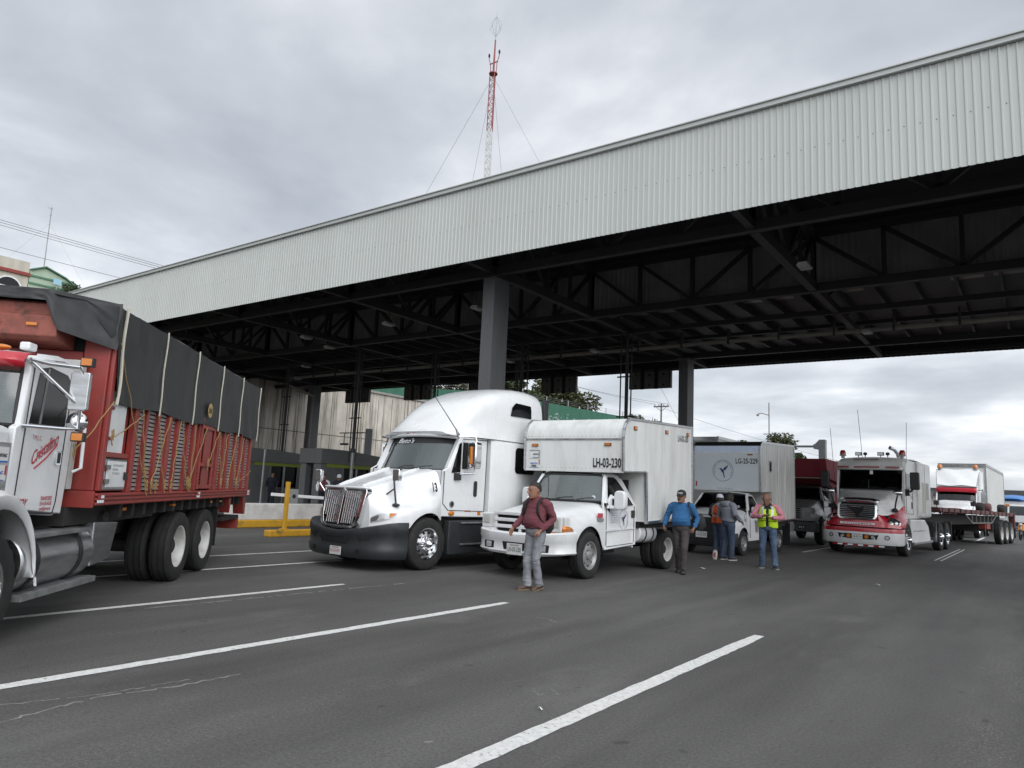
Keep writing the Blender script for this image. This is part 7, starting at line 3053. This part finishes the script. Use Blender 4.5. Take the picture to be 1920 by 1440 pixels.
def hand(mm, wrist, d, nrm, side, m, curl=.6):
    """palm and five curled fingers; d along the forearm, nrm = palm normal, thumb towards 'side'"""
    d, nrm = Vector(d).normalized(), Vector(nrm).normalized()
    s = d.cross(nrm).normalized() * side
    w = Vector(wrist)
    secs = []
    for t, hw, hd in ((-.02, .026, .02), (.02, .033, .017), (.06, .04, .015), (.095, .04, .013)):
        secs.append((w + d * t, s * hw, nrm * hd))
    ellrings(mm, secs, m, 12)
    for k, (off, ln) in enumerate(((.03, .072), (.01, .08), (-.011, .075), (-.03, .058))):
        p = w + d * .088 + s * off
        pts = [p]
        a = curl * .55
        for q in range(3):
            dirv = d * math.cos(a) + nrm * math.sin(a)
            p = p + dirv * ln * (.45, .32, .23)[q]
            pts.append(p)
            a += curl * .75
        mm.tube(pts, [.0092, .0088, .008, .0065], m, 7)
    p = w + d * .03 + s * .03
    mm.tube([p - s * .01, p + s * .025 + d * .03 + nrm * .008, p + s * .028 + d * .06 + nrm * .025 * curl, p + s * .02 + d * .082 + nrm * .04 * curl], [.013, .011, .0095, .007], m, 7)


def person(loc, rot, label, J, C, h=1.0, belly=0.0, group=None, voxel=.009, detail=True):
    """J: joint positions in a local frame that faces -Y. C: colours/clothes."""
    t = thing('person', loc, -rot, label, 'person', group)
    t.scale = (h, h, h)
    SK = C['skin']
    sh, hp = J['sh'], J['hip']
    spine0 = (V(*hp[0]) + V(*hp[1])) / 2
    spine1 = (V(*sh[0]) + V(*sh[1])) / 2
    ux = (V(*sh[1]) - V(*sh[0])).normalized()
    uh = (V(*hp[1]) - V(*hp[0])).normalized()
    fw = V(0, -1, 0)
    nb = spine1 + V(0, .01, .055)
    head = V(*J['head'])
    HS = C.get('hs', 1.09)
    hy, hpch = J.get('hyaw', 0), J.get('hpitch', 0)
    Rh = Matrix.Rotation(rad(hy), 3, 'Z') @ Matrix.Rotation(rad(hpch), 3, 'X')

    def H(x, y, z):
        return head + Rh @ (V(x, y, z) * HS)

    def torso(mm, m, off, z_low=None, loose=0.0):
        S = []
        tab = ((-.02, .165, .115), (.12, .165, .12), (.3, .155, .118), (.45, .158, .12), (.62, .172, .125), (.76, .186, .124), (.86, .18, .112), (.94, .15, .095), (1.02, .11, .08), (1.09, .078, .068))
        for u, w_, d_ in tab:
            if z_low is not None and u < z_low:
                continue
            c = spine0.lerp(spine1, u)
            ax = uh.lerp(ux, min(1, max(0, u))).normalized()
            bl = belly * math.exp(-((u - .35) / .25) ** 2)
            c = c + fw * bl * .6
            dy = V(0, 1, 0) - ax * ax.y
            S.append((c, ax * (w_ + off + loose * (1 - u) * .5 + bl * .25), dy.normalized() * (d_ + off + bl * .5)))
        ellrings(mm, S, m, 22)

    # body
    b = M()
    torso(b, SK, -.02)
    nk = J.get('neck_r', .056)
    b.tube([spine1 + V(0, .0, -.02), nb, H(0, .02, -.07)], [.075, nk + .008, nk], SK, 14)
    # head : skull, jaw, features
    S = []
    for z, w_, d_, yc in ((-.118, .034, .035, -.045), (-.10, .052, .06, -.03), (-.07, .065, .082, -.012), (-.03, .072, .094, -.002), (.01, .077, .1, .004), (.05, .079, .101, .008), (.085, .07, .09, .01), (.11, .05, .066, .012), (.124, .02, .03, .012)):
        S.append((H(0, yc, z), Rh @ V(w_ * HS, 0, 0), Rh @ V(0, d_ * HS, 0)))
    ellrings(b, S, SK, 20)
    if detail:
        b.tube([H(0, -.098, .022), H(0, -.112, -.002), H(0, -.122, -.022), H(0, -.105, -.032)], [.009, .012, .016, .012], SK, 8)
        for s in (-1, 1):
            b.ell(H(s * .012, -.106, -.028), .011, .012, .009, SK, 8, 6)
            b.tube([H(s * .012, -.098, .03), H(s * .035, -.098, .036), H(s * .055, -.085, .028)], [.007, .008, .006], SK, 6)
            b.tube([H(s * .014, -.104, .035), H(s * .035, -.104, .04), H(s * .056, -.09, .032)], [.0035, .0045, .003], C.get('brow', HAIRB), 6)
            b.tube([H(s * .082, .015, .02), H(s * .09, .02, .0), H(s * .082, .012, -.028)], [.012, .016, .01], SK, 8)
        b.tube([H(-.026, -.094, -.063), H(0, -.104, -.062), H(.026, -.094, -.063)], [.005, .008, .005], mat('lips', (.2, .075, .06), .5), 6)
        if C.get('moustache'):
            b.tube([H(-.03, -.096, -.05), H(0, -.108, -.046), H(.03, -.096, -.05)], [.004, .007, .004], HAIRB, 6)
        b.ell(H(0, -.085, -.1), .024, .02, .018, SK, 8, 6)
    for k in (0, 1):
        e, w = V(*J['el'][k]), V(*J['wr'][k])
        s = V(*sh[k])
        b.tube([s + (spine1 - s) * .3, s, s.lerp(e, .5), e, e.lerp(w, .4), w], [.035, .036, .038, .035, .034, .024], SK, 10)
        hd, hn, hs, hc = J['hand'][k]
        hand(b, w, hd, hn, hs, SK, hc)
        kn, an = V(*J['kn'][k]), V(*J['an'][k])
        hh = V(*hp[k])
        b.tube([hh + V(0, 0, .03), hh.lerp(kn, .5), kn, kn.lerp(an, .35), an, an + V(0, 0, -.04)], [.08, .068, .048, .05, .034, .034], SK, 12)
    remesh(b, 'body', t, voxel * .8, 1)
    if detail:
        for s in (-1, 1):
            mm = M()
            mm.ell(H(s * .033, -.086, .014), .012, .012, .0065, EYE_W, 10, 6)
            mm.ell(H(s * .033, -.0962, .014), .0062, .004, .006, EYE_D, 8, 6)
            mm.build('eye', t)
    # hair
    if C.get('hair'):
        mm = M()
        R = []
        for z, w_, d_, yc in ((C.get('hair_low', -.03), .074, .062, .05), (.0, .079, .07, .042), (.03, .082, .078, .035), (.055, .0835, .088, .026), (.08, .079, .1, .014), (.105, .063, .082, .013), (.122, .04, .055, .012), (.131, .018, .026, .012)):
            R.append((H(0, yc, z), Rh @ V(w_ * HS, 0, 0), Rh @ V(0, d_ * HS, 0)))
        ellrings(mm, R, C['hair'], 20)
        remesh(mm, 'hair', t, .008, 1, lambda c: .003 * noise.noise(c * 60))
    if C.get('cap'):
        cm = C['cap']
        mm = M()
        R = []
        for z, w_, d_ in ((.035, .088, .108), (.07, .088, .107), (.1, .078, .095), (.125, .055, .068), (.138, .02, .025)):
            R.append((H(0, .01, z), Rh @ V(w_ * HS, 0, 0), Rh @ V(0, d_ * HS, 0)))
        ellrings(mm, R, cm, 20)
        cp = mm.build('cap', t, smooth=50)
        mm = M()
        rows = []
        for u in (0, .35, .7, 1):
            rows.append([H(x * (1 - .12 * u), -.075 - .085 * u * (1 - .35 * (x / .085) ** 2) + .06 * (abs(x) / .085) ** 2 * (1 - u), .045 - .022 * u - .018 * (x / .085) ** 2) for x in (-.085, -.06, -.03, 0, .03, .06, .085)])
        mm.grid(rows, cm)
        if C.get('brim', True):
            mm.build('brim', cp, smooth=60, solid=.004)
        if C.get('cap_band'):
            mm = M()
            R = []
            for z in (.05, .085):
                R.append([H(.09 * math.sin(a), .01 - .1105 * math.cos(a), z) for a in [rad(-42 + 84 * q / 8) for q in range(9)]])
            mm.grid(R, C['cap_band'])
            mm.build('cap_patch', cp, smooth=60, solid=.003)
    # top garment
    top, slv = C['top'], C.get('sleeve', C['top'])
    mm = M()
    torso(mm, top, .012, .08 if not C.get('top_low') else C['top_low'], .03)
    for k in (0, 1):
        e, w = V(*J['el'][k]), V(*J['wr'][k])
        s = V(*sh[k])
        mm.tube([s + (spine1 - s) * .5 + V(0, 0, .0), s + (spine1 - s) * .12 + V(0, 0, -.02), s.lerp(e, .14) + V(0, 0, -.01), s.lerp(e, .5), e, e.lerp(w, .5), w.lerp(e, .1), w.lerp(e, .02)], [.07, .078, .076, .07, .062, .056, .047, .038], slv, 14)
    mm.tube([spine1 + V(0, .005, .0), nb + V(0, .005, C.get('collar_h', .015))], [.085, nk + .02], C.get('collar', top), 16)

    def cloth(c):
        e_ = min((c - V(*J['el'][k])).length for k in (0, 1))
        a = .006 + .014 * max(0, 1 - e_ / .2)
        lowf = max(0, 1 - abs(c.z - spine0.z - .06) / .12)
        return a * noise.noise(V(c.x * 9, c.y * 9, c.z * 26)) +   .013 * lowf * noise.noise(V(c.x * 14, c.y * 14, c.z * 30)) + .006 * noise.noise(c * 7)
    remesh(mm, C.get('top_name', 'sweater'), t, voxel, 2, cloth)
    # trousers
    mm = M()
    TR_ = C['trousers']
    S = []
    for u, w_, d_ in ((-.12, .12, .11), (-.02, .178, .13), (.06, .176, .132), (.14, .168, .126)):
        c = spine0.lerp(spine1, u)
        S.append((c + fw * belly * .2, uh * w_, V(0, d_, 0)))
    ellrings(mm, S, TR_, 20)
    cuff = C.get('cuff', .068)
    for k in (0, 1):
        hh, kn, an = V(*hp[k]), V(*J['kn'][k]), V(*J['an'][k])
        mm.tube([hh + V(0, 0, .02), hh.lerp(kn, .25), hh.lerp(kn, .6), kn, kn.lerp(an, .4), kn.lerp(an, .8), an + V(0, .0, -.03)], [.1, .098, .084, .072, .07, cuff, cuff + .004], TR_, 16)

    def folds(c):
        k_ = min((c - V(*J['kn'][k])).length for k in (0, 1))
        a_ = min((c - V(*J['an'][k])).length for k in (0, 1))
        r = .009 * noise.noise(V(c.x * 8, c.y * 8, c.z * 14))
        r += .015 * max(0, 1 - k_ / .16) * noise.noise(V(c.x * 10, c.y * 10, c.z * 34))
        r += .018 * max(0, 1 - a_ / .2) * noise.noise(V(c.x * 7, c.y * 7, c.z * 42))
        return r
    remesh(mm, C.get('trousers_name', 'jeans'), t, voxel, 2, folds)
    for k in (0, 1):
        an = V(*J['an'][k])
        fd = Vector(J['foot'][k]).normalized()
        sd = fd.cross(V(0, 0, 1)).normalized()
        up = sd.cross(fd).normalized()
        mm = M()
        S = []
        for q, (a, w_, hgt) in enumerate(((-.075, .02, .03), (-.06, .036, .045), (-.02, .042, .06), (.04, .043, .05), (.1, .05, .038), (.15, .046, .03), (.185, .025, .018))):
            S.append((an + fd * a - up * (.085 - hgt), sd * w_, up * hgt))
        ellrings(mm, S, C['shoe'], 14)
        mm.tube([an + V(0, 0, -.03), an + V(0, 0, .02)], [.045, .042], C['shoe'], 12)
        so = remesh(mm, 'shoe', t, .009, 1)
        mm = M()
        ring = [(a, w_) for a, w_ in ((-.08, .02), (-.065, .04), (-.01, .045), (.05, .046), (.11, .053), (.16, .047), (.192, .024))]
        pts = [an + fd * a + sd * w_ - up * .088 for a, w_ in ring] + [an + fd * a - sd * w_ - up * .088 for a, w_ in reversed(ring)]
        mm.rings([pts, [p + up * .022 for p in pts]], C.get('sole', BLK))
        mm.build('sole', so, smooth=0)
    return t, dict(spine0=spine0, spine1=spine1, H=H, torso=torso, nb=nb)


SKN1, SKN2, SKN3 = skin_mat('skin_tan', (.28, .14, .09)), skin_mat('skin_brown', (.22, .11, .07)), skin_mat('skin_dark', (.12, .06, .04))
MARS = mat('maroon_knit', (.145, .04, .052), .9, 0, .15, 25, bump=.2, bscale=120)
GJ = mat('grey_denim', (.2, .21, .225), .85, 0, .35, 7, (1, 1, .6), (.34, .35, .37), 3.5, .6)
BJ = mat('blue_denim', (.05, .08, .14), .85, 0, .4, 6, (1, 1, .6), (.16, .21, .29), 3.0, .7)
BJ2 = mat('dark_blue_denim', (.045, .065, .11), .85, 0, .3, 6, (1, 1, .6), (.09, .12, .18), 3.0, .6)
BRN = mat('brown_leather', (.07, .042, .03), .5, 0, .2, 15)

J1 = dict(hip=[(-.085, 0, .92), (.085, .02, .92)], sh=[(-.205, -.02, 1.41), (.205, .03, 1.41)], head=(-.02, -.05, 1.585), hyaw=-12, hpitch=4,
          el=[(-.265, -.04, 1.15), (.265, .13, 1.15)], wr=[(-.27, -.26, .97), (.2, -.08, .96)],
          hand=[((-.1, -.45, -.9), (.9, 0, -.1), 1, .7), ((-.5, -.75, -.5), (-.3, .5, -.8), 1, .9)],
          kn=[(-.075, -.1, .5), (.065, -.05, .49)], an=[(-.05, -.1, .09), (.045, .07, .1)], foot=[(-.2, -1, 0), (.0, -1, -.18)])
p1, inf = person((-6.66, 9.9, 0), -13, 'man in maroon sweater and grey jeans walking with one hand in his pocket', J1,
                 dict(skin=SKN1, hair=HAIRB, hair_low=-.015, top=MARS, collar=MARS, collar_h=.03, trousers=GJ, shoe=BRN, sole=mat('tan_sole', (.16, .11, .07), .8), cuff=.07), belly=.09, voxel=.0085)
# backpack worn by him
t = thing('backpack', (-6.66, 9.9, 0), 13, 'black backpack worn by the man in the maroon sweater', 'backpack')
BPK = mat('black_nylon', (.014, .014, .015), .7, 0, .2, 12, bump=.2, bscale=30)
mm = M()
ellrings(mm, [((0, .19, .9), (.12, 0, 0), (0, .06, 0)), ((0, .22, .98), (.16, 0, 0), (0, .1, 0)), ((0, .22, 1.15), (.16, 0, 0), (0, .1, 0)), ((0, .2, 1.34), (.14, 0, 0), (0, .08, 0)), ((0, .18, 1.42), (.09, 0, 0), (0, .04, 0))], BPK, 18)
mm.build('bag', t, smooth=60)
for s in (-1, 1):
    mm = M()
    P = [(s * .12, .16, 1.4), (s * .135, .06, 1.485), (s * .14, -.04, 1.475), (s * .15, -.125, 1.38), (s * .165, -.145, 1.25), (s * .19, -.1, 1.13), (s * .17, .08, 1.02)]
    A = [V(*p) + V(-.026, 0, 0) for p in P]
    B = [V(*p) + V(.026, 0, 0) for p in P]
    mm.grid([A, B], BPK)
    mm.build('strap', t, smooth=60, solid=.012)

BLUS = mat('blue_knit', (.02, .1, .24), .9, 0, .18, 20, bump=.2, bscale=90)
DKT = mat('dark_brown_trousers', (.05, .042, .042), .85, 0, .25, 8)
J2 = dict(hip=[(-.09, .02, .93), (.09, -.01, .93)], sh=[(-.2, 0, 1.43), (.2, .02, 1.43)], head=(0, -.04, 1.6), hyaw=-16, hpitch=0,
          el=[(-.31, .03, 1.16), (.32, .08, 1.16)], wr=[(-.35, -.1, .97), (.28, -.08, .96)],
          hand=[((.1, -.35, -.95), (.9, .0, .1), 1, 1.2), ((-.3, -.3, -.9), (-.8, .3, 0), -1, 1.2)],
          kn=[(-.08, .02, .5), (.09, -.16, .52)], an=[(-.07, .2, .12), (.07, -.12, .09)], foot=[(-.05, -1, -.25), (.1, -1, .12)])
p2, inf = person((-6.2, 14.75, 0), 14, 'man in blue sweater and black cap walking with a bag on his shoulder', J2,
                 dict(skin=SKN2, hair=HAIRB, hair_low=-.02, cap=mat('black_cap', (.012, .013, .015), .8), cap_band=mat('cap_patch_grey', (.3, .31, .31), .7, 0, .5, 40), top=BLUS, collar=mat('pink_collar', (.4, .2, .2), .8), collar_h=.04, trousers=DKT, trousers_name='trousers', shoe=BLK, moustache=True), belly=.1)
t = thing('shoulder_bag', (-6.2, 14.75, 0), -14, 'black shoulder bag hanging behind the man in the blue sweater', 'bag')
mm = M()
ellrings(mm, [((.33, .24, .92), (.1, 0, 0), (0, .06, 0)), ((.34, .24, 1.0), (.15, 0, 0), (0, .08, 0)), ((.33, .23, 1.15), (.14, 0, 0), (0, .08, 0)), ((.31, .22, 1.24), (.1, 0, 0), (0, .05, 0))], BPK, 16)
mm.build('bag', t, smooth=60)
mm = M()
P = [(.27, .2, 1.22), (.2, .13, 1.42), (.155, .03, 1.5), (.16, -.06, 1.47), (.19, -.13, 1.38), (.235, -.13, 1.2), (.3, 0, 1.02)]
mm.grid([[V(*p) + V(-.016, 0, 0) for p in P], [V(*p) + V(.016, 0, 0) for p in P]], BPK)
mm.build('strap', t, smooth=60, solid=.008)

NAVY = mat('navy_shirt', (.013, .016, .028), .85, 0, .2, 9)
PINK = mat('pink_sleeve', (.5, .2, .25), .85, 0, .15, 12)
LIME = mat('lime_vest', (.48, .68, .015), .6, 0, .12, 6)
SILV = mat('reflective_band', (.42, .44, .45), .35, .3, .1, 8)
J3 = dict(hip=[(-.1, 0, .93), (.1, 0, .93)], sh=[(-.205, .01, 1.43), (.205, .01, 1.43)], head=(-.02, -.1, 1.585), hyaw=-6, hpitch=24,
          el=[(-.33, -.05, 1.18), (.33, -.05, 1.17)], wr=[(-.1, -.29, 1.2), (.12, -.28, 1.17)],
          hand=[((.75, -.5, .05), (.1, .1, 1), -1, .9), ((-.85, -.35, .05), (.1, .1, 1), 1, .9)],
          kn=[(-.12, -.06, .5), (.13, -.03, .5)], an=[(-.13, .02, .09), (.16, -.05, .09)], foot=[(-.15, -1, 0), (.35, -1, 0)])
p3, inf = person((-5.32, 17.9, 0), 12, 'bald man in lime safety vest with pink sleeves looking down at his phone', J3,
                 dict(skin=SKN2, top=NAVY, sleeve=PINK, top_name='shirt', trousers=BJ, shoe=mat('dark_sneaker', (.03, .035, .045), .7), sole=mat('grey_sole', (.25, .25, .25), .8)), belly=.06, h=1.03)


def vest(t, inf, m, band, z0=.12, z1=1.04, name='vest', open_front=True, rear=False):
    """sleeveless vest standing a little off the torso, open down the front"""
    tm = M()
    inf['torso'](tm, m, .036, None, .04)
    n = 22
    rings_ = [tm.v[k * n:(k + 1) * n] for k in range(len(tm.v) // n)]
    zs = [sum(p[2] for p in r) / n for r in rings_]
    lo, hi = zs[0] + (zs[-1] - zs[0]) * .02, zs[-1]
    mm = M()
    NZ = 26
    rows = []
    for a in range(NZ + 1):
        z = lo + (zs[-2] - lo) * a / NZ
        k = max(i for i in range(len(zs)) if zs[i] <= z + 1e-6)
        k = min(k, len(zs) - 2)
        u = (z - zs[k]) / (zs[k + 1] - zs[k])
        rows.append([Vector(p).lerp(Vector(q), u) for p, q in zip(rings_[k], rings_[k + 1])])
    def ins(j, a):
        ang = 2 * PI * (j + .5) / n
        # arm holes at the two sides above the chest, neck notch in front
        zf = a / NZ
        side = abs(math.cos(ang))
        front = math.sin(ang) < 0
        if zf > .68 and side > .86 - .1 * (zf - .68):
            return False
        if front and zf > .72 and side < .25 + .3 * (zf - .72):
            return False
        if front and open_front and side < .09 and zf < .72:
            return False
        if zf < .1 and front and side < .3 - 2.2 * zf:
            return False
        return True
    for a in range(NZ):
        for j in range(n):
            if not ins(j, a):
                continue
            j2 = (j + 1) % n
            ang = 2 * PI * (j + .5) / n
            zf = a / NZ
            b_ = (.33 < zf < .42 and True) or (zf >= .42 and .34 < abs(math.cos(ang)) < .62)
            if b_ and zf < .42 and math.sin(ang) < 0 and rear is False:
                b_ = False
            mm.poly([rows[a][j], rows[a][j2], rows[a + 1][j2], rows[a + 1][j]], band if b_ else m)
    bm = bmesh.new()
    me = mm.mesh(name)
    bm.from_mesh(me)
    bmesh.ops.remove_doubles(bm, verts=bm.verts, dist=.0005)
    bm.normal_update()
    for v in bm.verts:
        v.co += v.normal * (.004 * noise.noise(Vector((v.co.x * 9, v.co.y * 9, v.co.z * 14))) + .003)
    bm.to_mesh(me)
    bm.free()
    me.polygons.foreach_set('use_smooth', [True] * len(me.polygons))
    o = bpy.data.objects.new(name, me)
    COL.objects.link(o)
    o.parent = t
    md = o.modifiers.new('s', 'SOLIDIFY')
    md.thickness = .008
    md.offset = 1
    return o


vest(p3, inf, LIME, SILV, rear=False)
t = thing('phone', (-5.32, 17.9, 0), -12, 'dark phone held in both hands by the vest man', 'phone')
t.scale = (1.03,) * 3
mm = M()
mm.hexa([(-.07, -.36, 1.215), (.08, -.36, 1.215), (.08, -.29, 1.235), (-.07, -.29, 1.235), (-.07, -.362, 1.223), (.08, -.362, 1.223), (.08, -.292, 1.243), (-.07, -.292, 1.243)], BLK)
mm.build('case', t, smooth=0, bevel=.003)

HOOD = mat('grey_hoodie', (.2, .215, .25), .9, 0, .12, 12, bump=.15, bscale=60)
J4 = dict(hip=[(-.1, 0, .93), (.1, 0, .93)], sh=[(-.2, .01, 1.43), (.2, .01, 1.43)], head=(.0, -.05, 1.6), hyaw=28, hpitch=4,
          el=[(-.3, .05, 1.17), (.31, -.02, 1.17)], wr=[(-.25, -.18, 1.0), (.3, -.18, .96)],
          hand=[((.1, -.8, -.5), (.7, 0, -.3), 1, .8), ((-.05, -.6, -.7), (-.8, 0, -.3), -1, .8)],
          kn=[(-.11, -.03, .5), (.11, -.02, .5)], an=[(-.11, 0, .09), (.12, .04, .09)], foot=[(.1, -1, 0), (.35, -1, 0)])
p4, inf = person((-6.74, 19.15, 0), 152, 'man in grey hoodie and jeans seen from behind beside the white pickup', J4,
                 dict(skin=SKN3, hair=HAIRB, hair_low=-.06, top=HOOD, top_name='hoodie', collar_h=.03, trousers=BJ2, shoe=BLK, sole=mat('cream_sole', (.5, .48, .42), .8)), belly=.1, h=1.02)
p4.scale = (1.12, 1.1, 1.02)
mm = M()
ellrings(mm, [((0, .1, 1.38), (.13, 0, 0), (0, .05, 0)), ((0, .12, 1.43), (.14, 0, 0), (0, .07, .02)), ((0, .09, 1.49), (.12, 0, 0), (0, .07, .02)), ((0, .06, 1.52), (.08, 0, 0), (0, .04, 0))], HOOD, 16)
mm.build('hood', p4, smooth=60)

ORG = mat('orange_vest', (.62, .1, .03), .6, 0, .1, 6)
J5 = dict(hip=[(-.09, 0, .92), (.09, 0, .92)], sh=[(-.19, .01, 1.41), (.19, .01, 1.41)], head=(.0, -.04, 1.58), hyaw=20, hpitch=6,
          el=[(-.28, .05, 1.16), (.29, .0, 1.16)], wr=[(-.26, -.15, 1.0), (.24, -.2, 1.02)],
          hand=[((.1, -.6, -.6), (.8, 0, 0), 1, .7), ((-.1, -.8, -.3), (-.8, 0, 0), -1, .7)],
          kn=[(-.1, -.02, .5), (.1, -.03, .5)], an=[(-.1, 0, .09), (.11, .02, .09)], foot=[(-.1, -1, 0), (.2, -1, 0)])
p5, inf = person((-7.2, 19.75, 0), 165, 'person in orange safety vest and white cap standing beside the hoodie man', J5,
                 dict(skin=SKN3, hair=HAIRB, hair_low=-.05, cap=mat('white_cap', (.58, .6, .66), .8), top=mat('light_blue_shirt', (.22, .3, .38), .85), sleeve=mat('dark_sleeve', (.03, .03, .035), .85), top_name='shirt', trousers=BJ2, shoe=BLK), belly=.03)
vest(p5, inf, ORG, SILV, rear=True)
t = thing('plastic_bag', (-6.98, 18.85, 0), 0, 'small white and red plastic bag on the asphalt behind the feet of the hoodie man', 'bag')
t.scale = (.65, .65, .75)
mm = M()
ellrings(mm, [((0, 0, .01), (.08, 0, 0), (0, .06, 0)), ((0, 0, .1), (.1, 0, 0), (0, .07, 0)), ((.01, 0, .22), (.1, 0, 0), (0, .06, 0)), ((.01, .0, .3), (.09, 0, 0), (0, .03, 0)), ((.02, 0, .34), (.05, 0, 0), (0, .015, 0))], mat('bag_white', (.5, .47, .45), .5, 0, .2, 20), 14)
remesh(mm, 'bag_body', t, .012, 1, lambda c: .01 * noise.noise(c * 25))
mm = M()
mm.rings([[(x, -.075 - .004 * k, z) for x, z in ((-.02, .12), (.07, .1), (.05, .2), (.08, .27), (.0, .24))] for k in (0, 1)], mat('bag_red', (.4, .03, .03), .5))
mm.build('print', t, smooth=0)

# people at the booths and further away
BASEJ = dict(hip=[(-.09, 0, .92), (.09, 0, .92)], sh=[(-.18, .01, 1.4), (.18, .01, 1.4)], head=(.0, -.04, 1.57), hyaw=0, hpitch=6,
             el=[(-.27, .02, 1.15), (.27, .0, 1.15)], wr=[(-.26, -.12, .95), (.24, -.15, .97)],
             hand=[((.1, -.4, -.8), (.8, 0, 0), 1, .7), ((-.1, -.4, -.8), (-.8, 0, 0), -1, .7)],
             kn=[(-.1, -.02, .5), (.1, -.03, .5)], an=[(-.1, 0, .09), (.11, .02, .09)], foot=[(-.1, -1, 0), (.2, -1, 0)])
person((-32.0, 23.0, .15), 55, 'woman with long dark hair and dark clothes beside the left toll booth window', BASEJ, dict(skin=SKN1, hair=HAIRB, hair_low=-.2, top=NAVY, top_name='jacket', trousers=NAVY, trousers_name='trousers', shoe=BLK), voxel=.02, detail=False)
person((-23.8, 20.4, .15), 40, 'worker in navy uniform and white cap by the right toll booth', BASEJ, dict(skin=SKN2, hair=HAIRB, cap=mat('white_cap', (.58, .6, .66), .8), top=NAVY, top_name='jacket', trousers=NAVY, trousers_name='trousers', shoe=BLK), voxel=.02, detail=False)
person((-25.4, 20.9, .15), 60, 'worker in maroon and navy clothes standing near the booth doorway', BASEJ, dict(skin=SKN2, hair=HAIRB, top=MARS, sleeve=WHT, top_name='jacket', trousers=NAVY, trousers_name='trousers', shoe=BLK), voxel=.02, detail=False)
